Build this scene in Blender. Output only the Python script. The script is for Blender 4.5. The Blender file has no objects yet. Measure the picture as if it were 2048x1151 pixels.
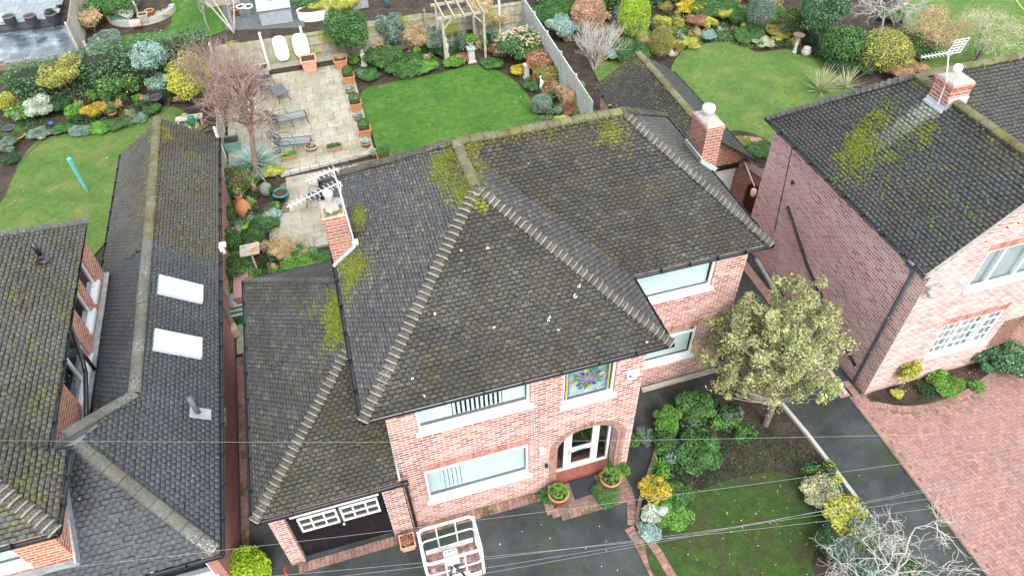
import bpy, math, random
import numpy as np
from mathutils import Vector, Matrix, noise as mnoise
R_ = math.radians
sc = bpy.context.scene
# ---------------------------------------------------------------- camera
CAM = np.array([0.0, 0.0, 18.0]); FPX = 1411.88
DEP, ROLL, YAW = 0.79720337, -0.02958909, 0.26565317
_f = np.array([math.sin(YAW)*math.cos(DEP), math.cos(YAW)*math.cos(DEP), -math.sin(DEP)])
_r = np.array([math.cos(YAW), -math.sin(YAW), 0.0]); _u = np.cross(_r, _f)
RT = math.cos(ROLL)*_r + math.sin(ROLL)*_u; UP = -math.sin(ROLL)*_r + math.cos(ROLL)*_u
cd = bpy.data.cameras.new('camera'); cam = bpy.data.objects.new('camera', cd); sc.collection.objects.link(cam)
cd.sensor_width = 36; cd.lens = 36*FPX/2048; cd.clip_end = 500; cd.clip_start = 0.1
cam.matrix_world = Matrix(((RT[0], UP[0], -_f[0], 0), (RT[1], UP[1], -_f[1], 0), (RT[2], UP[2], -_f[2], 18.0), (0, 0, 0, 1)))
sc.camera = cam
# ---------------------------------------------------------------- light
SUN_EL, SUN_AZ = R_(46), R_(176)          # azimuth measured clockwise from +Y (the back gardens); light comes from the street side
w = bpy.data.worlds.new('World'); sc.world = w; w.use_nodes = True
wn = w.node_tree.nodes; sky = wn.new('ShaderNodeTexSky'); sky.sky_type = 'NISHITA'; sky.sun_disc = False
sky.sun_elevation = SUN_EL; sky.sun_rotation = SUN_AZ; sky.dust_density = 4.0; sky.air_density = 1.0; sky.ozone_density = 1.0
mxw = wn.new('ShaderNodeMix'); mxw.data_type = 'RGBA'; mxw.inputs[0].default_value = .6; mxw.inputs[7].default_value = (7.6, 8.0, 8.4, 1)   # even cloud over the clear sky
w.node_tree.links.new(sky.outputs[0], mxw.inputs[6]); w.node_tree.links.new(mxw.outputs[2], wn['Background'].inputs[0]); wn['Background'].inputs[1].default_value = 0.14
sl = bpy.data.lights.new('sun', 'SUN'); sl.energy = 1.25; sl.angle = R_(22); sl.color = (1.0, 0.96, 0.9)
so = bpy.data.objects.new('sun', sl); sc.collection.objects.link(so); so.location = (0, -20, 60)
sd = Vector((math.sin(SUN_AZ)*math.cos(SUN_EL), math.cos(SUN_AZ)*math.cos(SUN_EL), math.sin(SUN_EL)))
so.rotation_euler = sd.to_track_quat('Z', 'Y').to_euler()
sc.view_settings.view_transform = 'Standard'; sc.view_settings.look = 'None'
sc.view_settings.exposure = 1.25; sc.view_settings.gamma = 1.0
sc.render.engine = 'CYCLES'

def G(px, py, z=0.0):
    "pixel of the 2048 px photo -> world point at height z"
    d = RT*((px-1024)/FPX) - UP*((py-575.5)/FPX) + _f
    t = (z-18.0)/d[2]
    return np.array([d[0]*t, d[1]*t, z])

# ---------------------------------------------------------------- mesh building
class MB:
    def __init__(s): s.v = []; s.f = []; s.n = 0
    def add(s, vs, fs):
        b = s.n
        s.v.extend([tuple(float(c) for c in v) for v in vs]); s.n += len(vs)
        s.f.extend([tuple(i+b for i in f) for f in fs]); return s
    def box(s, c, d, rz=0.0):
        x, y, z = d[0]/2, d[1]/2, d[2]/2; ca, sa = math.cos(rz), math.sin(rz)
        vs = []
        for (i, j, k) in ((-1,-1,-1),(1,-1,-1),(1,1,-1),(-1,1,-1),(-1,-1,1),(1,-1,1),(1,1,1),(-1,1,1)):
            a, b = i*x, j*y; vs.append((c[0]+a*ca-b*sa, c[1]+a*sa+b*ca, c[2]+k*z))
        return s.add(vs, ((0,3,2,1),(4,5,6,7),(0,1,5,4),(1,2,6,5),(2,3,7,6),(3,0,4,7)))
    def obox(s, o, u, n, u0, u1, d0, d1, z0, z1):
        "box in a wall frame: along u, outwards along n, up"
        o = np.array(o, float); u = np.array(u, float); n = np.array(n, float); Z = np.array([0,0,1.0])
        vs = [o+u*a+n*b+Z*c for c in (z0, z1) for (a, b) in ((u0,d0),(u1,d0),(u1,d1),(u0,d1))]
        return s.add(vs, ((0,1,2,3),(7,6,5,4),(4,5,1,0),(5,6,2,1),(6,7,3,2),(7,4,0,3)))
    def sheet(s, o, u, n, u0, u1, d, z0, z1):
        o = np.array(o, float); u = np.array(u, float); n = np.array(n, float); Z = np.array([0,0,1.0])
        return s.add([o+u*a+n*d+Z*c for a, c in ((u0,z0),(u1,z0),(u1,z1),(u0,z1))], ((0,1,2,3),))
    def beam(s, p, q, w, h):
        "square bar between two points"
        p = np.array(p, float); q = np.array(q, float); t = q-p; t /= np.linalg.norm(t)
        ref = np.array([0,0,1.0]) if abs(t[2]) < .9 else np.array([0,1.0,0])
        a = np.cross(t, ref); a /= np.linalg.norm(a); b = np.cross(a, t)
        vs = [e+a*i*w/2+b*j*h/2 for e in (p, q) for (i, j) in ((-1,-1),(1,-1),(1,1),(-1,1))]
        return s.add(vs, ((3,2,1,0),(4,5,6,7),(0,1,5,4),(1,2,6,5),(2,3,7,6),(3,0,4,7)))
    def tube(s, pts, r, n=6, caps=True):
        pts = [np.array(p, float) for p in pts]; k = len(pts)
        rs = r if hasattr(r, '__len__') else [r]*k
        vs = []; a = None
        for i, p in enumerate(pts):
            t = pts[min(i+1, k-1)]-pts[max(i-1, 0)]; t = t/(np.linalg.norm(t)+1e-9)
            if a is None:
                a = np.cross(t, [0,0,1.0]) if abs(t[2]) < .95 else np.cross(t, [0,1.0,0])
            a = a - t*(a@t); a = a/(np.linalg.norm(a)+1e-9); b = np.cross(t, a)
            for j in range(n):
                th = 2*math.pi*j/n; vs.append(p+(a*math.cos(th)+b*math.sin(th))*rs[i])
        fs = [(i*n+j, i*n+(j+1)%n, (i+1)*n+(j+1)%n, (i+1)*n+j) for i in range(k-1) for j in range(n)]
        if caps: fs += [tuple(range(n-1, -1, -1)), tuple(range((k-1)*n, k*n))]
        return s.add(vs, fs)
    def lathe(s, prof, c=(0,0,0), n=16, sq=False):
        "profile of (radius, z), closed top and bottom when radius > 0"
        vs = []
        for (r, z) in prof:
            for j in range(n):
                th = 2*math.pi*j/n + (math.pi/4 if sq else 0); vs.append((c[0]+r*math.cos(th), c[1]+r*math.sin(th), c[2]+z))
        k = len(prof)
        fs = [(i*n+j, i*n+(j+1)%n, (i+1)*n+(j+1)%n, (i+1)*n+j) for i in range(k-1) for j in range(n)]
        fs += [tuple(range(n-1, -1, -1)), tuple(range((k-1)*n, k*n))]
        return s.add(vs, fs)
    def prism(s, poly, z0, z1):
        k = len(poly); vs = [(p[0], p[1], z0) for p in poly]+[(p[0], p[1], z1) for p in poly]
        ar = sum(poly[i][0]*poly[(i+1)%k][1]-poly[(i+1)%k][0]*poly[i][1] for i in range(k))
        fs = [tuple(range(k-1, -1, -1)), tuple(range(k, 2*k))]+[(i, (i+1)%k, k+(i+1)%k, k+i) for i in range(k)]
        if ar < 0: fs = [f[::-1] for f in fs]
        return s.add(vs, fs)
    def ico(s, c, r, sub=1, jit=0.0, rnd=random):
        import bmesh
        bm = bmesh.new(); bmesh.ops.create_icosphere(bm, subdivisions=sub, radius=1)
        r = r if hasattr(r, '__len__') else (r, r, r)
        vs = []
        for v in bm.verts:
            k = 1+jit*(rnd.random()-.5)*2
            vs.append((c[0]+v.co.x*r[0]*k, c[1]+v.co.y*r[1]*k, c[2]+v.co.z*r[2]*k))
        fs = [tuple(v.index for v in f.verts) for f in bm.faces]; bm.free()
        return s.add(vs, fs)

def loc_of(o): 
    l = np.array(o.location)
    while o.parent is not None: o = o.parent; l = l+np.array(o.location)
    return l
def obj(name, mb, m, parent=None, smooth=False, local=False):
    "one mesh object; vertices are given in world space unless local"
    me = bpy.data.meshes.new(name)
    if isinstance(mb, MB): vs, fs = mb.v, mb.f
    else: vs, fs = mb
    vs = np.asarray(vs, dtype=np.float64).reshape(-1, 3)
    if parent is not None and not local: vs = vs-loc_of(parent)
    if isinstance(fs, np.ndarray):
        k = fs.shape[1]; me.vertices.add(len(vs)); me.vertices.foreach_set('co', vs.astype(np.float32).ravel())
        me.loops.add(fs.size); me.loops.foreach_set('vertex_index', fs.astype(np.int32).ravel())
        me.polygons.add(len(fs)); me.polygons.foreach_set('loop_start', np.arange(0, fs.size, k, dtype=np.int32))
        me.update(calc_edges=True)
    else:
        me.from_pydata(vs.tolist(), [], [list(f) for f in fs]); me.update()
    if smooth: me.polygons.foreach_set('use_smooth', [True]*len(me.polygons))
    me.materials.append(m)
    o = bpy.data.objects.new(name, me); sc.collection.objects.link(o)
    if parent is not None: o.parent = parent
    return o
def thing(name, label, cat, loc=(0,0,0), rz=0.0, group=None):
    o = bpy.data.objects.new(name, None); sc.collection.objects.link(o)
    o.location = tuple(float(c) for c in loc); o.rotation_euler = (0, 0, rz); o.empty_display_size = .2
    return tag(o, label, cat, group)
def tag(o, label, cat, group=None):
    o['label'] = label; o['category'] = cat
    if group: o['group'] = group
    return o
def struct(name, mb, m, kind='structure', smooth=False):
    o = obj(name, mb, m, smooth=smooth); o['kind'] = kind; return o
def dup(root, loc, rz=None, label=None, scale=None):
    r = root.copy(); sc.collection.objects.link(r); r.location = tuple(float(c) for c in loc)
    if rz is not None: r.rotation_euler = (0, 0, rz)
    if label: r['label'] = label
    if scale: r.scale = (scale,)*3
    for ch in list(root.children):
        c = ch.copy(); sc.collection.objects.link(c); c.parent = r
        for g in list(ch.children):
            d = g.copy(); sc.collection.objects.link(d); d.parent = c
    return r

# ---------------------------------------------------------------- materials
class NT:
    def __init__(s, name):
        s.m = bpy.data.materials.new(name); s.m.use_nodes = True; s.t = s.m.node_tree; s.b = s.t.nodes['Principled BSDF']
        s.g = None
    def nd(s, typ, **kw):
        n = s.t.nodes.new(typ)
        for k, v in kw.items(): setattr(n, k, v)
        return n
    def put(s, sock, v):
        if v is None: return
        if hasattr(v, 'is_output'): s.t.links.new(v, sock)
        else: sock.default_value = v if not (isinstance(v, tuple) and len(v) == 3 and sock.type == 'RGBA') else v+(1,)
    def math(s, op, a, b=None, c=None):
        n = s.nd('ShaderNodeMath', operation=op); s.put(n.inputs[0], a); s.put(n.inputs[1], b)
        if c is not None: s.put(n.inputs[2], c)
        return n.outputs[0]
    def geo(s, k='Position'):
        if s.g is None: s.g = s.nd('ShaderNodeNewGeometry')
        return s.g.outputs[k]
    def xyz(s, v=None):
        n = s.nd('ShaderNodeSeparateXYZ'); s.put(n.inputs[0], v if v is not None else s.geo()); return n.outputs
    def comb(s, x, y, z=0.0):
        n = s.nd('ShaderNodeCombineXYZ'); s.put(n.inputs[0], x); s.put(n.inputs[1], y); s.put(n.inputs[2], z); return n.outputs[0]
    def noise(s, scale, detail=3, rough=.6, vec=None, dist=0.0):
        n = s.nd('ShaderNodeTexNoise'); s.put(n.inputs['Vector'], vec if vec is not None else s.geo())
        n.inputs['Scale'].default_value = scale; n.inputs['Detail'].default_value = detail
        n.inputs['Roughness'].default_value = rough; n.inputs['Distortion'].default_value = dist
        return n.outputs[0]
    def wnoise(s, vec):
        n = s.nd('ShaderNodeTexWhiteNoise', noise_dimensions='3D'); s.put(n.inputs['Vector'], vec); return n.outputs[0]
    def vor(s, scale, vec=None, feat='F1'):
        n = s.nd('ShaderNodeTexVoronoi', feature=feat); s.put(n.inputs['Vector'], vec if vec is not None else s.geo()); n.inputs['Scale'].default_value = scale
        return n.outputs[0]
    def mr(s, v, a, b, c=0.0, d=1.0):
        n = s.nd('ShaderNodeMapRange'); n.clamp = True; s.put(n.inputs[0], v)
        for i, q in enumerate((a, b, c, d)): s.put(n.inputs[i+1], q)
        return n.outputs[0]
    def mix(s, f, a, b, mode='MIX'):
        n = s.nd('ShaderNodeMix', data_type='RGBA', blend_type=mode); s.put(n.inputs[0], f); s.put(n.inputs[6], a); s.put(n.inputs[7], b)
        return n.outputs[2]
    def ramp(s, f, cols, interp='LINEAR'):
        n = s.nd('ShaderNodeValToRGB'); r = n.color_ramp; r.interpolation = interp; k = len(cols)
        pos = [i/(k-1) for i in range(k)] if interp == 'LINEAR' else [i/k for i in range(k)]
        r.elements[0].position = pos[0]; r.elements[1].position = pos[-1]
        for p in pos[1:-1]: r.elements.new(p)
        for e, p, c in zip(r.elements, pos, cols): e.position = p; e.color = tuple(c)+(1,)
        s.put(n.inputs[0], f); return n.outputs[0]
    def bump(s, h, strength=.5, dist=.01):
        n = s.nd('ShaderNodeBump'); n.inputs['Strength'].default_value = strength; n.inputs['Distance'].default_value = dist
        s.put(n.inputs['Height'], h); s.put(s.b.inputs['Normal'], n.outputs[0])
    def done(s, col=None, rough=.8, spec=.3, metal=0.0):
        s.put(s.b.inputs['Base Color'], col); s.put(s.b.inputs['Roughness'], rough)
        s.put(s.b.inputs['Specular IOR Level'], spec); s.put(s.b.inputs['Metallic'], metal); return s.m

def basic(name, c1, c2=None, scale=6, rough=.7, bump=.0, spec=.3, metal=0.0, fine=0):
    n = NT(name); c2 = c2 or tuple(x*.75 for x in c1)
    v = n.noise(scale, 4, .65)
    if fine: v = n.math('ADD', n.math('MULTIPLY', v, .6), n.math('MULTIPLY', n.noise(scale*fine, 2), .4))
    col = n.mix(n.mr(v, .35, .65), c1, c2)
    if bump: n.bump(v, bump, .02)
    return n.done(col, rough, spec, metal)
def island(name, cols, rough=.7, spec=.3, noise_amt=.25, scale=8, dirt=None, dscale=2.0, dlo=.5, dhi=.62):
    "one random colour for each loose piece of the mesh (leaf, tile, block)"
    n = NT(name); c = n.ramp(n.geo('Random Per Island'), cols)
    v = n.mr(n.noise(scale, 3), .3, .7, 1-noise_amt, 1+noise_amt)
    c = n.mix(1.0, c, n.comb(v, v, v), 'MULTIPLY')
    if dirt: c = n.mix(n.mr(n.noise(dscale, 5, .7), dlo, dhi), c, dirt)
    return n.done(c, rough, spec)
def leafmat(name, cols, rough=.55, trans=.25):
    n = NT(name)
    c = n.ramp(n.geo('Random Per Island'), cols)
    vv = n.mr(n.noise(2.6, 3, .6), .3, .7, .55, 1.4); c = n.mix(1.0, c, n.comb(vv, n.math('MULTIPLY', vv, .98), vv), 'MULTIPLY')
    n.done(c, rough, .35)
    tr = n.nd('ShaderNodeBsdfTranslucent'); n.put(tr.inputs[0], c)
    mx = n.nd('ShaderNodeMixShader'); mx.inputs[0].default_value = trans
    out = n.t.nodes['Material Output']
    n.t.links.new(n.b.outputs[0], mx.inputs[1]); n.t.links.new(tr.outputs[0], mx.inputs[2]); n.t.links.new(mx.outputs[0], out.inputs[0])
    return n.m
def brickmat(name, cols, mortar, bw=.24, bh=.10, j=.015, vertical=False, dirt=(.25,.2,.17), dl=.55, dh=.75, jv=None):
    n = NT(name); p = n.xyz(); nn = n.xyz(n.geo('True Normal'))
    ny = n.math('GREATER_THAN', n.math('ABSOLUTE', nn[1]), n.math('ABSOLUTE', nn[0]))
    u = n.math('ADD', n.math('MULTIPLY', p[0], ny), n.math('MULTIPLY', p[1], n.math('SUBTRACT', 1.0, ny)))
    v = p[2]
    if vertical: bw, bh = .075, .45
    rv = n.math('DIVIDE', v, bh); row = n.math('FLOOR', rv)
    off = 0.0 if vertical else n.math('MULTIPLY', n.math('MODULO', row, 2.0), .5)
    ru = n.math('ADD', n.math('DIVIDE', u, bw), off); colm = n.math('FLOOR', ru)
    fu = n.math('MULTIPLY', n.math('FRACT', ru), bw); fv = n.math('MULTIPLY', n.math('FRACT', rv), bh)
    mk = n.math('MULTIPLY', n.math('GREATER_THAN', fu, j), n.math('GREATER_THAN', fv, (jv or j*1.5) if not vertical else 0.0))
    idv = n.comb(colm, row, ny)
    rnd = n.wnoise(idv)
    c = n.ramp(rnd, cols)
    vv = n.mr(n.noise(22, 3), .3, .7, .8, 1.2); c = n.mix(1.0, c, n.comb(vv, vv, vv), 'MULTIPLY')
    c = n.mix(mk, mortar, c)
    big = n.mr(n.noise(.9, 5, .65), dl, dh, 0, .5); c = n.mix(big, c, dirt)
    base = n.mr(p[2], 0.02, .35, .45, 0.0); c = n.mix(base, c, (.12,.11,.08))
    n.bump(mk, .5, .008)
    return n.done(c, .85, .2)

BR = [(.29,.10,.08),(.40,.17,.135),(.48,.26,.21),(.34,.13,.10),(.23,.095,.09),(.44,.21,.165),(.53,.33,.28),(.32,.12,.09),(.21,.09,.09),(.42,.19,.15)]
M = {}
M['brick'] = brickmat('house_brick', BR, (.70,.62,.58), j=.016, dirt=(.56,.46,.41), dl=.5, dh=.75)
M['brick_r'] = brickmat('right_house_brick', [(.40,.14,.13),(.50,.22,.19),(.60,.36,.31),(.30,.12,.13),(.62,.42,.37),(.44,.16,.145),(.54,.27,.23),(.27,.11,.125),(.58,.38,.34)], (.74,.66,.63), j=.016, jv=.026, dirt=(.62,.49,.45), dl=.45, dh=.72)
M['brick_o'] = brickmat('left_house_brick', [(.42,.13,.065),(.50,.19,.10),(.36,.10,.06),(.46,.16,.085),(.53,.24,.14)], (.6,.53,.46), dirt=(.45,.25,.17))
M['brick_e'] = brickmat('extension_brick', [(.33,.16,.135),(.37,.18,.15),(.30,.14,.12),(.35,.17,.14)], (.40,.24,.21), bh=.075, j=.008, dirt=(.30,.15,.13))
M['soldier'] = brickmat('soldier_course', BR, (.6,.54,.49), vertical=True, dirt=(.5,.4,.35))
M['chim'] = brickmat('chimney_brick', [(.38,.12,.075),(.30,.10,.075),(.45,.17,.11),(.34,.12,.09),(.26,.10,.085)], (.55,.49,.43), dirt=(.25,.2,.16), dl=.5, dh=.75)
M['white'] = basic('white_plastic', (.76,.775,.78), (.70,.72,.725), 3, .35, spec=.5)
M['whitepaint'] = basic('white_paint', (.78,.78,.76), (.66,.66,.62), 8, .6)
M['black'] = basic('black_plastic', (.012,.013,.016), (.02,.022,.026), 5, .3, spec=.6)
M['lead'] = basic('lead_flashing', (.23,.25,.27), (.36,.38,.39), 5, .45, .1, spec=.5)
M['greenlead'] = basic('pale_green_lead', (.38,.47,.46), (.5,.56,.54), 7, .6)
M['deck'] = basic('mossy_joints', (.014,.015,.015), (.034,.034,.012), 1.6, .95)
M['cement'] = basic('cement', (.42,.40,.36), (.25,.24,.20), 9, .95, .3, fine=5)
M['concrete'] = basic('concrete', (.45,.44,.41), (.33,.33,.29), 5, .9, .15, fine=6)
M['net_grey'] = basic('grey_net', (.30,.37,.39), (.42,.49,.50), 1.5, .8)
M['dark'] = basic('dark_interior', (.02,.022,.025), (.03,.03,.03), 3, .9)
M['blind'] = basic('pale_blind', (.70,.77,.76), (.64,.72,.71), 2, .8)
M['blackdoor'] = basic('black_gloss_paint', (.006,.006,.009), (.012,.010,.014), 3, .35, spec=.4)
def glass(name, tint, refl=.12, rough=.03, fr=1.45):
    n = NT(name); out = n.t.nodes['Material Output']
    tr = n.nd('ShaderNodeBsdfTransparent'); tr.inputs[0].default_value = tint+(1,)
    gl = n.nd('ShaderNodeBsdfGlossy'); gl.inputs[0].default_value = (.95,1,1,1); gl.inputs[1].default_value = rough
    fz = n.nd('ShaderNodeLayerWeight'); fz.inputs[0].default_value = .5
    f = n.math('ADD', n.math('MULTIPLY', n.math('POWER', fz.outputs['Facing'], 4.0), .8), refl)
    mx = n.nd('ShaderNodeMixShader'); n.put(mx.inputs[0], f)
    n.t.links.new(tr.outputs[0], mx.inputs[1]); n.t.links.new(gl.outputs[0], mx.inputs[2]); n.t.links.new(mx.outputs[0], out.inputs[0])
    return n.m
M['glass'] = glass('window_glass', (.86,.93,.93), .10)
M['glassd'] = glass('dark_glass', (.45,.52,.54), .17, .06)

def tilemat(name, base, moss_lo=.55, moss_hi=.66, moss=(.085,.085,.03), lich=.5, patches=(), brown=.5, pale=None, rough=.72, wash=(), stain=.45):
    "concrete or clay plain tiles with moss, lichen and algae; patches = (x, y, z, radius, strength) of heavier moss"
    n = NT(name)
    c = n.ramp(n.geo('Random Per Island'), base)
    v = n.mr(n.noise(14, 3), .3, .7, .72, 1.28); c = n.mix(1.0, c, n.comb(v, v, v), 'MULTIPLY')
    # lichen: pale blotches on some tiles, in drifts
    big = n.noise(.8, 3, .6)
    li = n.math('MULTIPLY', n.mr(n.noise(24, 3, .7), .52, .62), n.mr(big, .45, .62, .12, 1.0))
    c = n.mix(n.math('MULTIPLY', li, lich), c, pale or (.26,.24,.18))
    # small white lichen dots
    dt = n.mr(n.vor(5.5), .06, .10, 1.0, 0.0)
    c = n.mix(n.math('MULTIPLY', dt, n.mr(n.noise(1.7, 2), .55, .65, 0.0, .8)), c, (.62,.62,.58))
    # large dark and brown drifts of algae
    st = n.mr(n.noise(.55, 5, .65, dist=.6), .42, .68, 0, stain); c = n.mix(st, c, (.032,.028,.020))
    # brown moss in the joints
    mo = n.mr(n.math('ADD', n.math('MULTIPLY', n.noise(1.1, 5, .7), .55), n.math('MULTIPLY', n.noise(17, 3, .7), .45)), moss_lo, moss_hi)
    mc = n.mix(n.mr(n.noise(2.3, 3), .4, .6), moss, (.075,.045,.018))
    c = n.mix(n.math('MULTIPLY', mo, brown*1.6), c, mc)
    if patches:
        tot = None; pos = n.geo()
        wob = n.nd('ShaderNodeVectorMath', operation='ADD')
        nz = n.nd('ShaderNodeTexNoise'); nz.inputs['Scale'].default_value = 2.6; nz.inputs['Detail'].default_value = 5; n.put(nz.inputs['Vector'], pos)
        sc_ = n.nd('ShaderNodeVectorMath', operation='SCALE'); sub = n.nd('ShaderNodeVectorMath', operation='SUBTRACT'); n.put(sub.inputs[0], nz.outputs['Color']); sub.inputs[1].default_value = (.5,.5,.5)
        n.put(sc_.inputs[0], sub.outputs[0]); sc_.inputs['Scale'].default_value = 1.3
        n.put(wob.inputs[0], pos); n.put(wob.inputs[1], sc_.outputs[0])
        for (x, y, z, r, st) in patches:
            d = n.nd('ShaderNodeVectorMath', operation='DISTANCE'); n.put(d.inputs[0], wob.outputs[0]); d.inputs[1].default_value = (x, y, z)
            k = n.mr(d.outputs['Value'], r*.35, r, st, 0.0)
            tot = k if tot is None else n.math('MAXIMUM', tot, k)
        tx = n.mr(n.math('ADD', n.math('MULTIPLY', n.noise(17, 3, .8), .6), n.math('MULTIPLY', n.noise(3.5, 3, .7), .4)), .3, .7, -.75, .6)
        k = n.mr(n.math('ADD', tot, tx), .45, .75, 0, .92)
        pc = n.ramp(n.noise(9, 3), [(.07,.09,.015),(.17,.21,.02),(.14,.12,.02),(.24,.27,.04)])
        c = n.mix(k, c, pc)
    for (ax, ay, az, bx, by, bz, w_) in wash:      # rain washed streak down the slope
        ps = n.xyz(); q = n.math('DIVIDE', n.math('SUBTRACT', ps[0], ax), bx-ax); yl = n.math('ADD', n.math('MULTIPLY', q, by-ay), ay)
        k = n.mr(n.math('ADD', n.math('ABSOLUTE', n.math('SUBTRACT', ps[1], yl)), n.mr(n.noise(6, 3), .3, .7, -.12, .12)), w_*.5, w_, 1.0, 0.0)
        k = n.math('MULTIPLY', k, n.mr(q, .0, .75, 1.0, 0.0)); k = n.math('MULTIPLY', k, n.mr(q, -.12, -.02, 0.0, .85))
        c = n.mix(k, c, (.30,.31,.25))
    n.bump(n.noise(40, 4, .7), .3, .005)
    return n.done(c, rough, .35)
# ---------------------------------------------------------------- roof helpers
def tile_arrays(poly, gauge=.097, width=.155, th=.012, seed=0, jit=.004, margin=-.03, miss=0.0, gap=.006, cover=.80):
    rg = np.random.default_rng(seed); P = np.array(poly, float)
    n = np.cross(P[1]-P[0], P[2]-P[0]); n /= np.linalg.norm(n)
    if n[2] < 0: P = P[::-1]; n = -n
    s = np.array([0,0,1.0])-n*n[2]; s /= np.linalg.norm(s); u = np.cross(s, n); o = P[np.argmin(P[:,2])]
    uv = np.stack([(P-o)@u, (P-o)@s], 1)
    us = np.arange(uv[:,0].min()-width, uv[:,0].max()+width, width); ss = np.arange(0, uv[:,1].max()+gauge, gauge)
    U, S = np.meshgrid(us, ss); U = U + (np.arange(len(ss)) % 2)[:,None]*width*.5
    U = U.ravel(); S = S.ravel(); U = U+rg.normal(0, .003, U.size); S = S+rg.normal(0, .004, S.size)
    cu, cs = U+width/2, S+gauge*.5; ok = np.ones(U.size, bool); k = len(uv)
    for i in range(k):
        a, b = uv[i], uv[(i+1)%k]; e = b-a; L = np.hypot(*e)
        if L < 1e-4: continue
        ok &= ((e[0]*(cs-a[1])-e[1]*(cu-a[0]))/L) > margin
    if miss: ok &= rg.random(U.size) > miss
    U, S = U[ok], S[ok]; N = U.size
    g = gap*(.6+rg.random(N)*.9); h0 = th+np.abs(rg.normal(0, jit, N))+.003; tilt = rg.normal(0, .003, N); lo = S+rg.normal(0, gauge*.03, N); hi = S+gauge*(cover+rg.normal(0, .045, N))
    def pt(uu, ss_, hh): return o+uu[:,None]*u+ss_[:,None]*s+hh[:,None]*n
    z0 = np.zeros(N)
    V = np.stack([pt(U+g, lo, h0+tilt), pt(U+width-g, lo, h0-tilt), pt(U+width-g, hi, z0+.006), pt(U+g, hi, z0+.006),
                  pt(U+g, lo, z0-.01), pt(U+width-g, lo, z0-.01), pt(U+width-g, hi, z0-.01), pt(U+g, hi, z0-.01)], 1).reshape(-1, 3)
    q = np.array([[0,1,2,3],[4,5,1,0],[5,6,2,1],[7,4,0,3]])
    F = (np.arange(N)[:,None,None]*8+q[None]).reshape(-1, 4)
    return V, F
def join(arrs):
    V, F, b = [], [], 0
    for v, f in arrs: V.append(v); F.append(f+b); b += len(v)
    return np.concatenate(V), np.concatenate(F)
def roof(parent, polys, m, seed=0, name='roof', gauge=.097, width=.155, **kw):
    dk = MB()
    for p in polys:
        P = np.array(p, float); n = np.cross(P[1]-P[0], P[2]-P[0]); n /= np.linalg.norm(n)
        if n[2] < 0: n = -n; P = P[::-1]
        for i_ in range(3, len(P)): P[i_] -= np.array([0,0,1.0])*(((P[i_]-P[0])@n)/n[2])
        dk.add(list(P-n*.006), [tuple(range(len(P)))])
    ro = obj(name, dk, M['deck'], parent)
    ms = m if isinstance(m, list) else [m]*len(polys)
    for q in dict.fromkeys(ms): obj('tiles', join([tile_arrays(p, gauge, width, seed=seed+i*7, **kw) for i, p in enumerate(polys) if ms[i] == q]), q, ro)
    return ro
def bonnets(lines, spacing=.15, r=.105, seed=0):
    "bonnet hip tiles climbing from the eaves, each bedded on a pale collar of mortar"
    a, b = MB(), MB(); rnd = random.Random(seed)
    for p0, p1 in lines:
        p0 = np.array(p0, float); p1 = np.array(p1, float); L = np.linalg.norm(p1-p0); t = (p1-p0)/L
        up = np.array([0,0,1.0])-t*t[2]; up /= np.linalg.norm(up); sd = np.cross(t, up); N = 9
        for i in range(int(L/spacing)):
            c = p0+t*(i*spacing+rnd.uniform(-.01,.01)); e = c+t*(spacing*1.7); lift = .075+rnd.uniform(-.012,.012); rr = r*rnd.uniform(.95,1.08)
            vs = []
            for q, R, h in ((c, rr*1.25, lift), (e, rr*.55, .012)):
                for j in range(N):
                    th = math.pi*(-.08+1.16*j/(N-1)); vs.append(q+sd*math.cos(th)*R*1.15+up*(math.sin(th)*R*.62+h-.045))
            a.add(vs, [(j, j+1, N+j+1, N+j) for j in range(N-1)])
            ws = []
            for k_ in (1.06, .90):
                for j in range(N):
                    th = math.pi*(-.08+1.16*j/(N-1)); ws.append(c+t*(.012 if k_ > .9 else -.020)+sd*math.cos(th)*rr*1.25*1.15*k_+up*(math.sin(th)*rr*1.25*.62*k_+lift-.045-(0 if k_>.9 else .010)))
            b.add(ws, [(j, N+j, N+j+1, j+1) for j in range(N-1)])
    return a, b
def ridge_tiles(lines, ln=.33, r=.125, seed=0, flat=.75):
    a = MB(); rnd = random.Random(seed)
    for p0, p1 in lines:
        p0 = np.array(p0, float); p1 = np.array(p1, float); L = np.linalg.norm(p1-p0); t = (p1-p0)/L
        up = np.array([0,0,1.0])-t*t[2]; up /= np.linalg.norm(up); sd = np.cross(t, up); N = 8; k = max(1, round(L/ln)); st = L/k
        for i in range(k):
            c = p0+t*(i*st+.006); e = p0+t*((i+1)*st-.006); dz = rnd.uniform(-.008,.008); vs = []
            for q in (c, e):
                for R in (r, r*.82):
                    for j in range(N):
                        th = math.pi*(-.12+1.24*j/(N-1)); vs.append(q+sd*math.cos(th)*R*1.1+up*(math.sin(th)*R*flat+dz-.01))
            a.add(vs, [(j, j+1, 2*N+j+1, 2*N+j) for j in range(N-1)]+[(j, N+j, N+j+1, j+1) for j in range(N-1)]+[(2*N+j, 2*N+j+1, 3*N+j+1, 3*N+j) for j in range(N-1)])
    return a
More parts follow.
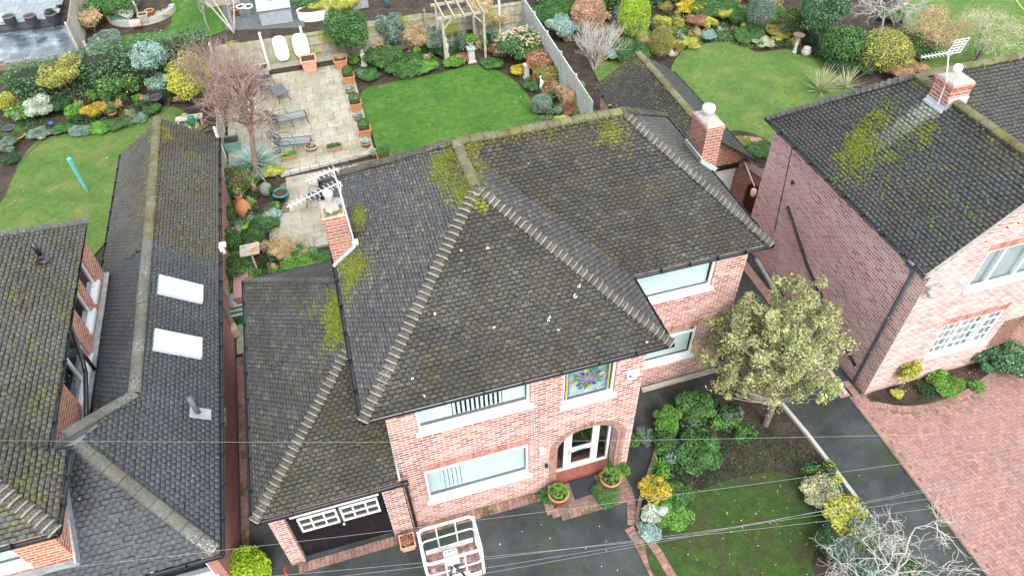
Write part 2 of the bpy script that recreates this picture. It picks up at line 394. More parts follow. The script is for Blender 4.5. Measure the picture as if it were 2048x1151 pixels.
def gutters(parent, lines, r=.058, brackets=True, name='gutter'):
    "half round black gutters with brackets, one for each run of eaves"
    for p0, p1 in lines:
        g = MB()
        p0 = np.array(p0, float); p1 = np.array(p1, float); L = np.linalg.norm(p1-p0); t = (p1-p0)/L; nn = np.array([t[1], -t[0], 0]); N = 7
        vs = []
        for q in (p0, p1):
            for R in (r, r*.82):
                for j in range(N):
                    th = math.pi*(1+j/(N-1)); vs.append(q+nn*math.cos(th)*R+np.array([0,0,1])*math.sin(th)*R)
        g.add(vs, [(j, 2*N+j, 2*N+j+1, j+1) for j in range(N-1)]+[(N+j, N+j+1, 3*N+j+1, 3*N+j) for j in range(N-1)]+[(0, N, 3*N, 2*N), (N-1, 3*N-1, 4*N-1, 2*N-1)])
        for q, s_ in ((p0, 1), (p1, -1)): g.tube([q+t*.0*s_, q+t*.02*s_], [r*1.02]*2, 8)
        if brackets:
            for i in range(1, int(L/.95)+1):
                c = p0+t*i*L/(int(L/.95)+1); g.tube([c-t*.018, c+t*.018], [r*1.16]*2, 8)
        obj(name, g, M['black'], parent)
def mossy(mb, m, parent, name='moss'):
    o = obj(name, mb, M[m], parent); o['kind'] = 'stuff'; return o
def put_hips(parent, lines, spacing=.15, r=.105, seed=0, m='hip'):
    "each hip is a part of the roof with its mortar bedding"
    for i, ln in enumerate(lines):
        a, b = bonnets([ln], spacing, r, seed+i); h = obj('hip_tiles', a, M[m], parent); obj('mortar', b, M['mortar'], h)
def put_ridges(parent, lines, ln, r, seed, m, flat=.75):
    for i, l in enumerate(lines): obj('ridge_tiles', ridge_tiles([l], ln, r, seed+i, flat), M[m], parent)
def moss_clumps(spots, seed=0, rmin=.02, rmax=.05):
    rmin, rmax = min(rmin, .016), min(rmax, .032); spots = [(f_, int(c_*1.9)) for f_, c_ in spots]
    "spots: list of (fn giving a point, count)"
    a = MB(); rnd = random.Random(seed)
    for fn, cnt in spots:
        for _ in range(cnt):
            p = fn(rnd); r = rnd.uniform(rmin, rmax); a.ico(p, (r*rnd.uniform(.8,1.5), r*rnd.uniform(.8,1.5), r*.55), 1, .25, rnd)
    return a
def seg(p0, p1, sp=.1, dz=.03):
    p0 = np.array(p0, float); p1 = np.array(p1, float)
    def fn(r):
        k = r.random(); q = p0+(p1-p0)*k; return (q[0]+r.gauss(0, sp), q[1]+r.gauss(0, sp), q[2]+dz-abs(r.gauss(0, sp))*.5)
    return fn
def on_plane(poly, c, rad):
    P = np.array(poly, float); n = np.cross(P[1]-P[0], P[2]-P[0]); n /= np.linalg.norm(n)
    def fn(r):
        x = c[0]+r.gauss(0, rad[0]); y = c[1]+r.gauss(0, rad[1]); z = P[0][2]-((x-P[0][0])*n[0]+(y-P[0][1])*n[1])/n[2]; return (x, y, z+.022)
    return fn
def wall(mb, o, u, n, W, z0, z1, ops=(), rev=.11):
    "brick skin with rectangular openings (u0, u1, z0, z1) and their reveals"
    o = np.array(o, float); u = np.array(u, float); n = np.array(n, float); Z = np.array([0,0,1.0])
    us = sorted({0.0, W, *[q for p in ops for q in p[:2]]}); zs = [z for z in sorted({z0, z1, *[q for p in ops for q in p[2:4]]}) if z <= z1+1e-6]
    flip = np.cross(u, Z)@n < 0
    def q4(a, b, c, d): mb.add([a, b, c, d], [(3,2,1,0) if flip else (0,1,2,3)])
    for i in range(len(us)-1):
        for j in range(len(zs)-1):
            uc, zc = (us[i]+us[i+1])/2, (zs[j]+zs[j+1])/2
            if any(p[0] < uc < p[1] and p[2] < zc < p[3] for p in ops): continue
            q4(o+u*us[i]+Z*zs[j], o+u*us[i+1]+Z*zs[j], o+u*us[i+1]+Z*zs[j+1], o+u*us[i]+Z*zs[j+1])
    for p in ops:
        if len(p) > 4: continue
        A = [o+u*a+Z*c for a, c in ((p[0],p[2]),(p[1],p[2]),(p[1],p[3]),(p[0],p[3]))]
        for i in range(4):
            a, b = A[i], A[(i+1)%4]; q4(a, b, b-n*rev, a-n*rev)
def window(parent, o, u, n, u0, u1, z0, z1, splits=(), transom=None, blind=None, rec=.06, sill=True, bars=None, fw=.06, dark=False, lab=None):
    "white frame with panes; splits are fractions for mullions, transom a fraction of the height, bars (nx, nz) glazing bars"
    f = MB(); d0, d1 = -rec-.06, -rec
    def fb(a, b, c, d, dd0=d0, dd1=d1): f.obox(o, u, n, a, b, dd0, dd1, c, d)
    fb(u0, u0+fw, z0, z1); fb(u1-fw, u1, z0, z1); fb(u0+fw, u1-fw, z0, z0+fw); fb(u0+fw, u1-fw, z1-fw, z1)
    W, Hh = u1-u0, z1-z0; top = z1-fw
    if transom: zt = z0+Hh*transom; fb(u0+fw, u1-fw, zt-.03, zt+.03); top = zt-.03
    for s in splits: fb(u0+W*s-.035, u0+W*s+.035, z0+fw, z1-fw, d0-.004, d1+.004)
    if bars:
        nx, nz = bars
        for i in range(1, nx): fb(u0+W*i/nx-.011, u0+W*i/nx+.011, z0+fw, z1-fw, d0+.012, d1-.008)
        for j in range(1, nz): fb(u0+fw, u1-fw, z0+Hh*j/nz-.011, z0+Hh*j/nz+.011, d0+.014, d1-.010)
    win = obj('window', f, M['white'], parent)
    if lab: win['label'] = lab
    g = MB(); g.sheet(o, u, n, u0+fw*.6, u1-fw*.6, d0+.024, z0+fw*.6, z1-fw*.6)
    obj('pane', g, M['glassd' if dark else 'glass'], win)
    bx = MB(); bx.obox(o, u, n, u0-.05, u1+.05, -1.6, -1.58, z0-.4, z1+.1); bx.obox(o, u, n, u0-.05, u1+.05, -1.58, d0-.12, z0-.45, z0-.4)
    obj('room', bx, M['dark'], win)
    if sill:
        s = MB(); s.obox(o, u, n, u0-.07, u1+.07, -rec+.002, .07, z0-.09, z0+.012); obj('sill', s, M['white'], win)
    if blind:
        b = MB(); k = int(W/.11); kind = blind; rnd = random.Random(int(u0*97+z0*31))
        if kind.startswith('net'): b.obox(o, u, n, u0+fw, u1-fw, d0-.10, d0-.09, z0+.03, z1-.03)
        else:
            for i in range(k):
                c = u0+fw+(i+.5)*(W-2*fw)/k; frac = i/k; hw = .058
                if kind == 'open' and .28 < frac < .74: hw = .030
                if kind == 'part' and .10 < frac < .34: hw = .046
                b.obox(o, u, n, c-hw, c+hw, d0-.10-.002*(i%2)-.0, d0-.094-.002*(i%2), z0+.05, z1-.04 if kind != 'part' else z1-.16)
        obj('blind', b, M['net_grey' if kind == 'net_grey' else 'blind'], win)
    return win
def lintel(parent, o, u, n, u0, u1, z, h=.23):
    b = MB(); k = round((u1-u0)/.08); st = (u1-u0)/k
    for i in range(k): b.obox(o, u, n, u0+i*st+.006, u0+(i+1)*st-.006, .0, .008, z, z+h)
    return obj('lintel', b, M['soldierblock'], parent)
M['soldierblock'] = island('soldier_bricks', [(.32,.13,.105),(.42,.20,.16),(.50,.28,.23),(.37,.16,.13),(.45,.24,.19)], .85, .2)
M['voussoir'] = island('arch_bricks', [(.22,.12,.10),(.33,.17,.13),(.28,.2,.17),(.38,.2,.16),(.30,.24,.20)], .9, .2)
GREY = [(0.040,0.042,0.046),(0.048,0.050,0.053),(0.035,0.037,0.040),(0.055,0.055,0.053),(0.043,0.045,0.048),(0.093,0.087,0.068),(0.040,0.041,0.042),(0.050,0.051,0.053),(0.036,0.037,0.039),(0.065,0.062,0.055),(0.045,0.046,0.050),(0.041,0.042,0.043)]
SHEEN_GREY = [tuple(c*1.8 for c in q) for q in GREY]; SHEEN_MIDG = [tuple(c*1.45 for c in q) for q in GREY]  # tile greys lightened for side slopes: grazing sky sheen put into the colour
M['tile_main'] = tilemat('main_roof_tiles', GREY, .51, .65, moss=(.055,.048,.018), brown=.45, patches=[(2.6,14.3,8.0,.95,1.15),(2.6,13.1,8.1,.7,1.1),(2.5,12.5,7.95,.5,1.0),(3.1,13.9,7.8,.45,.9),(2.2,13.6,7.7,.8,.75),(-.45,13.3,5.8,.75,1.0),(-.6,13.7,5.6,.5,1.0),(0,14.95,6.1,.35,1.1),(6.6,14.3,7.8,.7,.75),(5.0,14.5,8.0,.5,.55),(3.6,14.6,8,.6,.5),(-.75,12.6,5.5,.5,.7),(-.1,13.0,6.1,.7,.55)])
M['tile_side'] = tilemat('sheen_side_tiles', SHEEN_GREY, .56, .68, stain=.2, patches=[(2.6,14.3,8.0,.95,1.15),(2.6,13.1,8.1,.7,1.1),(2.5,12.5,7.95,.5,1.0),(3.1,13.9,7.8,.45,.9),(2.2,13.6,7.7,.8,.75),(-.45,13.3,5.8,.75,1.0),(-.6,13.7,5.6,.5,1.0),(0,14.95,6.1,.35,1.1),(6.6,14.3,7.8,.7,.75),(5.0,14.5,8.0,.5,.55),(3.6,14.6,8,.6,.5),(-.75,12.6,5.5,.5,.7),(-.1,13.0,6.1,.7,.55)])  # lighter copy of the main tiles, sky sheen painted in
M['tile_garage'] = tilemat('garage_roof_tiles', GREY, .48, .60, moss=(.050,.062,.014), brown=.5, patches=[(-.95,13.35,4.65,1.0,1.2),(-.75,12.7,4.8,.8,1.1),(-1.5,12.4,4.3,.8,.6),(-1.2,12.7,4.5,.6,.7),(-.9,14.1,4.6,.5,.7),(-1.9,14.0,4.0,.5,.6)])
M['tile_garage_side'] = tilemat('garage_sheen_tiles', SHEEN_MIDG, stain=.25, moss_lo=.53, moss_hi=.64, patches=[(-.95,13.35,4.65,1.0,1.2),(-.75,12.7,4.8,.8,1.1),(-1.5,12.4,4.3,.8,.6),(-1.2,12.7,4.5,.6,.7),(-.9,14.1,4.6,.5,.7),(-1.9,14.0,4.0,.5,.6)])  # garage tiles lightened the same way for painted sheen
M['tile_left'] = tilemat('left_roof_tiles', [(0.077,0.080,0.079),(0.096,0.099,0.095),(0.086,0.090,0.086),(0.109,0.109,0.101),(0.074,0.077,0.075)], .5, .6, moss=(.15,.17,.03), brown=.55, patches=[(-7.6,9.2,5.3,.8,.55),(-9,9.0,5.3,.9,.5)])
M['tile_ext'] = tilemat('extension_slates', [(0.070,0.081,0.093),(0.081,0.091,0.104),(0.065,0.074,0.086),(0.075,0.084,0.096)], .64, .72, lich=.3, brown=.35)
M['tile_ext_old'] = tilemat('old_extension_tiles', [(0.076,0.081,0.086),(0.090,0.094,0.095),(0.083,0.083,0.079),(0.104,0.104,0.098)], .47, .58, moss=(.12,.10,.035), brown=.4, patches=[(-6.35,24.6,4.1,.9,.9),(-6.35,22.5,4.1,.6,.8),(-6.3,20.5,4.05,.5,.7),(-5.4,23.6,3.4,.7,.55)])
M['tile_right'] = tilemat('right_roof_tiles', [(0.058,0.062,0.067),(0.068,0.072,0.076),(0.053,0.056,0.062),(0.078,0.080,0.081),(0.062,0.065,0.070)], .55, .68, moss=(.09,.11,.03), brown=.4, patches=[(14.3,13.85,6.3,.6,.95),(14.8,13.75,6.8,.45,.85),(13.8,13.7,5.9,.55,.95),(13.6,13.3,5.65,.4,.9),(15.0,12.45,7.0,.55,.8),(14.4,12.6,6.4,.5,.75),(14.0,12.9,6.0,.4,.7),(15.7,13.9,7.7,.7,.6),(15.75,11.0,7.6,.6,.55),(15.75,10,7.6,.5,.45)], wash=[(15.6,13.05,7.5,13.3,13.45,5.35,.38)])
M['tile_out'] = tilemat('outbuilding_tiles', GREY, .56, .68, moss=(.10,.10,.03), patches=[(12.65,24.6,3.6,.8,.8),(12.7,22.8,3.6,.6,.8),(12.7,21.2,3.5,.5,.7),(12.3,20.2,3.4,.5,.55),(11.6,24.9,2.9,.7,.55)])
M['hip'] = tilemat('bonnet_tiles', [(0.053,0.051,0.047),(0.074,0.071,0.062),(0.062,0.059,0.053),(0.087,0.084,0.074),(0.046,0.045,0.042)], .54, .68, moss=(.13,.12,.04), brown=.35, lich=.6, pale=(.36,.34,.29))
M['ridge_moss'] = tilemat('mossy_ridge_tiles', [(0.128,0.124,0.083),(0.165,0.158,0.105),(0.105,0.105,0.064),(0.188,0.180,0.128)], .40, .60, moss=(.13,.14,.028), brown=.58, lich=.6, pale=(.38,.36,.3))
M['ridge_grey'] = tilemat('grey_ridge_tiles', [(0.094,0.098,0.086),(0.112,0.116,0.101),(0.083,0.086,0.075)], .52, .66, moss=(.13,.12,.05), brown=.4, lich=.8, pale=(.42,.41,.35))
M['mortar'] = basic('hip_mortar', (.34,.33,.28), (.20,.19,.15), 7, .95)
M['moss'] = island('cushion_moss', [(.07,.10,.012),(.12,.17,.018),(.16,.21,.025),(.11,.11,.02),(.14,.18,.02)], .95, .1, .35, 30)
M['moss_olive'] = island('olive_moss', [(.10,.105,.03),(.14,.145,.04),(.08,.085,.025),(.165,.165,.055)], .95, .1, .35, 30)
X_, Y_, nF = (1,0,0), (0,1,0), (0,-1,0)

# ---------------------------------------------------------------- the main house
H = thing('brick_house', 'detached red brick house in the middle, mossy hipped tile roof and arched front door', 'house', (2.6,9.15,0))
zE = 5.45
FL,FR,WL,WR,BR_,BL = [(-.88,9.03,zE),(6.2,9.03,zE),(6.2,11.33,zE),(10.13,11.33,zE),(10.13,17.8,zE),(-.88,17.8,zE)]
A,B,C_ = (2.66,12.65,8.08),(2.66,14.6,8.08),(7.02,14.6,8.08)
planes = [[FL,FR,A],[FL,A,B,BL],[FR,WL,B,A],[WL,WR,C_,B],[WR,BR_,C_],[BR_,BL,B,C_]]
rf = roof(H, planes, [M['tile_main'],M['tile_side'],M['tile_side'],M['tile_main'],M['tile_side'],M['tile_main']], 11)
hips = [(FL,A),(FR,A),(WR,C_),(BL,B),(BR_,C_)]
put_hips(rf, hips, seed=3)
put_ridges(rf, [(A,B),(B,C_)], .33, .125, 5, 'ridge_moss')
mp = [(seg(A,B,.17,.05),330),(seg(B,C_,.12,.05),330),(seg(FL,A,.07,.03),130),(seg(BL,B,.06,.05),160),(on_plane(planes[1],(2.35,13.9),(.22,.55)),110),(on_plane(planes[1],(-.45,13.4),(.2,.3)),170),(on_plane(planes[1],(-.05,14.95),(.10,.22)),90),(on_plane(planes[3],(6.75,14.15),(.3,.25)),120),(on_plane(planes[3],(4.5,14.4),(1.2,.1)),90),(seg(WL,B,.05,.02),110)]
mossy(moss_clumps(mp, 4, .018, .045), 'moss_olive', rf)
mossy(moss_clumps([(on_plane(planes[1],(-.05,14.95),(.08,.2)),110),(on_plane(planes[1],(-.5,13.45),(.15,.28)),120),(on_plane(planes[1],(2.2,14.2),(.22,.3)),160),(on_plane(planes[1],(2.35,12.9),(.15,.3)),90)], 9, .02, .04), 'moss', rf, 'green_moss')
# gulls' droppings and pale lichen rings on the front slope
rg_ = MB(); rnd = random.Random(8)
for (px, py) in ((825,757),(848,791),(1116,659),(1150,592),(1157,572),(1098,634),(1096,641),(1293,683),(922,501),(975,497),(870,627),(988,655)):
    zz = 5.5
    for _ in range(40):
        p = G(px, py, zz); zz = zz*.5+.5*(zE+.76*(p[1]-9.03))
    n3 = np.array([0,-.605,.796]); R0 = rnd.uniform(.025,.045); k0 = rnd.uniform(0,6)
    vs = []
    for R in (R0, R0*.6):
        for j in range(9):
            th = k0+j*.62; vs.append(np.array(p)+n3*.045+np.array([math.cos(th)*R, math.sin(th)*R*.8, math.sin(th)*R*.6]))
    rg_.add(vs, [(j, j+1, 10+j, 9+j) for j in range(8)])
obj('lichen', rg_, M['whitepaint'], rf)['kind'] = 'stuff'
zg = zE-.04
gutters(rf, [((-.94,9.0,zg),(6.26,9.0,zg)),((6.24,11.28,zg),(10.19,11.28,zg)),((10.19,11.28,zg),(10.19,17.86,zg)),((6.24,9.02,zg),(6.24,11.26,zg)),((-.94,17.86,zg),(-.94,9.02,zg)),((10.19,17.84,zg),(-.94,17.84,zg))])
so_ = MB(); so_.prism([(-.82,9.1),(6.13,9.1),(6.13,11.4),(10.06,11.4),(10.06,17.74),(-.82,17.74)], zE-.2, zE-.06); obj('soffit', so_, M['white'], rf)
# walls
wl = MB(); oF = (-.45,9.15,0)
opsF = [(.66,3.30,4.30,5.2),(4.10,5.42,3.86,5.2),(.57,3.26,1.14,2.62)]
cx, ar, spr, rise = 4.87, .84, 1.90, .74            # arched porch, measured from the left end of the wall
opsF.append((cx-ar, cx+ar, 0.0, spr+rise, 'arch'))
wall(wl, oF, X_, nF, 6.13, 0, 5.27, opsF)
arc = [(cx+ar*math.cos(t), spr+rise*math.sin(t)) for t in np.linspace(0, math.pi, 25)]
for i in range(24):
    (a, za), (b, zb) = arc[i], arc[i+1]; zt = spr+rise
    wl.add([(oF[0]+b,9.15,zb),(oF[0]+a,9.15,za),(oF[0]+a,9.15,zt),(oF[0]+b,9.15,zt)], [(0,1,2,3)])
path = [(cx+ar, 0.0)]+arc+[(cx-ar, 0.0)]
for i in range(len(path)-1):
    (a, za), (b, zb) = path[i], path[i+1]
    wl.add([(oF[0]+a,9.15,za),(oF[0]+b,9.15,zb),(oF[0]+b,9.5,zb),(oF[0]+a,9.5,za)], [(0,1,2,3)])
wall(wl, (5.68,9.15,0), Y_, (1,0,0), 2.45, 0, 5.27)
opsW = [(.85,3.15,3.98,5.2),(.95,3.07,1.08,2.42)]
wall(wl, (5.68,11.6,0), X_, nF, 4.07, 0, 5.27, opsW)
wall(wl, (9.75,11.6,0), Y_, (1,0,0), 5.9, 0, 5.27)
wall(wl, (-.45,9.15,0), Y_, (-1,0,0), 8.35, 0, 5.27)
wall(wl, (-.45,17.5,0), X_, (0,1,0), 10.2, 0, 5.27)
hw = obj('wall', wl, M['brick'], H)
window(H, oF, X_, nF, *opsF[0], splits=(), blind='open', lab='wide bedroom window with half open vertical blinds')
window(H, oF, X_, nF, *opsF[2], splits=(), transom=.86, blind='part')
lintel(hw, oF, X_, nF, .5, 3.33, 2.625)
window(H, (5.68,11.6,0), X_, nF, *opsW[0], splits=(), blind='net')
window(H, (5.68,11.6,0), X_, nF, *opsW[1], transom=.78, blind='net')
lintel(hw, (5.68,11.6,0), X_, nF, .9, 3.12, 2.425)
# stained glass stair window
sw = window(H, oF, X_, nF, *opsF[1], dark=False, lab='square window with a colourful leaded flower and striped side borders')
bk = MB(); bk.obox(oF, X_, nF, 4.16, 5.36, -.2, -.19, 3.9, 5.2); obj('net', bk, basic('misty_glass', (.16,.24,.24), (.62,.72,.70), 1.6, .4), sw)
def flat(col): return basic('glass_colour', col, tuple(c*.8 for c in col), 9, .25, spec=.5)
lead_ = MB(); cols = {'red': MB(), 'blue': MB(), 'green': MB(), 'yellow': MB(), 'pink': MB()}
sc0 = (4.76, 4.60)
def sq(mb, pts, d=-.085):
    k = len(pts); mb.add([(oF[0]+a, 9.15-d-.0, b) for a, b in pts], [tuple(range(k))])
for k in range(8):
    th = 2*math.pi*k/8+.2; a, b = math.cos(th), math.sin(th)
    def pp(r, t): return (sc0[0]+r*math.cos(t), sc0[1]+r*math.sin(t))
    sq(cols['red' if k%2 else 'blue'], [pp(.02,th), pp(.15,th-.25), pp(.27,th), pp(.15,th+.25)])
    sq(cols['green' if k%2 else 'blue'], [pp(.20,th+.39-.18), pp(.33,th+.39-.13), pp(.36,th+.39+.13), pp(.20,th+.39+.18)], -.088)
    sq(cols['green' if k%2 else 'yellow'], [pp(.29,th-.16), pp(.42,th-.05), pp(.40,th+.14), pp(.29,th+.16)], -.089)
    if k in (5, 7): sq(cols['pink'], [pp(.36,th+.39+q) if i%2 else pp(.48,th+.39+q) for i, q in enumerate((-.12,-.06,.06,.12))], -.086)
for x0 in (4.18, 5.24):
    sq(cols['yellow'], [(x0+.025,3.98),(x0+.065,3.98),(x0+.065,5.15),(x0+.025,5.15)])
    for xx in (x0, x0+.085): sq(cols['blue'], [(xx,3.94),(xx+.018,3.94),(xx+.018,5.18),(xx,5.18)], -.088)
for zz in (3.95, 4.02): sq(cols['blue'], [(4.28,zz),(5.24,zz),(5.24,zz+.014),(4.28,zz+.014)], -.09)
allg = MB(); idx = []; gm_ = []
for nme, c in (('red',(.35,.015,.03)),('blue',(.03,.04,.30)),('green',(.02,.20,.09)),('yellow',(.50,.42,.03)),('pink',(.75,.30,.33))):
    gm_.append(flat(c)); allg.add(cols[nme].v, cols[nme].f); idx += [len(gm_)-1]*len(cols[nme].f)
lg = obj('leaded_glass', allg, gm_[0], sw)
for m_ in gm_[1:]: lg.data.materials.append(m_)
lg.data.polygons.foreach_set('material_index', idx)
for k in range(8):
    th = 2*math.pi*k/8+.2
    for dt in (-.2, .2):
        p, q = (sc0[0]+.03*math.cos(th), sc0[1]+.03*math.sin(th)), (sc0[0]+.42*math.cos(th+dt), sc0[1]+.42*math.sin(th+dt))
        lead_.beam((oF[0]+p[0],9.15+.08,p[1]), (oF[0]+q[0],9.15+.08,q[1]), .006, .006)
obj('lead_strip', lead_, M['lead'], sw)
# arched porch: ring of bricks, door with side lights
vo = MB()
for R0, R1, dd in ((1.0, 1.125, .012), (1.13, 1.25, .03)):
    k = 34
    pth = [(cx+ar*R0, 0.05+i*.1, ar*(R1-R0), 0) for i in range(18)]
    for i in range(k):
        t0, t1 = math.pi*i/k+.012, math.pi*(i+1)/k-.012
        q = [(cx+ar*r*math.cos(t), spr+rise*r*math.sin(t)) for r, t in ((R0,t0),(R1,t0),(R1,t1),(R0,t1))]
        vs = [(oF[0]+a, 9.15-d, z) for d in (dd, -.02) for a, z in q]
        vo.add(vs, [(0,1,2,3),(4,7,6,5),(0,4,5,1),(1,5,6,2),(2,6,7,3),(3,7,4,0)])
    for s in (-1, 1):
        for i in range(25):
            z0 = .02+i*.075; x0 = cx+s*ar*R0; x1 = cx+s*ar*R1
            vo.obox(oF, X_, nF, min(x0,x1), max(x0,x1), -.02, dd-.003*(i%2), z0+.005, z0+.072)
obj('arch', vo, M['voussoir'], hw)
dr = MB(); oD = (-.45,9.49,0); dw = .80
yb = lambda a, b, c, d, e0=-.03, e1=.03: dr.obox(oD, X_, nF, a, b, e0, e1, c, d)
for (a, b) in ((cx-dw, cx-dw+.07), (cx-.53, cx-.43), (cx+.36, cx+.46), (cx+dw-.07, cx+dw)): yb(a, b, .22, 1.95)
yb(cx-dw+.07, cx+dw-.07, .22, .30, -.028, .028)
k = 20
for i in range(k):
    t0, t1 = math.pi*i/k, math.pi*(i+1)/k
    q = [(cx+dw*r*math.cos(t), 1.93+.68*r*math.sin(t)) for r, t in ((.90,t0),(1.02,t0),(1.02,t1),(.90,t1))]
    vs = [(oD[0]+a, 9.49-d, z) for d in (.03, -.03) for a, z in q]; dr.add(vs, [(0,1,2,3),(4,7,6,5),(0,4,5,1),(2,6,7,3)])
for a in (cx-.53, cx+.36): yb(a, a+.10, 1.951, 1.93+.68*.80, -.029, .029)
yb(cx-.43, cx+.36, 2.22, 2.31, -.027, .027)
df = obj('door_frame', dr, M['white'], H)
dd = MB(); bx_ = lambda a, b, c, d: dd.obox(oD, X_, nF, a, b, -.02, .045, c, d)
bx_(cx-.425, cx-.32, .305, 2.215); bx_(cx+.26, cx+.355, .305, 2.215); bx_(cx-.32, cx+.26, .305, .45); bx_(cx-.32, cx+.26, 1.12, 1.24); bx_(cx-.32, cx+.26, 2.11, 2.215)
do = obj('door', dd, M['white'], H)
hd = MB(); hd.obox(oD, X_, nF, cx-.40, cx-.36, .045, .07, 1.02, 1.24); hd.obox(oD, X_, nF, cx-.395, cx-.25, .07, .085, 1.15, 1.17); hd.obox(oD, X_, nF, cx-.14, cx+.10, .045, .06, 1.15, 1.21); obj('handle', hd, M['lead'], do)
gl = MB(); gl.sheet(oD, X_, nF, cx-.33, cx+.27, .006, .44, 2.12); obj('pane', gl, M['glassd'], do)
g2 = MB()
for a, b in ((cx-dw+.06, cx-.52), (cx+.45, cx+dw-.06)): g2.sheet(oD, X_, nF, a, b, -.004, .29, 2.3)
g2.sheet(oD, X_, nF, cx-.43, cx+.36, -.006, 2.3, 2.6); obj('pane', g2, M['glassd'], df)
bd = MB(); bd.obox(oD, X_, nF, cx-1, cx+1, -1.2, -1.18, 0, 2.9); bd.obox(oD, X_, nF, cx-1.0, cx+1.0, -1.18, -.1, .2, .3); obj('hall', bd, M['dark'], df)
st = MB(); st.obox(oD, X_, nF, cx-ar+.005, cx+ar-.005, .03, .30, 0.0, .21); obj('doorstep', st, basic('red_tile', (.27,.085,.065), (.20,.07,.055), 8, .6), H)
# chimneys
def chimney(parent, x0, x1, y0, y1, z0, z1, pot=None, cap=True, lead=None):
    b = MB(); b.box(((x0+x1)/2,(y0+y1)/2,(z0+z1-.16)/2), (x1-x0, y1-y0, z1-.16-z0)); b.box(((x0+x1)/2,(y0+y1)/2,z1-.1), (x1-x0+.05, y1-y0+.05, .12))
    c = obj('chimney', b, M['chim'], parent)
    f = MB(); f.lathe([((x1-x0)*.72, z1-.04),((x1-x0)*.66, z1+.01),((x1-x0)*.30, z1+.08),(.02, z1+.1)], ((x0+x1)/2,(y0+y1)/2,0), 4, True)
    vs = [(px_, (y0+y1)/2+(py_-(y0+y1)/2)*((y1-y0)/(x1-x0)), pz_) for px_, py_, pz_ in f.v]; f.v = vs
    obj('flaunching', f, M['cement'], c)
    return c
c1 = chimney(H, -.93, -.35, 14.1, 14.85, 3.9, 6.92)
p = MB(); p.lathe([(.10,0),(.11,.24),(.125,.25),(.125,.30),(.10,.31),(.0,.32)], (-.66,14.66,6.96), 14); obj('chimney_pot', p, M['white'], c1, True)
l = MB(); l.beam((-.95,14.02,5.42),(-.30,14.02,5.95),.10,.05); l.box((-.28,14.1,5.98),(.16,.16,.1)); obj('flashing', l, M['greenlead'], c1)
mm = moss_clumps([(lambda r: (r.uniform(-.85,-.42), r.uniform(14.12,14.5), 6.97), 60)], 2, .03, .055); obj('moss', mm, M['moss_olive'], c1)
c2 = chimney(H, 9.83, 10.36, 14.8, 15.68, 0, 6.9)
p = MB(); p.lathe([(.15,0),(.15,.10),(.19,.12),(.19,.22),(.17,.26),(.0,.27)], (10.1,15.35,6.96), 18); obj('chimney_pot', p, M['white'], c2, True)
l = MB(); l.beam((9.80,14.72,5.78),(9.80,15.76,5.78),.04,.30); l.beam((9.78,14.77,5.80),(10.38,14.77,5.36),.04,.14); obj('flashing', l, M['greenlead'], c2)

# garage, attached to the left
Gz, gk = 2.75, .65
gF, gB, gX, gT = 8.98, 17.2, -3.86, -.45
top = Gz+(gT-gX)*gk
gp = [[(gX,gF,Gz),(gT,gF,Gz),(gT,gF+gT-gX,top)],[(gX,gB,Gz),(gX,gF,Gz),(gT,gF+gT-gX,top),(gT,gB-gT+gX,top)],[(gT,gB,Gz),(gX,gB,Gz),(gT,gB-gT+gX,top)]]
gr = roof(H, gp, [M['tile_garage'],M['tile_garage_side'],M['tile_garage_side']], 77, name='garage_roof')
put_hips(gr, [(gp[0][0], gp[0][2])], seed=6)
obj('ridge_tiles', ridge_tiles([(gp[2][1], gp[2][2])], .15, .10, 7), M['hip'], gr)
mossy(moss_clumps([(on_plane(gp[1],(-.95,13.15),(.27,.48)),800),(on_plane(gp[1],(-1.1,12.6),(.3,.3)),90)], 14, .02, .042), 'moss', gr)
fl_ = MB(); fl_.beam((gT-.02,gF,Gz+.05),(gT-.02,gF+gT-gX,top+.05),.05,.16); obj('flashing', fl_, M['lead'], gr)
gutters(gr, [((gX-.06,gB,Gz-.04),(gX-.06,gF-.05,Gz-.04)),((gX-.06,gF-.06,Gz-.04),(gT+.12,gF-.06,Gz-.04)),((gT,gB+.05,Gz-.04),(gX-.06,gB+.05,Gz-.04))])
gw = MB(); gy = 9.05
wall(gw, (-3.66,gy,0), X_, nF, 3.2, 0, Gz-.08, [(.36,2.70,0.0,2.5)], rev=.14)
wall(gw, (-3.66,gy,0), Y_, (-1,0,0), 8.0, 0, Gz-.08); wall(gw, (-3.66,17.05,0), X_, (0,1,0), 3.2, 0, Gz-.08)
obj('garage_wall', gw, M['brick'], H)
gd = MB(); oG = (-3.66,gy,0)
gd.obox(oG, X_, nF, .36, 2.70, -.30, -.14, 0.02, 2.5)
for i in range(12): gd.obox(oG, X_, nF, .47+i*.185, .47+i*.185+.172, -.139, -.128, .06, 1.24)
gdo = obj('garage_door', gd, M['blackdoor'], H)
gf = MB()
for u0 in (.58, 1.60):
    u1 = u0+.94; zb, zt = 1.32, 1.98
    for (a, b, c, d) in ((u0,u1,zb,zb+.05),(u0,u1,zt-.05,zt),(u0,u0+.045,zb+.05,zt-.05),(u1-.045,u1,zb+.05,zt-.05),(u0+.045,u1-.045,(zb+zt)/2-.02,(zb+zt)/2+.02)): gf.obox(oG, X_, nF, a, b, -.138, -.10, c, d)
    for i in (1, 2): gf.obox(oG, X_, nF, u0+(u1-u0)*i/3-.02, u0+(u1-u0)*i/3+.02, -.138, -.102, zb+.051, zt-.051)
for (a, b, c, d) in ((.46,2.60,2.14,2.22),(.46,2.60,2.44,2.49),(.46,.5,2.22,2.44),(2.56,2.6,2.22,2.44),(1.51,1.55,2.22,2.44)): gf.obox(oG, X_, nF, a, b, -.138, -.08, c, d)
obj('glazing_bars', gf, M['whitepaint'], gdo)
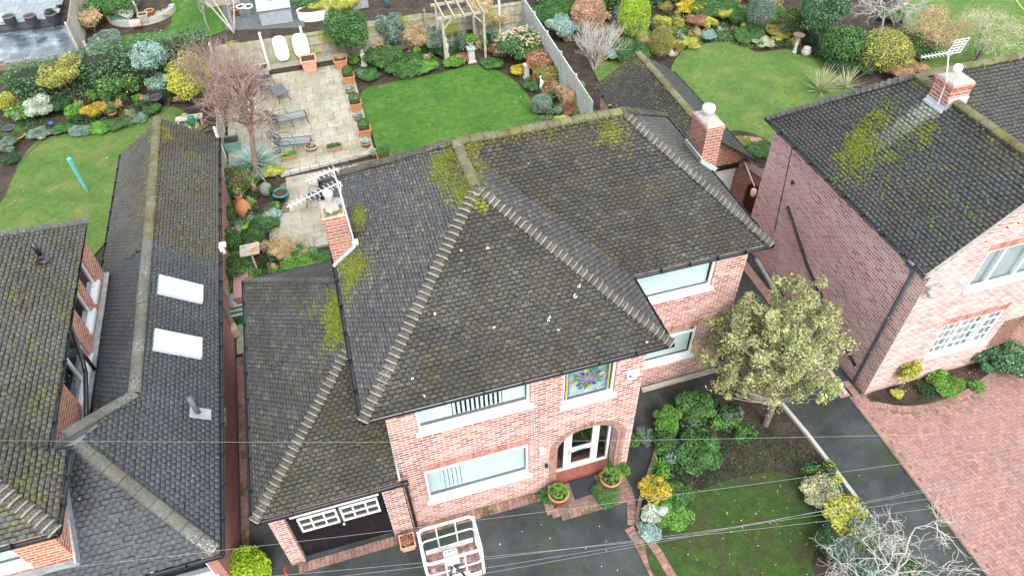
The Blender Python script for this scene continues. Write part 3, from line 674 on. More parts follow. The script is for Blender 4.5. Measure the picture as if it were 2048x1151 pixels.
gg = MB(); gg.obox(oG, X_, nF, .6, 2.52, -.138, -.130, 1.34, 1.96); gg.obox(oG, X_, nF, .5, 2.56, -.138, -.130, 2.2, 2.46); obj('pane', gg, basic('dark_pane', (.03,.04,.04), (.06,.07,.06), 3, .05, spec=.8), gdo)
kn = MB(); kn.ico(np.array([-3.66+1.58, gy+.10, 1.2]), .035, 2); obj('knob', kn, M['white'], gdo, True)
dp = MB(); dp.tube([(-.36,8.93,2.70),(-.36,9.0,2.5),(-.36,9.07,2.3),(-.36,9.07,.12)], .04, 8); dp.box((-.36,8.92,2.72),(.16,.1,.1)); obj('downpipe', dp, M['black'], H, True)
gl_ = MB(); gl_.obox(oF, X_, nF, 3.52, 3.64, .0, .09, 2.08, 2.28); obj('wall_lamp', gl_, basic('frosted_lamp', (.62,.62,.52), (.5,.5,.42), 9, .4), H)
gl_ = MB(); gl_.obox(oF, X_, nF, 3.69, 3.77, .0, .05, 1.28, 1.42); obj('doorbell', gl_, M['black'], H)
al = MB(); al.prism([(5.67,4.60),(6.0,4.60),(6.0,4.42),(5.84,4.34),(5.70,4.40)], 0, .07); al.v = [(oF[0]+a, 9.15-c, b) for a, b, c in al.v]; ao = obj('alarm_box', al, M['white'], H)
al = MB(); al.obox(oF, X_, nF, 5.74, 5.80, .071, .076, 4.45, 4.52); obj('badge', al, M['black'], ao)
cb = MB(); cb.tube([(3.35-.45,9.13,.5+4.7),(3.4-.45,9.13,3),(3.42-.45,9.13,2.9)], .006, 4); obj('wall_cable', cb, M['whitepaint'], H)

# ---------------------------------------------------------------- house on the left with its tiled extension
L = thing('brick_house', 'orange brick house at the left edge with a slate roofed side extension', 'house', (-7,9,0))
lz = 5.0
def lp(x, y): return lz+.77*(-7.5-x)
l0,l1 = (-7.52,10.6,lz),(-7.52,18.4,lz)
pk = [(-7.5-7,18.4-6.9,lz+5.3)]
lplanes = [[(-7.5,10.4,lz),(-7.62,18.55,lz),(-11.6,14.6,lz+3.05),(-11.6,12.6,lz+3.05),(-9.8,10.4,lz+1.75)],
           [(-7.06,8.58,lz),(-7.1,10.46,lz),(-9.8,10.4,lz+1.9),(-9.0,10.4,lz+1.5)],
           [(-7.06,8.58,lz),(-8.9,10.42,lz+1.42),(-13,10.42,lz+1.42),(-13,8.58,lz)],
           [(-7.62,18.55,lz),(-16,18.55,lz),(-11.6,14.6,lz+3.05)]]
lplanes[1] = [(-7.06,8.58,lz),(-7.1,10.46,lz),(-8.92,10.46,lz+1.42)]
lr = roof(L, [lplanes[0], lplanes[2], lplanes[3]], M['tile_left'], 200, gauge=.105, width=.16)
V_, F_ = tile_arrays(lplanes[1], .105, .16, seed=3); d_ = MB(); d_.add([np.array(q)-np.array([0,0,.03]) for q in lplanes[1]], [(0,1,2)])
r2 = obj('bay_roof', d_, M['deck'], L); obj('tiles', (V_, F_), M['tile_left'], r2)
put_hips(r2, [(lplanes[1][0], (-9.0,10.5,lz+1.5))], .16, .11, 9, 'hip')
obj('ridge_tiles', ridge_tiles([(lplanes[0][1], lplanes[0][2])], .22, .12, 10), M['ridge_grey'], lr)
mossy(moss_clumps([(on_plane(lplanes[0],(-8.6,13.5),(.9,2.2)),300),(on_plane(lplanes[1],(-7.6,9.6),(.3,.5)),50)], 5, .010, .02), 'moss_olive', lr)
lw = MB(); opl = [(4.62,5.75,3.45,4.45),(6.0,6.6,3.6,4.5),(7.2,8.3,3.5,4.75)]
opl = [(2.75,4.5,3.25,4.35),(5.2,6.0,3.5,4.4),(6.35,7.15,3.55,4.75)]
wall(lw, (-7.85,10.4,0), Y_, (1,0,0), 7.9, 0, lz-.1, opl)
wall(lw, (-7.44,8.9,0), Y_, (1,0,0), 1.5, 0, lz-.1); wall(lw, (-13,8.9,0), X_, nF, 5.56, 0, lz-.1, [(3.3,4.75,3.62,4.6)])
wall(lw, (-7.85,10.4,0), X_, (0,1,0), .41, 0, lz-.1); wall(lw, (-13,18.3,0), X_, (0,1,0), 5.15, 0, lz-.1)
obj('wall', lw, M['brick_o'], L)
for q in opl: window(L, (-7.85,10.4,0), Y_, (1,0,0), *q, splits=(.5,) if q[1]-q[0] > 1 else (), dark=True)
window(L, (-13,8.9,0), X_, nF, 3.3,4.75,3.62,4.6, blind='net')
gutters(lr, [((-7.68,18.6,lz-.04),(-7.46,10.5,lz-.04)),((-7.02,10.5,lz-.04),(-7.0,8.54,lz-.04)),((-13,8.52,lz-.04),(-7.0,8.52,lz-.04))])
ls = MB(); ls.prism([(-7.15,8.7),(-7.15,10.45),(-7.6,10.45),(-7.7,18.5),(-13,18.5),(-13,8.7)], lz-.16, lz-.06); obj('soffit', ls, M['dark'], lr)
pp_ = MB(); pp_.tube([(-7.82,15.0,4.75),(-7.66,14.1,3.95),(-7.62,13.75,3.75)], .055, 8); pp_.tube([(-7.66,14.3,4.1),(-7.66,14.3,3.3)], .05, 8); pp_.tube([(-7.62,13.8,3.8),(-7.62,12.4,3.35)], .06, 8); obj('downpipe', pp_, M['black'], L, True)
vp = MB(); vp.tube([(-8.3,16.6,5.6),(-8.3,16.6,6.0)], .06, 10); vp.box((-8.2,16.35,5.58),(.35,.2,.04)); obj('vent_pipe', vp, M['black'], L, True)
# extension
ez, ek = 2.8, .75
def er(x): return ez+ek*(-4.63-x)
R1, R2 = (-6.38,25.4,er(-6.38)), (-6.26,12.5,er(-6.26)); R3 = (-7.28,11.05,er(-7.28)); eF = 8.4
hipT = (-7.1,10.87,er(-7.1))
e_new = [[(-4.63,12.5,ez),(-4.63,18.2,ez),(-6.3,18.2,er(-6.3)),R2],[(-4.63,eF,ez),(-4.63,12.5,ez),R2,hipT],[(-4.63,eF,ez),hipT,(-9.4,10.87,er(-7.1)),(-9.4,eF,ez)]]
e_old = [[(-4.63,18.2,ez),(-4.63,25.5,ez),R1,(-6.3,18.2,er(-6.3))],[(-8.13,25.5,ez),(-8.13,18.55,ez),(-6.3,18.2,er(-6.3)),R1]]
e_left = [[(-7.72,18.55,ez+.3),(-7.66,12.35,ez+.35),R2,(-6.3,18.4,er(-6.3))]]
ex = roof(L, e_new+e_left, M['tile_ext'], 300, name='extension_roof', gauge=.11, width=.165, th=.008, jit=.0015, gap=.0025, cover=.90)
exo = roof(L, e_old, M['tile_ext_old'], 340, name='old_extension_roof', gauge=.1, width=.165, th=.010)
sd_ = MB(); sd_.add([R2, hipT, (-7.45,10.87,4.60), (-7.84,10.9,4.35), (-7.84,12.3,3.42), (-7.66,12.35,3.2)], [(0,1,2,3),(0,3,4,5)]); obj('lead_saddle', sd_, basic('grey_lead', (.22,.24,.24), (.30,.32,.32), 3, .6), ex)
put_ridges(ex, [(R2,(-6.3,18.3,er(-6.3)+.0)),(R2,(-7.35,11.1,4.78)),((-4.7,8.45,2.86),hipT)], .45, .14, 12, 'ridge_grey', .6)
obj('ridge_tiles', ridge_tiles([((-6.3,18.3,er(-6.3)),R1)], .33, .14, 13, .6), M['ridge_moss'], exo)
mossy(moss_clumps([(seg((-6.32,19.5,er(-6.32)),R1,.13,.04),260),(on_plane(e_old[0],(-5.4,22.5),(.4,1.8)),190),(on_plane(e_old[0],(-5.2,19.4),(.4,.6)),70)], 15, .02, .04), 'moss_olive', exo)
gutters(ex, [((-4.57,eF-.05,ez-.04),(-4.57,25.5,ez-.04)),((-9.4,eF-.06,ez-.04),(-4.57,eF-.06,ez-.04)),((-8.19,25.5,ez-.04),(-8.19,18.6,ez-.04))])
for p0_, p1_, a_, b_ in (((-7.80,18.3,ez+.38),(-7.74,12.3,ez+.45),.16,.06),((-7.42,8.82,3.28),(-7.42,10.8,4.68),.05,.22),((-9.4,8.86,3.22),(-7.42,8.86,3.22),.05,.26),((-7.82,12.3,3.42),(-7.82,10.75,4.5),.05,.2)):
    lf = MB(); lf.beam(p0_, p1_, a_, b_); obj('flashing', lf, M['lead'], ex)
ew = MB(); wall(ew, (-4.95,8.75,0), Y_, (1,0,0), 16.6, 0, ez-.02); wall(ew, (-9.4,8.75,0), X_, nF, 4.45, 0, ez-.02, [(3.0,4.2,1.2,2.35)]); wall(ew, (-8.0,25.35,0), X_, (0,1,0), 3.05, 0, ez-.02); wall(ew, (-8.0,18.4,0), Y_, (-1,0,0), 6.95, 0, ez-.02)
ew.add([(-4.95,25.35,ez-.02),(-8.0,25.35,ez-.02),(-6.4,25.35,4.0)], [(0,1,2)])
obj('extension_wall', ew, M['brick_e'], L); window(L, (-9.4,8.75,0), X_, nF, 3.0,4.2,1.2,2.35, dark=True)
for y0, y1 in ((16.15,17.05),(14.0,14.95)):
    n3 = np.array([ek,0,1])/math.hypot(ek,1); s3 = np.array([-1,0,ek])/math.hypot(ek,1); o3 = np.array([-5.0,0,er(-5.0)])
    fr = MB(); gl3 = MB(); y1 = y0+.72
    def sk(mb, a, b, c, d, h0, h1): 
        vs = [o3+s3*s+np.array([0,1,0])*y+n3*h for h in (h0,h1) for (s,y) in ((a,c),(b,c),(b,d),(a,d))]; mb.add(vs, ((0,3,2,1),(4,5,6,7),(0,1,5,4),(1,2,6,5),(2,3,7,6),(3,0,4,7)))
    sk(fr,.02,.12,y0,y1,.0,.12); sk(fr,1.13,1.25,y0,y1,.0,.12); sk(fr,.12,1.13,y0,y0+.07,.0,.115); sk(fr,.12,1.13,y1-.07,y1,.0,.115)
    s_o = obj('skylight', fr, basic('grey_frame', (.50,.52,.54), (.44,.46,.48), 4, .4), ex); sk(gl3,.12,1.13,y0+.07,y1-.07,.07,.09); obj('pane', gl3, basic('skylight_blind', (.62,.64,.65), (.58,.60,.62), 2, .08, spec=.8), s_o)
vp = MB(); vp.tube([(-5.05,12.2,3.0),(-5.05,12.2,3.75)], .07, 10); vp.tube([(-5.05,12.2,3.75),(-5.05,12.2,3.76)], .05, 10); vo_ = obj('vent_pipe', vp, basic('grey_plastic', (.10,.11,.13), (.13,.14,.16), 4, .5), ex, True)
vp = MB(); vp.add([(-5.2,12.0,er(-5.2)+.03),(-4.78,12.0,er(-4.78)+.03),(-4.78,12.35,er(-4.78)+.03),(-5.2,12.35,er(-5.2)+.03)], [(0,1,2,3)]); obj('flashing', vp, M['lead'], vo_)
for y in (9.0,): 
    fp = MB(); fp.tube([(-4.9,9.35,2.62),(-4.86,9.35,2.5),(-4.72,8.5,.5)], .045, 8); 
lt = MB(); lt.box((-4.52,18.85,2.75),(.14,.12,.3)); lt.box((-4.45,18.85,2.95),(.2,.16,.1)); obj('security_light', lt, M['white'], L)
tp = MB()
for y in (12.9,13.2): tp.tube([(-4.93,y,1.5),(-4.86,y,1.5),(-4.86,y,1.62)], .05, 8); tp.lathe([(.06,0),(.085,.14),(.085,.17),(0,.17)], (-4.84,y,1.6), 10)
obj('wall_pot', tp, basic('grey_green_pot', (.35,.42,.38), (.22,.30,.25), 20, .7), L)

# ---------------------------------------------------------------- house on the right
Rr = thing('brick_house', 'red brick house at the right edge with front gable and moss below its chimney', 'house', (16,9.3,0))
rz, rk = 5.35, .95
def rp(x): return rz+rk*(x-13.3)
rx = 15.85; rt = rp(rx)
rl = [[(13.3,16.75,rz),(13.3,9.2,rz),(rx,9.2,rt),(rx,14.2,rt)],[(24,16.75,rz),(13.3,16.75,rz),(rx,14.2,rt),(24,14.2,rt)],[(rx,9.2,rt),(18.4,9.2,rz),(18.4,11.7,rz),(rx,14.2,rt)],[(18.4,11.7,rz),(24,11.7,rz),(24,14.2,rt),(rx,14.2,rt)]]
rr_ = roof(Rr, rl, M['tile_right'], 400, gauge=.105, width=.165, th=.012, jit=.002, cover=.78)
put_ridges(rr_, [((rx,9.2,rt),(rx,14.2,rt)),((rx,14.2,rt),(24,14.2,rt))], .4, .13, 21, 'ridge_moss', .6)
put_hips(rr_, [(rl[0][0], rl[0][3])], .17, .11, 22)
mossy(moss_clumps([(on_plane(rl[0],(14.15,13.55),(.22,.28)),260),(on_plane(rl[0],(14.75,14.0),(.3,.18)),130),(on_plane(rl[0],(14.9,12.7),(.3,.3)),70),(on_plane(rl[0],(13.85,13.0),(.25,.3)),90),(seg((rx,9.2,rt),(rx,14.2,rt),.13,.04),120),(seg((rx,14.2,rt),(22,14.2,rt),.12,.05),200),(on_plane(rl[0],(14.4,11.2),(.7,1.2)),110)], 24, .016, .036), 'moss', rr_)
# clean pale streak of wash-off below the chimney
vg2 = MB(); vg2.beam((13.24,9.2,rp(13.24)-.01),(rx,9.2,rt-.0),.07,.05); vg2.beam((rx,9.2,rt),(18.45,9.2,rp(rx)-rk*(18.45-rx)),.07,.05); obj('verge', vg2, M['cement'], rr_)
gutters(rr_, [((13.24,16.8,rz-.04),(13.24,9.2,rz-.04)),((24,16.81,rz-.04),(13.24,16.81,rz-.04))])
sf = MB(); sf.box((13.45,13,rz-.13),(.22,7.5,.06)); obj('fascia', sf, M['white'], rr_)
rw = MB(); opr = [(1.62,3.72,1.28,2.68),(1.55,3.72,4.15,5.55)]
oR = (13.58,9.3,0)
wall(rw, oR, Y_, (-1,0,0), 7.3, 0, rz-.04); wall(rw, oR, X_, nF, 4.7, 0, rz, opr, rev=.1)
wall(rw, (18.28,9.3,0), Y_, (1,0,0), 2.6, 0, rz-.04); wall(rw, (18.28,11.9,0), X_, nF, 5.7, 0, rz-.04); wall(rw, (13.58,16.6,0), X_, (0,1,0), 10.4, 0, rz-.04)
for w0 in (1.55, 3.72):
    pass
rw2 = MB(); o0 = np.array(oR)
# gable above the eaves, with the top of the upper window cut out
ga_ = [(13.58,rz),(15.13,rz),(15.13,5.55),(17.3,5.55),(17.3,rz),(18.28,rz),(rx,rp(rx)-.06)]
rw.add([(a,9.3,z) for a, z in ga_], [tuple(range(7))])
obj('wall', rw, M['brick_r'], Rr)
window(Rr, oR, X_, nF, 1.62,3.72,1.28,2.68, splits=(.30,.72), bars=(9,4), blind='net_grey', rec=.02)
window(Rr, oR, X_, nF, 1.55,3.72,4.15,5.55, splits=(.28,.70), blind='net_grey', rec=.02)
lintel(Rr, oR, X_, nF, 1.55,3.8,2.70)
lintel(Rr, oR, X_, nF, 1.5,3.8,5.57)
cR = chimney(Rr, 15.58, 16.24, 12.75, 13.38, 6.4, 8.28)
p = MB(); p.lathe([(.11,0),(.12,.12),(.10,.2),(0,.2)], (16.0,13.22,8.33), 12); obj('chimney_pot', p, M['white'], cR, True)
l = MB(); l.beam((15.54,12.70,7.45),(15.54,13.42,7.45),.05,.16); l.box((15.91,12.72,7.62),(.62,.06,.50)); l.box((15.91,13.065,7.42),(.70,.67,.46)); l.add([(15.12,12.66,rp(15.12)+.04),(15.56,12.66,rp(15.56)+.04),(15.56,13.44,rp(15.56)+.04),(15.12,13.44,rp(15.12)+.04)],[(0,1,2,3)][:0]); obj('flashing', l, basic('pale_lead', (.50,.54,.57), (.38,.42,.45), 6, .4), cR)
dp = MB(); dp.tube([(13.24,9.75,rz-.08),(13.40,9.75,rz-.3),(13.51,9.75,rz-.55),(13.51,9.75,.1)], .05, 8); dp.box((13.3,9.75,rz-.1),(.18,.2,.16))
for z in (1.6,3.1): dp.tube([(13.51,9.75,z),(13.51,9.75,z+.06)], .062, 8)
obj('downpipe', dp, basic('grey_downpipe', (.07,.09,.12), (.10,.12,.15), 3, .35, spec=.6), Rr, True)
pb = MB(); pb.tube([G(1555,462,0)*0+np.array([13.55,14.95,3.05]),(13.55,13.2,1.9),(13.55,11.2,1.05),(13.55,10.0,.62)], .05, 8); obj('waste_pipe', pb, M['black'], Rr, True)
pb = MB(); pb.tube([(13.57,15.6,5.0),(13.57,15.4,3.4),(13.57,15.2,1.8)], .012, 5); obj('wall_cable', pb, M['dark'], Rr)
pb = MB(); pb.lathe([(.05,0),(.07,.03),(.05,.08),(0,.09)], (0,0,0), 10); pb.v = [(13.57-z, 15.05+x, 3.95+y) for x, y, z in pb.v]; obj('vent', pb, M['black'], Rr, True)
fl2 = MB(); fl2.beam((13.6,9.26,4.75),(14.0,9.2,4.78),.03,.03); fl2.beam((13.55,9.6,5.05),(13.66,9.24,4.7),.035,.035)
for x in (13.66,13.72): fl2.lathe([(.03,0),(.08,.05),(.085,.14),(0,.15)], (x,9.15,4.58-.12*(x>13.7)), 10)
obj('security_light', fl2, M['lead'], Rr, True)
# front bed trellis
tr_ = MB()
for i in range(7): tr_.obox(oR, X_, nF, 4.05+i*.11, 4.07+i*.11, .02, .04, .85, 2.1)
for i in range(9): tr_.obox(oR, X_, nF, 4.0, 4.76, .041, .055, .92+i*.14, .945+i*.14)
tag(obj('trellis', tr_, basic('brown_trellis', (.28,.17,.10), (.2,.12,.07), 9, .8)), 'brown wooden trellis fixed to the brick wall right of the white barred window', 'trellis')

# ---------------------------------------------------------------- outbuilding behind, and the arched side gate
O = thing('outbuilding', 'low brick garage with mossy gabled tile roof between the two gardens', 'outbuilding', (12.6,18.4,0))
oz, ot = 2.4, 3.6; ox = 12.65
op = [[(10.82,25.2,oz),(10.82,18.35,oz),(ox,18.35,ot),(ox,25.2,ot)],[(14.45,18.35,oz),(14.45,25.2,oz),(ox,25.2,ot),(ox,18.35,ot)]]
orf = roof(O, op, M['tile_out'], 500)
obj('ridge_tiles', ridge_tiles([((ox,18.35,ot),(ox,25.2,ot))], .33, .14, 31, .6), M['ridge_moss'], orf)
mossy(moss_clumps([(seg((ox,18.6,ot),(ox,25.1,ot),.16,.04),260),(on_plane(op[0],(12.2,21.5),(.25,2.2)),180),(on_plane(op[0],(11.4,25.0),(.5,.1)),60)], 33, .02, .04), 'moss_olive', orf)
gutters(orf, [((10.77,25.2,oz-.04),(10.77,18.35,oz-.04)),((14.5,18.35,oz-.04),(14.5,25.2,oz-.04))])
owl = MB(); wall(owl, (11.0,18.6,0), X_, nF, 3.3, 0, oz, [(2.02,2.95,0,2.02)]); wall(owl, (11.0,18.6,0), Y_, (-1,0,0), 6.4, 0, oz); wall(owl, (14.3,18.6,0), Y_, (1,0,0), 6.4, 0, oz); wall(owl, (11.0,25.0,0), X_, (0,1,0), 3.3, 0, oz)
for y, f in ((18.6,(0,1,2)),(25.0,(0,2,1))): owl.add([(11.0,y,oz),(14.3,y,oz),(ox,y,ot-.05)], [f])
obj('wall', owl, M['chim'], O)
vg = MB(); vg.beam((10.85,18.37,oz+.01),(ox,18.37,ot+.02),.04,.07); vg.beam((14.42,18.37,oz+.01),(ox,18.37,ot+.02),.04,.07); vg.obox((11.0,18.6,0),X_,nF,1.75,3.15,.0,.05,2.03,2.22); obj('bargeboard', vg, M['black'], orf)
gdw = MB(); gdw.obox((11.0,18.6,0),X_,nF,2.02,2.95,-.1,-.05,0,2.02); gdw.obox((11.0,18.6,0),X_,nF,2.74,2.78,-.05,-.03,0,2.02); obj('garage_door', gdw, M['white'], O)
# arched side gate between the outbuilding and the right house
gt = thing('garden_wall', 'dark brick side wall with an arched gateway between the outbuilding and the right house', 'wall', (13.2,17.6,0))
pa, pb_ = np.array([13.98,18.58,0]), np.array([14.42,16.62,0]); du = (pb_-pa); GL = np.linalg.norm(du); du = du/GL; gn = np.array([-du[1]*-1, du[0]*-1, 0]); gn = np.array([du[1], -du[0], 0])
if gn[0] > 0: gn = -gn
gwm = MB(); ga0, ga1 = .62, 1.46; gc, gr0 = 1.04, .42
for side in (0, -.24):
    oo = pa+gn*side
    wall(gwm, oo, du, gn if side == 0 else -gn, GL, 0, 2.25, [(ga0,ga1,0,1.85,'x')])
    for i in range(12):
        t0, t1 = math.pi*i/12, math.pi*(i+1)/12
        q = [(gc+gr0*math.cos(t1), 1.43+gr0*math.sin(t1)), (gc+gr0*math.cos(t0), 1.43+gr0*math.sin(t0))]
        gwm.add([oo+du*q[0][0]+np.array([0,0,q[0][1]]), oo+du*q[1][0]+np.array([0,0,q[1][1]]), oo+du*q[1][0]+np.array([0,0,1.85]), oo+du*q[0][0]+np.array([0,0,1.85])], [(0,1,2,3)])
gpath = [(gc+gr0, 0)]+[(gc+gr0*math.cos(t), 1.43+gr0*math.sin(t)) for t in np.linspace(0, math.pi, 13)]+[(gc-gr0, 0)]
for (a, za), (b, zb) in zip(gpath[:-1], gpath[1:]): gwm.add([pa+du*a+np.array([0,0,za]), pa+du*b+np.array([0,0,zb]), pa-gn*.24+du*b+np.array([0,0,zb]), pa-gn*.24+du*a+np.array([0,0,za])], [(0,1,2,3)])
obj('wall', gwm, M['brick_e'], gt)
cp = MB(); cp.obox(pa, du, gn, 0.0, GL, -.30, .06, 2.25, 2.32); obj('coping', cp, basic('brown_coping', (.22,.13,.11), (.16,.10,.085), 7, .85), gt)
gdm = MB(); gdm.obox(pa, du, gn, ga0-.02, ga1+.02, -.16, -.12, 0, 1.9); obj('gate', gdm, basic('brown_gate', (.10,.035,.025), (.06,.02,.016), 5, .6), gt)
lmp = MB(); lmp.beam((14.0,18.3,2.45),(13.62,16.9,2.42),.035,.035); lmp.lathe([(.05,0),(.10,.08),(.10,.28),(.03,.34)], (13.50,16.72,2.15), 12)
tag(obj('wall_lamp', lmp, basic('cream_lamp', (.62,.58,.42), (.5,.46,.34), 8, .4), smooth=True), 'cream bulkhead lamp on the corner of the right house by the arched gate', 'lamp')
# ---------------------------------------------------------------- ground, paving, lawns
def PX(pts, z=0.0): return [tuple(G(x, y, z)[:2]) for x, y in pts]
def smooth(pts, k=6):
    P = [np.array(p, float) for p in pts]; n = len(P); out = []
    for i in range(n):
        a, b, c, d = P[i-1], P[i], P[(i+1)%n], P[(i+2)%n]
        for j in range(k):
            t = j/k; out.append(tuple(.5*((2*b)+(c-a)*t+(2*a-5*b+4*c-d)*t*t+(3*b-3*c+d-a)*t**3)))
    return out
def grassmat(name, c1, c2, c3, worn=(.16,.14,.06), wl=.60, wh=.75):
    n = NT(name)
    a = n.mix(n.mr(n.noise(.55, 4, .6), .38, .62), c1, c2)
    a = n.mix(n.mr(n.noise(3.2, 5, .7), .42, .66), a, c3)
    a = n.mix(n.mr(n.noise(.8, 5, .75), wl, wh, 0, .75), a, worn)
    v = n.mr(n.math('ADD', n.math('MULTIPLY', n.noise(38, 3, .8), .55), n.math('MULTIPLY', n.noise(9, 4, .75), .45)), .32, .68, .5, 1.5); a = n.mix(1.0, a, n.comb(v, v, v), 'MULTIPLY')
    n.bump(n.noise(50, 3, .8), .6, .03)
    return n.done(a, .9, .12)
n = NT('garden_soil')
cs_ = n.mix(n.mr(n.noise(1.5, 5, .7), .4, .6), (.042,.033,.027), (.075,.058,.044)); v = n.mr(n.noise(16, 4, .8), .3, .7, .5, 1.5)
cs_ = n.mix(1.0, cs_, n.comb(v, v, v), 'MULTIPLY'); cs_ = n.mix(n.mr(n.vor(9), .08, .13, .8, 0), cs_, (.20,.13,.07)); n.bump(n.noise(14, 5, .8), .8, .06)
M['soil'] = n.done(cs_, .95, .15)
n = NT('asphalt')
ca = n.mix(n.mr(n.noise(.7, 4, .65), .35, .65), (.020,.024,.026), (.058,.064,.067)); ca = n.mix(n.mr(n.noise(.9, 5, .7), .48, .66, 0, .8), ca, (.026,.040,.016)); ca = n.mix(n.mr(n.vor(7), .03, .06, .5, 0), ca, (.2,.2,.18))
v = n.mr(n.noise(60, 2, .9), .25, .75, .55, 1.5); ca = n.mix(1.0, ca, n.comb(v, v, v), 'MULTIPLY'); n.bump(n.noise(70, 2), .5, .01)
M['asphalt'] = n.done(ca, .75, .35)
M['lawn'] = grassmat('lawn_grass', (.050,.132,.020), (.082,.172,.026), (.040,.105,.022))
M['lawn_l'] = grassmat('left_lawn_grass', (.072,.138,.030), (.105,.172,.038), (.060,.115,.030), (.20,.18,.07), .52, .68)
M['lawn_r'] = grassmat('right_lawn_grass', (.078,.148,.034), (.115,.182,.040), (.064,.125,.036), (.22,.21,.06), .54, .70)
M['lawn_f'] = grassmat('front_lawn_grass', (.038,.075,.018), (.050,.095,.02), (.030,.058,.018), (.060,.050,.028), .46, .62)
M['slab'] = island('stone_slabs', [(.31,.285,.22),(.35,.325,.26),(.28,.26,.205),(.37,.35,.29),(.32,.295,.235)], .85, .2, .14, 5, (.22,.215,.13), .9, .48, .66)
M['slab_g'] = island('grey_slabs', [(.19,.22,.235),(.22,.25,.265),(.25,.275,.285),(.17,.20,.215)], .5, .4, .15, 4)
M['slab_w'] = island('wet_slate_slabs', [(.06,.08,.10),(.085,.105,.125),(.12,.145,.165),(.055,.07,.085)], .22, .6, .2, 2, (.30,.34,.37), .5, .5, .66)
M['joint'] = basic('paving_joints', (.17,.15,.10), (.10,.10,.06), 6, .95)
M['block'] = island('clay_pavers', [(.30,.165,.135),(.35,.20,.165),(.25,.145,.13),(.32,.18,.155),(.27,.185,.175)], .8, .25, .2, 9, (.13,.11,.07), .9, .56, .75)
M['edging'] = island('edging_bricks', [(.20,.12,.10),(.26,.15,.12),(.17,.11,.10),(.23,.15,.13),(.29,.18,.14)], .9, .2, .3, 9, (.07,.085,.03), 1.6, .52, .66)
g0 = MB(); g0.add([(-90,-25,-.012),(110,-25,-.012),(110,130,-.012),(-90,130,-.012)], [(0,1,2,3)]); struct('ground', g0, M['soil'])
def sheet(name, pts, m, z, edge=.0):
    b = MB(); b.prism([p for p in pts], z-.03, z); return struct(name, b, m)
sheet('driveway', [(-9.4,-6),(13.9,-6),(13.9,18.6),(5.9,18.7),(5.9,11),(-.5,11),(-3.8,11),(-3.8,16.6),(-4.95,16.6),(-4.95,8.6),(-9.4,8.6)], M['asphalt'], .012)
lawnF = smooth(PX([(1292,1082),(1350,1010),(1440,965),(1540,945),(1610,960),(1660,1010),(1662,1060),(1625,1110),(1615,1180),(1470,1260),(1330,1185)]))
sheet('front_bed', smooth(PX([(1312,845),(1313,885),(1306,921),(1293,956),(1278,1000),(1273,1035),(1280,1080),(1315,1145),(1360,1240),(1700,1260),(1800,1150),(1757,1064),(1700,985),(1612,868),(1545,790),(1470,745),(1400,790),(1345,810)])), M['soil'], .030)
sheet('front_lawn', lawnF, M['lawn_f'], .055)
sheet('right_bed', smooth(PX([(1737,792),(1765,806),(1810,812),(1860,806),(1915,786),(1955,764),(1985,738),(1990,700),(1965,690),(1850,735)])), M['soil'], .075)
# lawns behind the houses
lawnM = smooth(PX([(722,188),(790,166),(880,148),(950,132),(1005,148),(1048,182),(1078,232),(1098,262),(1130,300),(1090,360),(960,420),(830,390),(785,350),(764,325),(742,262)]), 6)
sheet('back_lawn', lawnM, M['lawn'], .05)
sheet('left_lawn', smooth(PX([(-60,500),(8,400),(40,325),(85,280),(170,266),(250,250),(305,222),(345,215),(372,228),(400,270),(330,400),(230,470),(80,600)])), M['lawn_l'], .05)
sheet('right_lawn', smooth(PX([(1190,150),(1205,118),(1250,118),(1330,165),(1345,130),(1368,103),(1430,86),(1485,90),(1512,106),(1575,100),(1590,110),(1645,116),(1685,150),(1705,175),(1720,210),(1640,330),(1500,345),(1330,300),(1250,230)])), M['lawn_r'], .05)
sheet('far_lawn', PX([(1790,12),(1800,-60),(2300,-60),(2400,140),(2048,190),(1850,150)]), M['lawn_r'], .04)
sheet('neighbour_lawn', smooth(PX([(205,86),(260,70),(330,62),(345,30),(345,-40),(420,-60),(455,20),(450,62),(330,92),(240,110)])), M['lawn'], .04)
sheet('small_bed', smooth(PX([(1458,272),(1480,264),(1520,276),(1550,300),(1545,335),(1480,330)])), M['soil'], .075)
# paving made of single slabs and blocks
def slab_field(name, m, x0, x1, y0, y1, sx, sy, z, inside=None, seed=0, gap=.012, base=True, stag=.5):
    b = MB(); rnd = random.Random(seed); j = 0; y = y0
    while y < y1-.01:
        x = x0-(sx*stag if j % 2 else 0); yy = min(y+sy, y1)
        while x < x1:
            xa, xb = max(x, x0), min(x+sx, x1)
            if xb-xa > .05 and (inside is None or inside((xa+xb)/2, (y+yy)/2)): b.box(((xa+xb)/2,(y+yy)/2,z-.02+rnd.uniform(-.002,.002)), (xb-xa-gap, yy-y-gap, .04))
            x += sx
        y += sy; j += 1
    o = struct(name, b, m); return o
def inpoly(poly):
    P = np.array(poly)
    def f(x, y):
        c = False; j = len(P)-1
        for i in range(len(P)):
            if (P[i][1] > y) != (P[j][1] > y) and x < (P[j][0]-P[i][0])*(y-P[i][1])/(P[j][1]-P[i][1])+P[i][0]: c = not c
            j = i
        return c
    return f
upper = [(-5.0,26.25),(1.18,26.75),(1.22,34.0),(.6,34.75),(-2.2,34.9),(-4.9,35.2)]
sheet('patio_base', upper, M['joint'], .148); slab_field('patio', M['slab'], -5, 1.2, 26.5, 35.0, .74, .66, .165, inpoly([(-4.9,26.3),(1.2,26.3),(1.22,34.2),(.5,34.9),(-5,35.1)]), 1, gap=.022)
low = PX([(590,352),(770,300),(790,330),(790,470),(660,492),(585,506),(545,455),(570,405),(560,372)])
low = [low[0],(1.4,26.2),(9.6,26.2),(9.6,18.2),(-.3,18.0),low[4],low[5],low[6],low[7],low[8]]
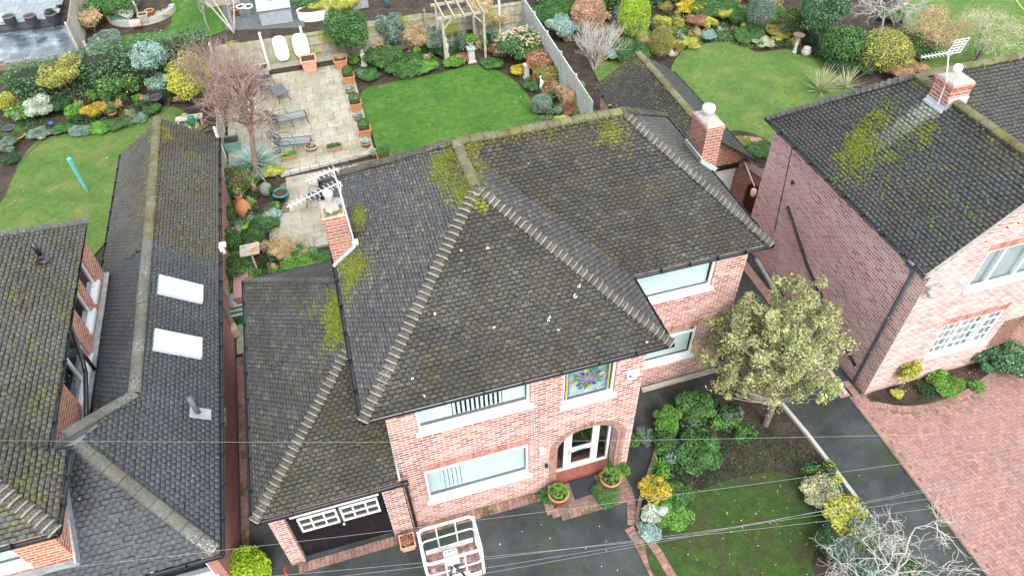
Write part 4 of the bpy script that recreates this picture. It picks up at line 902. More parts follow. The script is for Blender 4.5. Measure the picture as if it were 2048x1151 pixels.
sheet('lower_patio_base', [low[0],(1.3,26.3),(1.5,22),(5,20.5),(9.6,19.5),(9.6,18.0),(-.3,18.0)]+low[4:], M['joint'], .020)
slab_field('lower_patio', M['slab'], -4, 9.5, 18.1, 26.1, .86, .80, .036, inpoly([low[0],(1.3,26.3),(1.5,22),(5,20.5),(9.6,19.5),(9.6,18.0),(-.3,18.0)]+low[4:]), 2)
sb = MB()
for i in range(10): sb.box((-2.9+i*.42+.2, 26.33+i*.045, .085), (.40, .22, .13), .107)
struct('patio_step', sb, M['concrete'])
slab_field('side_path', M['slab'], -4.9, -3.75, 16.75, 19.5, .6, .55, .036, None, 5)
slab_field('left_path', M['slab'], -8.9, -7.85, 18.7, 24, .5, .5, .03, None, 6)
# neighbour's terrace, top left
tz = .45
terr = PX([(-40,68),(118,50),(128,0),(140,-60),(-60,-60)], 0.0)
b = MB(); b.prism(terr, 0, tz-.045); struct('raised_terrace', b, basic('slate_wall', (.06,.065,.075), (.10,.105,.115), 4, .7))
slab_field('terrace_paving', M['slab_g'], -40, -10, 41, 60, .6, .6, tz, inpoly(PX([(-40,66),(118,48),(128,0),(140,-60),(-60,-60)], 0.0)), 7)
sheet('wet_paving_base', PX([(-60,136),(160,118),(166,50),(-60,70)]), basic('wet_joint', (.05,.06,.07), (.07,.08,.09), 4, .5), .02)
slab_field('wet_paving', M['slab_w'], -36, -10, 33, 47.5, .9, .6, .03, inpoly(PX([(-60,134),(158,116),(164,50),(-60,70)])), 8, stag=.33)
b = MB(); p0, p1 = G(-20,142), G(160,119); b.beam(p0+[0,0,.12], p1+[0,0,.12], .25, .28); struct('terrace_edge', b, basic('brown_sleeper', (.22,.16,.12), (.15,.11,.085), 4, .85))
b = MB(); b.prism(PX([(452,62),(610,55),(600,-20),(440,-20)]), -.03, .045); struct('deck', b, basic('grey_decking', (.13,.14,.14), (.09,.10,.10), 4, .8))
# clay block paving in front of the right house: herringbone
b = MB(); rnd = random.Random(4); bw = .105; x0, y0 = 13.12, -2.5
bedR = inpoly(smooth(PX([(1722,784),(1757,818),(1812,828),(1872,820),(1930,798),(1972,772),(1998,742),(2005,700),(1965,690),(1850,735)])))
for i in range(0, 90):
    for j in range(0, 125):
        k = (i-j) % 4
        if k == 0: c, s_ = (x0+(i+1)*bw, y0+(j+.5)*bw), (2*bw, bw)
        elif k == 3: c, s_ = (x0+(i+.5)*bw, y0+(j+1)*bw), (bw, 2*bw)
        else: continue
        if c[1] > 9.3 and c[0] < 18.4 or c[1] > 10.2: continue
        if bedR(*c) or c[0] < 13.25: continue
        b.box((c[0], c[1], .032+rnd.uniform(-.0015,.0015)), (s_[0]-.008, s_[1]-.008, .04))
struct('block_paving', b, M['block'])
sheet('paving_bed', [(13.1,-3),(24,-3),(24,10.3),(18.3,10.3),(18.3,9.35),(13.1,9.35)], M['joint'], .046)
def course(b, pts, w=.1, l=.2, z=.06, gap=.008, seed=0, side=0.0):
    "a row of bricks laid across a line"
    rnd = random.Random(seed); P = [np.array(p[:2], float) for p in pts]
    for a, c in zip(P[:-1], P[1:]):
        d = c-a; L = np.linalg.norm(d); d /= L; nn = np.array([-d[1], d[0]]); k = max(1, round(L/w)); st = L/k
        for i in range(k):
            m_ = a+d*(i+.5)*st+nn*side; b.box((m_[0], m_[1], z-.03+rnd.uniform(-.004,.004)), (st-gap, l, .06), math.atan2(d[1], d[0])+rnd.uniform(-.02,.02))
kb = MB()
ring = PX([(1733,798),(1765,813),(1812,820),(1866,814),(1922,793),(1963,768),(1991,740),(1996,705)])
rs = smooth(ring, 5)[:-5]; course(kb, rs, .105, .21, .07); struct('bed_edging', kb, M['block'])
k2 = MB(); course(k2, [(13.2,-2.5),(13.2,9.2)], .21, .105, .052, seed=1); course(k2, [(13.02,9.4),(13.02,16.5)], .22, .32, .03, seed=2); course(k2, [(13.35,8.9),(13.35,9.9)], .105, .21, .05, seed=3); struct('driveway_edging', k2, M['block'])
k3 = MB(); course(k3, [(-3.5,8.90),(-.45,8.92)], .115, .25, .045, seed=4); course(k3, [(-.45,9.01),(3.3,9.01)], .115, .27, .045, seed=14); struct('wall_edging', k3, M['edging'])
k4 = MB(); pe = PX([(1090,990),(1103,1028),(1250,988)]); course(k4, [pe[0],pe[1]], .12, .24, .06, seed=5); course(k4, [pe[1],pe[2]], .12, .24, .062, seed=6, side=.0)
course(k4, PX([(1255,975),(1262,1010),(1264,1050)]), .14, .24, .05, seed=7); course(k4, PX([(1264,1052),(1285,1085),(1335,1185)]), .14, .26, .05, seed=8, side=-.1); course(k4, PX([(1290,1080),(1312,1110),(1355,1185)]), .15, .22, .06, seed=9, side=.08); struct('path_edging', k4, M['edging'])
b = MB(); b.prism([(3.42,8.3),(5.36,8.3),(5.36,9.14),(3.42,9.14)], 0, .085); struct('porch_step', b, M['edging'])
k5 = MB(); course(k5, [(3.42,8.26),(5.4,8.26)], .12, .24, .092, seed=10); course(k5, [(5.44,8.3),(5.44,9.15)], .12, .2, .088, seed=11); struct('porch_edging', k5, M['edging'])
k6 = MB(); course(k6, [(-4.80,8.0),(-4.80,16.6)], .215, .2, .045, seed=12); course(k6, [(-4.7,16.66),(-3.9,16.66)], .11, .22, .05, seed=13); struct('alley_edging', k6, M['edging'])
# kerbs
def kerb(name, px, w, h, m, z=0.0):
    b = MB(); P = [G(*p) for p in px]
    for a, c in zip(P[:-1], P[1:]): b.beam(a+[0,0,h/2+z], c+[0,0,h/2+z], w, h)
    return struct(name, b, m)
kerb('driveway_kerb', [(1545,790),(1612,870),(1700,985),(1757,1064),(1820,1160)], .11, .14, M['concrete'])
kerb('bed_kerb', [(1313,845),(1314,885),(1307,921),(1294,956),(1280,1000),(1274,1035),(1281,1075)], .10, .10, basic('brown_kerb', (.22,.17,.13), (.14,.11,.08), 5, .9))
kerb('passage_kerb', [(1512,520),(1545,575),(1600,660),(1690,790)], .12, .10, M['concrete'])
kerb('wing_kerb', [(1283,782),(1430,741)], .14, .10, M['concrete'])
kerb('lawn_edge', [(8,400),(40,325),(85,282),(170,268),(250,252),(305,224)], .035, .07, basic('edge_board', (.10,.08,.06), (.07,.06,.05), 6, .9))
# loose leaves and petals lying about
lv = MB(); rnd = random.Random(77)
def leaf_on(x, y, z, s):
    a = rnd.uniform(0, 6.28); ca, sa = math.cos(a)*s, math.sin(a)*s
    lv.add([(x+ca,y+sa,z+rnd.uniform(0,.012)),(x-sa*.6,y+ca*.6,z+.004),(x-ca,y-sa,z+rnd.uniform(0,.012)),(x+sa*.6,y-ca*.6,z+.004)], [(0,1,2,3)])
for poly, z, cnt, s in ((lawnF,.06,110,.022),(lawnM,.056,70,.035),([(-4,2),(13,2),(13,8.6),(-4,8.6)],.018,140,.025),(PX([(190,60),(430,60),(430,100),(200,110)]),.05,40,.045),(PX([(10,420),(60,300),(200,265),(300,235),(240,440)]),.056,40,.035),(PX([(1345,120),(1500,90),(1680,150),(1560,275),(1420,230)]),.056,40,.035),(upper,.172,40,.04)):
    f = inpoly(poly); P = np.array(poly); lo, hi = P.min(0), P.max(0); c = 0
    while c < cnt:
        x, y = rnd.uniform(lo[0],hi[0]), rnd.uniform(lo[1],hi[1])
        if f(x, y): leaf_on(x, y, z, s*rnd.uniform(.5,1.2)); c += 1
struct('fallen_leaves', lv, island('dry_leaves', [(.5,.42,.2),(.35,.2,.09),(.6,.55,.4),(.42,.30,.06),(.7,.68,.55)], .8, .2), 'stuff')
# ---------------------------------------------------------------- plants
def leaves_np(rg, pos, nrm, size, asp=.5, curl=.25):
    "one kite shaped leaf for each position, facing roughly nrm"
    N = len(pos); nrm = nrm/np.linalg.norm(nrm, axis=1, keepdims=True)
    t = rg.normal(size=(N,3)); t -= nrm*(t*nrm).sum(1, keepdims=True); t /= np.linalg.norm(t, axis=1, keepdims=True); b = np.cross(nrm, t)
    s = (size*rg.uniform(.6, 1.3, N))[:,None]
    V = np.stack([pos-t*s*.5, pos+b*s*asp*.5-nrm*s*curl*.2, pos+t*s*.5-nrm*s*curl*.35, pos-b*s*asp*.5-nrm*s*curl*.2], 1).reshape(-1,3)
    return V, np.arange(4*N).reshape(-1,4)
def cloud(rg, c, rad, n, size, lump=.22, fill=.45, asp=.55, up=.35, flat_bottom=True, nl=7, pw=1.0, spread=.7):
    "leaves through the outer shell of a lumpy ellipsoid"
    d = rg.normal(size=(n,3)); d /= np.linalg.norm(d, axis=1, keepdims=True)
    if flat_bottom: d[:,2] = np.where(d[:,2] < -.55, -d[:,2]*.6, d[:,2])
    lobes = rg.normal(size=(nl,3)); lobes /= np.linalg.norm(lobes, axis=1, keepdims=True)
    m = np.clip((d@lobes.T).max(1), 0, 1)**4
    r = (1-lump+lump*1.2*m)*(1-fill*rg.random(n)**2.2)+rg.normal(0, .025, n)
    pos = np.array(c)+d*r[:,None]*np.array(rad)
    nr = d/np.array(rad)*np.mean(rad)*.7+rg.normal(size=(n,3))*spread*.8; nr[:,2] += up
    return leaves_np(rg, pos, nr, size, asp)
def sc_at(px, py, z): 
    p = G(px, py, z); dv = p-CAM; return (dv@_f)/FPX       # metres for each photo pixel
PAL = {
 'dark': [(.015,.045,.014),(.025,.065,.02),(.035,.085,.028),(.02,.055,.022),(.05,.11,.035)],
 'mid': [(.03,.085,.02),(.05,.13,.03),(.07,.16,.04),(.04,.10,.03),(.09,.19,.05)],
 'bright': [(.07,.19,.02),(.10,.25,.03),(.06,.16,.025),(.14,.30,.05),(.09,.22,.04)],
 'lime': [(.20,.32,.012),(.27,.40,.02),(.16,.27,.012),(.33,.46,.035),(.24,.36,.02)],
 'olive': [(.17,.17,.035),(.23,.22,.05),(.14,.15,.035),(.27,.25,.07),(.20,.20,.05)],
 'gold': [(.36,.25,.02),(.45,.33,.03),(.28,.20,.02),(.16,.18,.03),(.5,.38,.06)],
 'holly': [(.38,.37,.06),(.50,.47,.13),(.09,.14,.035),(.05,.10,.03),(.44,.41,.10),(.11,.17,.045)],
 'pale': [(.40,.41,.20),(.30,.33,.13),(.12,.16,.05),(.50,.49,.28),(.22,.26,.09),(.08,.12,.04),(.44,.43,.22),(.16,.20,.07)],
 'white': [(.50,.55,.47),(.38,.44,.35),(.20,.28,.18),(.62,.65,.58),(.14,.22,.13)],
 'silver': [(.17,.28,.24),(.24,.36,.31),(.12,.21,.18),(.31,.43,.37),(.20,.31,.25)],
 'grey': [(.10,.16,.12),(.15,.22,.16),(.08,.13,.10),(.20,.26,.20),(.12,.19,.12)],
 'brown': [(.22,.10,.055),(.30,.16,.09),(.16,.075,.045),(.36,.22,.13),(.26,.13,.07)],
 'copper': [(.45,.28,.17),(.54,.36,.24),(.33,.18,.11),(.24,.12,.07),(.60,.44,.31)],
 'hydr': [(.48,.44,.26),(.58,.50,.36),(.40,.26,.20),(.30,.27,.10),(.62,.57,.46),(.50,.33,.27)],
 'yellow': [(.58,.45,.03),(.66,.55,.08),(.45,.33,.02),(.2,.2,.03),(.6,.5,.05)],
 'ylgreen': [(.38,.38,.05),(.28,.32,.04),(.50,.48,.12),(.18,.24,.03),(.44,.42,.08)],
 'ivy': [(.025,.075,.028),(.04,.11,.04),(.06,.15,.06),(.09,.19,.09),(.035,.09,.04),(.15,.25,.14)],
 'autumn': [(.48,.32,.19),(.38,.22,.13),(.25,.27,.12),(.55,.42,.28),(.30,.30,.14)],
 'feather': [(.38,.38,.24),(.28,.32,.17),(.46,.40,.26),(.20,.27,.13),(.50,.47,.36)],
 'pink': [(.70,.22,.24),(.78,.34,.34)], 'red': [(.60,.02,.03),(.5,.03,.02)], 'orange': [(.80,.28,.01),(.85,.38,.02),(.7,.22,.01)],
}
LM = {k: leafmat('leaf_'+k, [tuple(min(.8, c*(1.35 if max(q) < .5 else 1.1)) for c in q) for q in v]) for k, v in PAL.items()}
M['bark'] = basic('bark', (.13,.10,.08), (.20,.165,.14), 12, .95, .3)
M['bark_red'] = island('reddish_twigs', [(.27,.18,.16),(.33,.24,.21),(.22,.15,.135),(.38,.29,.26)], .9, .15)
M['bark_white'] = island('pale_twigs', [(.48,.45,.42),(.58,.55,.52),(.38,.34,.32),(.52,.46,.43)], .9, .15)
M['bark_grey'] = island('grey_twigs', [(.33,.29,.25),(.26,.22,.19),(.40,.35,.30)], .9, .15)
def add_leaf(name, label, cat, c, rad, pal, size, cov=2.0, base=None, group=None, trunk=True, extra=(), seed=None, **kw):
    "plant = Empty at its foot > foliage (+ stem)"
    seed = seed if seed is not None else abs(hash((round(float(c[0]),2), round(float(c[1]),2)))) % 99991
    rg = np.random.default_rng(seed)
    base = base if base is not None else (c[0], c[1], 0)
    t = thing(name, label, cat, base, group=group)
    a, b, d = rad; area = 4*math.pi*(((a*b)**1.6+(a*d)**1.6+(b*d)**1.6)/3)**(1/1.6)
    n = int(min(9000, max(120, cov*area/(size*size*.3))))
    if kw.get('lump', .22) >= .2:
        k = 10; arrs = [cloud(rg, c, tuple(r*.70 for r in rad), int(n*.4), size, **kw)]
        for i in range(k):
            an = 6.283*(i+rg.random()*.8)/k; el = rg.uniform(-.1, .8); q = rg.uniform(.45, .82)
            cc = np.array(c)+np.array([math.cos(an)*math.cos(el)*a*q, math.sin(an)*math.cos(el)*b*q, math.sin(el)*d*q]); rr = rg.uniform(.26, .56)
            arrs.append(cloud(rg, cc, tuple(r*rr for r in rad), int(n*.13), size*rg.uniform(.8,1.2), **kw))
        obj('foliage', join(arrs), LM[pal], t)
    else: obj('foliage', cloud(rg, c, rad, n, size, **kw), LM[pal], t)
    for pal2, cnt, s2, k in extra:
        fo_ = obj('flowers' if pal2 in ('pink','red','orange','hydr','yellow','brown') else 'new_leaves', cloud(rg, np.array(c)+[0,0,rad[2]*.12], tuple(r*k for r in rad), cnt, s2, fill=.15, **{q: v for q, v in kw.items() if q not in ('fill',)}), LM[pal2], t); fo_['kind'] = 'stuff'
    if trunk:
        m = MB(); h = max(.1, c[2]-base[2]); rnd = random.Random(seed)
        for i in range(4): 
            e = (c[0]+rnd.uniform(-.5,.5)*a, c[1]+rnd.uniform(-.5,.5)*b, c[2]+rnd.uniform(-.2,.4)*d); m.tube([(base[0]+rnd.uniform(-.03,.03),base[1]+rnd.uniform(-.03,.03),base[2]),((base[0]+e[0])/2,(base[1]+e[1])/2,base[2]+h*.5),e], [.035*max(.5,a),.025*max(.5,a),.008], 5)
        obj('stem', m, M['bark'], t)
    return t
def S(px, py, w, h, pal, label, cat='shrub', name='shrub', size=.07, cov=2.2, depth=1.0, z0=0.0, lift=0.0, **kw):
    "shrub seen at photo pixel (px, py), w pixels wide and h metres tall"
    zc = z0+lift+h/2; c = G(px, py, zc); r = w/2*sc_at(px, py, zc)*(1.14 if kw.get('lump', .22) >= .2 else 1.0)
    return add_leaf(name, label, cat, c, (r, r*depth, h/2), pal, size, cov, base=(c[0], c[1], z0), **kw)
def branches(rnd, base, d, L, r, lev, spread, up, out, nb=(2,3), wob=.25, taper=.62):
    p = np.array(base, float); d = np.array(d, float); d /= np.linalg.norm(d); pts = [p.copy()]; k = 4
    for i in range(k):
        d = d+np.array([rnd.gauss(0,wob),rnd.gauss(0,wob),rnd.gauss(0,wob)*.6+up]); d /= np.linalg.norm(d); p = p+d*L/k; pts.append(p.copy())
    out.tube(pts, [max(.004, r*(1-.45*i/k)) for i in range(k+1)], 6 if lev > 3 else 4 if r > .012 else 3, caps=False)
    if lev <= 0: return
    for i in range(rnd.randint(*nb)+1):
        q = pts[rnd.randint(2, k)]; a = rnd.uniform(0, 6.283); s = rnd.uniform(.5,1)*spread
        t = np.cross(d, [math.cos(a),math.sin(a),.3]); t /= np.linalg.norm(t)+1e-9
        branches(rnd, q, d+t*s, L*rnd.uniform(.6,.85), r*taper, lev-1, spread, up, out, nb, wob, taper)
def bare(name, label, base, h, r, m, lev=5, spread=.7, up=.08, seed=1, stems=1, nb=(2,3), cat='tree', lean=(0,0), wob=.22, first=.42, group=None):
    rnd = random.Random(seed); t = thing(name, label, cat, base, group=group); tk, tw = MB(), MB()
    for s in range(stems):
        a = 6.283*s/stems+rnd.random(); l = .45 if stems > 1 else .0
        d = np.array([math.cos(a)*l+lean[0], math.sin(a)*l+lean[1], 1.0]); d /= np.linalg.norm(d)
        p = np.array(base, float); e = p+d*h*first
        tk.tube([p, p+d*h*first*.5+[rnd.gauss(0,.03),rnd.gauss(0,.03),0], e], [r, r*.85, r*.72], 8)
        for i in range(3 if stems > 1 else 5):
            b = rnd.uniform(0, 6.283); dd = d+np.array([math.cos(b),math.sin(b),.1])*spread*rnd.uniform(.4,1)
            branches(rnd, e-d*rnd.uniform(0,.25)*h*first, dd, h*(1-first)*.5, r*.5, lev-1, spread, up, tw, nb, wob)
    obj('trunk', tk, m, t); obj('crown', tw, m, t); return t
def straps(name, label, px, py, w, pal, n=90, width=.035, z0=0.0, droop=.6, cat='plant', seed=3, base=None, size=None):
    c = np.array(base) if base is not None else G(px, py, z0); R = size if size else w/2*sc_at(px, py, z0)
    rnd = random.Random(seed); b = MB(); t = thing(name, label, cat, c)
    for i in range(n):
        a = rnd.uniform(0, 6.283); L = R*rnd.uniform(.75,1.3); el = rnd.uniform(.35,1.35); dh = np.array([math.cos(a),math.sin(a),0]); sd = np.array([-dh[1],dh[0],0]); vs = []
        for j in range(6):
            q = j/5; hor = L*math.cos(el)*q+L*.35*q*q*droop; ver = L*math.sin(el)*q-L*droop*.55*q**2.4
            ww = width*(1-q**2)*.5+.003; p = c+dh*hor+np.array([0,0,max(.02,ver)]); vs += [p-sd*ww, p+sd*ww]
        b.add(vs, [(2*j,2*j+1,2*j+3,2*j+2) for j in range(5)])
    obj('leaves', b, LM[pal], t); return t
def hedge(name, label, pts, w, h, pal, size=.09, dens=230, seed=1, cat='hedge'):
    rg = np.random.default_rng(seed); P = [np.array(p[:2]) for p in pts]; pos, nr = [], []
    for a, b in zip(P[:-1], P[1:]):
        d = b-a; L = np.linalg.norm(d); d /= L; nn = np.array([-d[1], d[0]]); N = int(dens*L*(w+2*h)/3)
        s = rg.random(N)*L; q = rg.random(N)*(w+2*h)
        x = np.where(q < h, -w/2, np.where(q < h+w, q-h-w/2, w/2)); z = np.where(q < h, q, np.where(q < h+w, h, q-h-w))
        bulge = np.sin(s*2.1+x)*.10+np.sin(s*.83+1)*.13+rg.normal(0, .09, N)
        nv = np.where(q < h, -1.0, np.where(q < h+w, 0.0, 1.0)); nz = np.where((q >= h) & (q < h+w), 1.0, .25)
        x = x+nv*bulge; z = z+(nz > .5)*bulge+ (nz > .5)*np.sin(s*.9)*.06
        pos.append(np.stack([a[0]+d[0]*s+nn[0]*x, a[1]+d[1]*s+nn[1]*x, z], 1)); nr.append(np.stack([nn[0]*nv, nn[1]*nv, nz], 1)+rg.normal(size=(N,3))*.55)
    pos = np.concatenate(pos); nr = np.concatenate(nr); t = thing(name, label, cat, (pts[0][0], pts[0][1], 0))
    obj('foliage', leaves_np(rg, pos, nr, size, .6), LM[pal], t)
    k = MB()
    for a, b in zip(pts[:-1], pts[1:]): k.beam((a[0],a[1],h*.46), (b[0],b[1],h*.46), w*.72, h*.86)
    obj('inner_growth', k, basic('hedge_core_'+name, (.02,.035,.014), (.035,.045,.02), 8, .95), t); return t  # dark mass of inner branches, its own colour
# ---------------------------------------------------------------- left garden border
S(35,165,52,1.5,'mid','mid green bushy conifer at the far left end of the border','shrub',size=.08)
S(122,150,80,1.7,'holly','large round yellow variegated shrub in front of the ivy hedge','shrub',size=.085,lift=.55)
S(75,213,56,1.15,'white','white and silver leaved rounded bush in the left border','shrub',size=.07,cov=2.4)
S(10,206,46,1.1,'ylgreen','yellow green shrub cut off by the left edge of the photo','shrub',size=.08)
S(42,226,44,.7,'bright','glossy bright green big leaved plant left of the white leaved bush','plant',size=.2,cov=1.6,trunk=False)
S(116,206,52,.9,'dark','dark green low shrub right of the white leaved bush','shrub')
S(148,222,40,.6,'bright','light green leafy perennial before the yellow variegated shrub','plant',size=.10,trunk=False)
S(190,222,44,.75,'gold','small golden orange dome shaped shrub in the left border','shrub',size=.06,cov=2.6)
S(236,176,72,1.35,'mid','loose green rhododendron with long leaves between hedge and soil','shrub',size=.15,cov=1.5,extra=(('ylgreen',60,.12,1.0),))
S(300,118,72,1.9,'silver','tall blue green eucalyptus shrub rising over the hedge','shrub',size=.09,lift=1.0,cov=1.3,lump=.4,fill=.7)
S(318,168,44,.9,'silver','low spray of blue green leaves hanging over the blue pot','shrub',size=.10,cov=1.0,fill=.8,lift=.35)
S(378,160,88,2.2,'ylgreen','big yellow leaved climber shrub beside the left boundary fence','shrub',size=.10,cov=1.5,lump=.4,lift=.3)
for i,(x,y,w,h,p,l) in enumerate([(30,266,40,.35,'mid','low green clump at the lawn corner by the red bowl'),(78,268,44,.35,'grey','greyish edging clump left of the blue ornament'),(122,258,36,.3,'mid','low edging clump right of the blue ornament'),(158,262,40,.3,'grey','flat grey green edging clump below the golden dome'),(200,256,42,.3,'bright','flat bright edging clump beside the golden dome'),(240,246,44,.35,'mid','low leafy clump below the rhododendron'),(276,236,38,.3,'grey','small greyish clump near the end of the left border'),(302,220,34,.45,'mid','small upright green clump under the eucalyptus'),(8,290,46,.5,'grey','grey green clump on the far left lawn edge'),(20,318,40,.4,'dark','dark clump at the left photo edge beside the lawn')]):
    S(x,y,w,h,p,l,'plant','edging_plant',size=.06,trunk=False,cov=1.8)
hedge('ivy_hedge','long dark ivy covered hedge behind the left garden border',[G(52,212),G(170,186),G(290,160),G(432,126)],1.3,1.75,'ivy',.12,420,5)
S(208,84,62,1.2,'grey','rounded olive grey bush in front of the neighbour lawn by the lattice','shrub',size=.07)
S(180,42,46,1.3,'autumn','yellowing rose bush between terrace fence and curved stone bed','shrub',size=.09,cov=1.2,extra=(('yellow',90,.08,1.0),))
S(228,6,90,1.6,'mid','dark leafy palm like shrub above the curved stone bed','shrub',size=.14,cov=1.5)
S(322,28,26,.4,'feather','tuft of pale dry grass at the right end of the curved stone bed','plant',size=.06,trunk=False)
straps('palm','fan palm with stiff radiating green leaves in front of the yellow climber',346,196,74,'mid',90,.05,0,.3,'palm',4)
straps('yucca','spiky pale edged yucca beside the boundary fence below the yellow climber',396,268,56,'pale',70,.04,0,.2,'plant',9)
# boundary tree and the patio side bed
bare('fruit_tree','bare reddish winter tree with a dense twiggy crown beside the patio chairs',G(514,352),4.9,.13,M['bark_red'],5,.80,.06,3,1,(3,4),lean=(.17,.0),first=.42)
bare('shrub','bare pinkish upright twig shrub against the left boundary fence',G(455,225),3.4,.03,M['bark_red'],4,.34,.12,8,8,(2,3),'shrub',first=.35)
S(462,108,46,1.3,'ylgreen','yellow green climber on the leftmost fence panel','climber','climber',size=.09,cov=1.0,fill=.7)
straps('strap_plant','big fountain of narrow grey green leaves at the foot of the bare tree',514,338,112,'silver',240,.05,.02,.7,'plant',11)
S(548,340,44,.45,'ylgreen','yellow green low shrub between strap leaves and pale stone ball','shrub',size=.06)
S(470,362,74,.8,'mid','sedum clump with rusty brown flat flower heads by the extension wall','plant','sedum',size=.08,extra=(('brown',520,.09,1.06),))
S(452,372,22,.45,'yellow','small bright yellow shrub in the sedum clump','shrub',size=.05,cov=2.4)
S(492,450,26,.35,'lime','little lime green plant between the rose bushes and the chiminea','plant',size=.06,trunk=False)
S(450,430,44,1.0,'mid','rose bush with pink blooms beside the sedum','rose bush','rose_bush',size=.07,cov=1.3,fill=.7,extra=(('pink',9,.13,1.0),))
S(452,486,58,1.3,'mid','tall rose bush with one big pink bloom against the extension wall','rose bush','rose_bush',size=.07,cov=1.3,fill=.7,extra=(('pink',14,.14,1.0),))
S(470,536,66,1.2,'mid','wide straggly rose bush left of the bird table','rose bush','rose_bush',size=.07,cov=1.3,fill=.7,extra=(('copper',20,.06,1.0),))
S(508,474,56,.55,'dark','dark low shrub right of the lime plant','shrub',size=.07)
S(546,430,34,.45,'silver','ferny grey green plant at the edge of the slabs','plant',size=.08,trunk=False)
S(530,446,44,.5,'mid','soft green mound at the patio edge below the ferny plant','plant',size=.05,trunk=False,extra=(('copper',40,.04,1.0),))
S(566,500,60,.7,'autumn','twiggy fading shrub above the bird table','shrub',size=.05,cov=.7,fill=.8)
S(606,524,66,.55,'bright','bluish green leafy mound behind the garage roof','plant',size=.08)
S(646,520,50,.5,'mid','green leafy mound close to the chimney wall','plant',size=.08)
S(512,554,40,.45,'mid','small green shrub under the bird table','shrub',size=.07)
S(462,572,50,.7,'mid','dark rose leaves above the blue bags','shrub',size=.07,cov=1.2)
bare('shrub','bare thorny twigs standing in soil beside the house chimney',G(626,498),.9,.012,M['bark_grey'],2,.5,.05,31,4,(2,2),'shrub',first=.4)
# ---------------------------------------------------------------- far fence border of the back garden
S(693,66,80,3.2,'mid','tall feathery evergreen shrub in front of the back fence by the patio','shrub',size=.11,cov=2.2,lump=.3)
S(786,66,52,2.0,'grey','tall narrow dark blue green shrub in the middle of the back border','shrub',size=.09,lump=.3)
S(762,112,74,1.0,'mid','rounded green shrub next to the white garden statue','shrub',size=.08)
S(836,76,66,1.6,'autumn','tangle of rusty twigs and leaves left of the pergola','shrub',size=.07,cov=.8,fill=.9,extra=(('brown',120,.07,1.0),))
S(868,80,50,1.5,'grey','dark climber tangle beside the pergola post','shrub',size=.07,cov=.9,fill=.9)
straps('strap_plant','arching green strap leaved clump left of the pergola',862,112,80,'mid',110,.05,.05,.8,'plant',17)
S(806,128,84,.55,'mid','low mixed green edging along the top of the back lawn','plant',size=.08,trunk=False,extra=(('yellow',10,.07,1.0),))
S(852,132,46,.4,'bright','low light green leaves below the strap leaved clump','plant',size=.08,trunk=False)
S(735,150,44,.3,'mid','flat green leaves at the corner of lawn and patio','plant',size=.07,trunk=False)
S(906,122,40,.4,'bright','pale green leafy plant beside the tall statue column','plant',size=.10,trunk=False)
S(924,116,26,.35,'brown','small coppery heuchera between the statue and the column','plant',size=.06,trunk=False)
S(984,126,44,.35,'mid','low bluish leaves at the back edge of the lawn','plant',size=.08,trunk=False)
straps('strap_plant','pale grassy fountain against the mossy fence right of the pergola',1000,74,60,'feather',60,.04,.0,.7,'plant',23)
bare('fruit_tree','thin bare sapling against the green stained fence',G(965,70),2.2,.025,M['bark_red'],3,.6,.05,41,1,(2,2),first=.4)
S(1000,100,50,.45,'brown','patch of dead brown stems in the corner bed','plant',size=.05,cov=.6,trunk=False)
S(1040,88,88,1.5,'mid','large hydrangea with cream and pink faded flower heads','hydrangea','hydrangea',size=.10,cov=1.8,extra=(('hydr',620,.15,1.05),))
S(1085,122,70,1.2,'brown','rust brown hydrangea between the pale one and the fence','hydrangea','hydrangea',size=.09,cov=1.8,extra=(('copper',200,.09,1.05),))
S(1100,146,62,1.0,'olive','faded olive brown hydrangea below the rusty one','hydrangea','hydrangea',size=.08,cov=1.6,extra=(('brown',160,.09,1.03),))
S(1034,140,30,.5,'yellow','small yellowing leaves at the foot of the pale hydrangea','plant',size=.06,cov=1.2,trunk=False)
S(1064,166,40,.45,'mid','low green plant between the stone column and the heron statue','plant',size=.08,trunk=False)
straps('fern','green fern fronds beside the clipped grey green ball',1106,178,56,'bright',46,.07,.0,.6,'fern',27)
S(1083,208,44,.9,'grey','clipped grey green ball on the right edge of the lawn','shrub','topiary_ball',size=.05,cov=3.0,lump=.05,fill=.2)
S(1140,192,58,1.3,'autumn','dry brown lavender like shrub by the concrete fence','shrub',size=.05,cov=1.0,fill=.8,extra=(('brown',200,.05,1.0),))
S(1150,218,56,.7,'brown','low tangle of reddish dead stems under the brown shrub','shrub',size=.05,cov=.7,fill=.9)
S(1094,246,44,.4,'mid','low green leaves where the lawn meets the main roof','plant',size=.08,trunk=False)
S(1128,246,40,.5,'ylgreen','yellow leaved low shrub just above the mossy ridge','shrub',size=.06)
S(1172,234,56,.6,'bright','loose green leafy shrub near the end of the concrete fence','shrub',size=.09,cov=1.3)
S(945,78,26,.45,'bright','fern filling the top of the stone urn','plant',size=.1,lift=.95,trunk=False)
S(958,14,60,.7,'autumn','climbing rose with yellow leaves over the pergola top','climber','climber',size=.08,cov=.7,lift=2.0,fill=.9,extra=(('yellow',60,.09,1.0),))
S(990,42,66,1.2,'autumn','yellowing climber on the fence between pergola and corner','climber','climber',size=.07,cov=.4,lift=.5,fill=.9,depth=.3,extra=(('yellow',60,.08,1.0),))
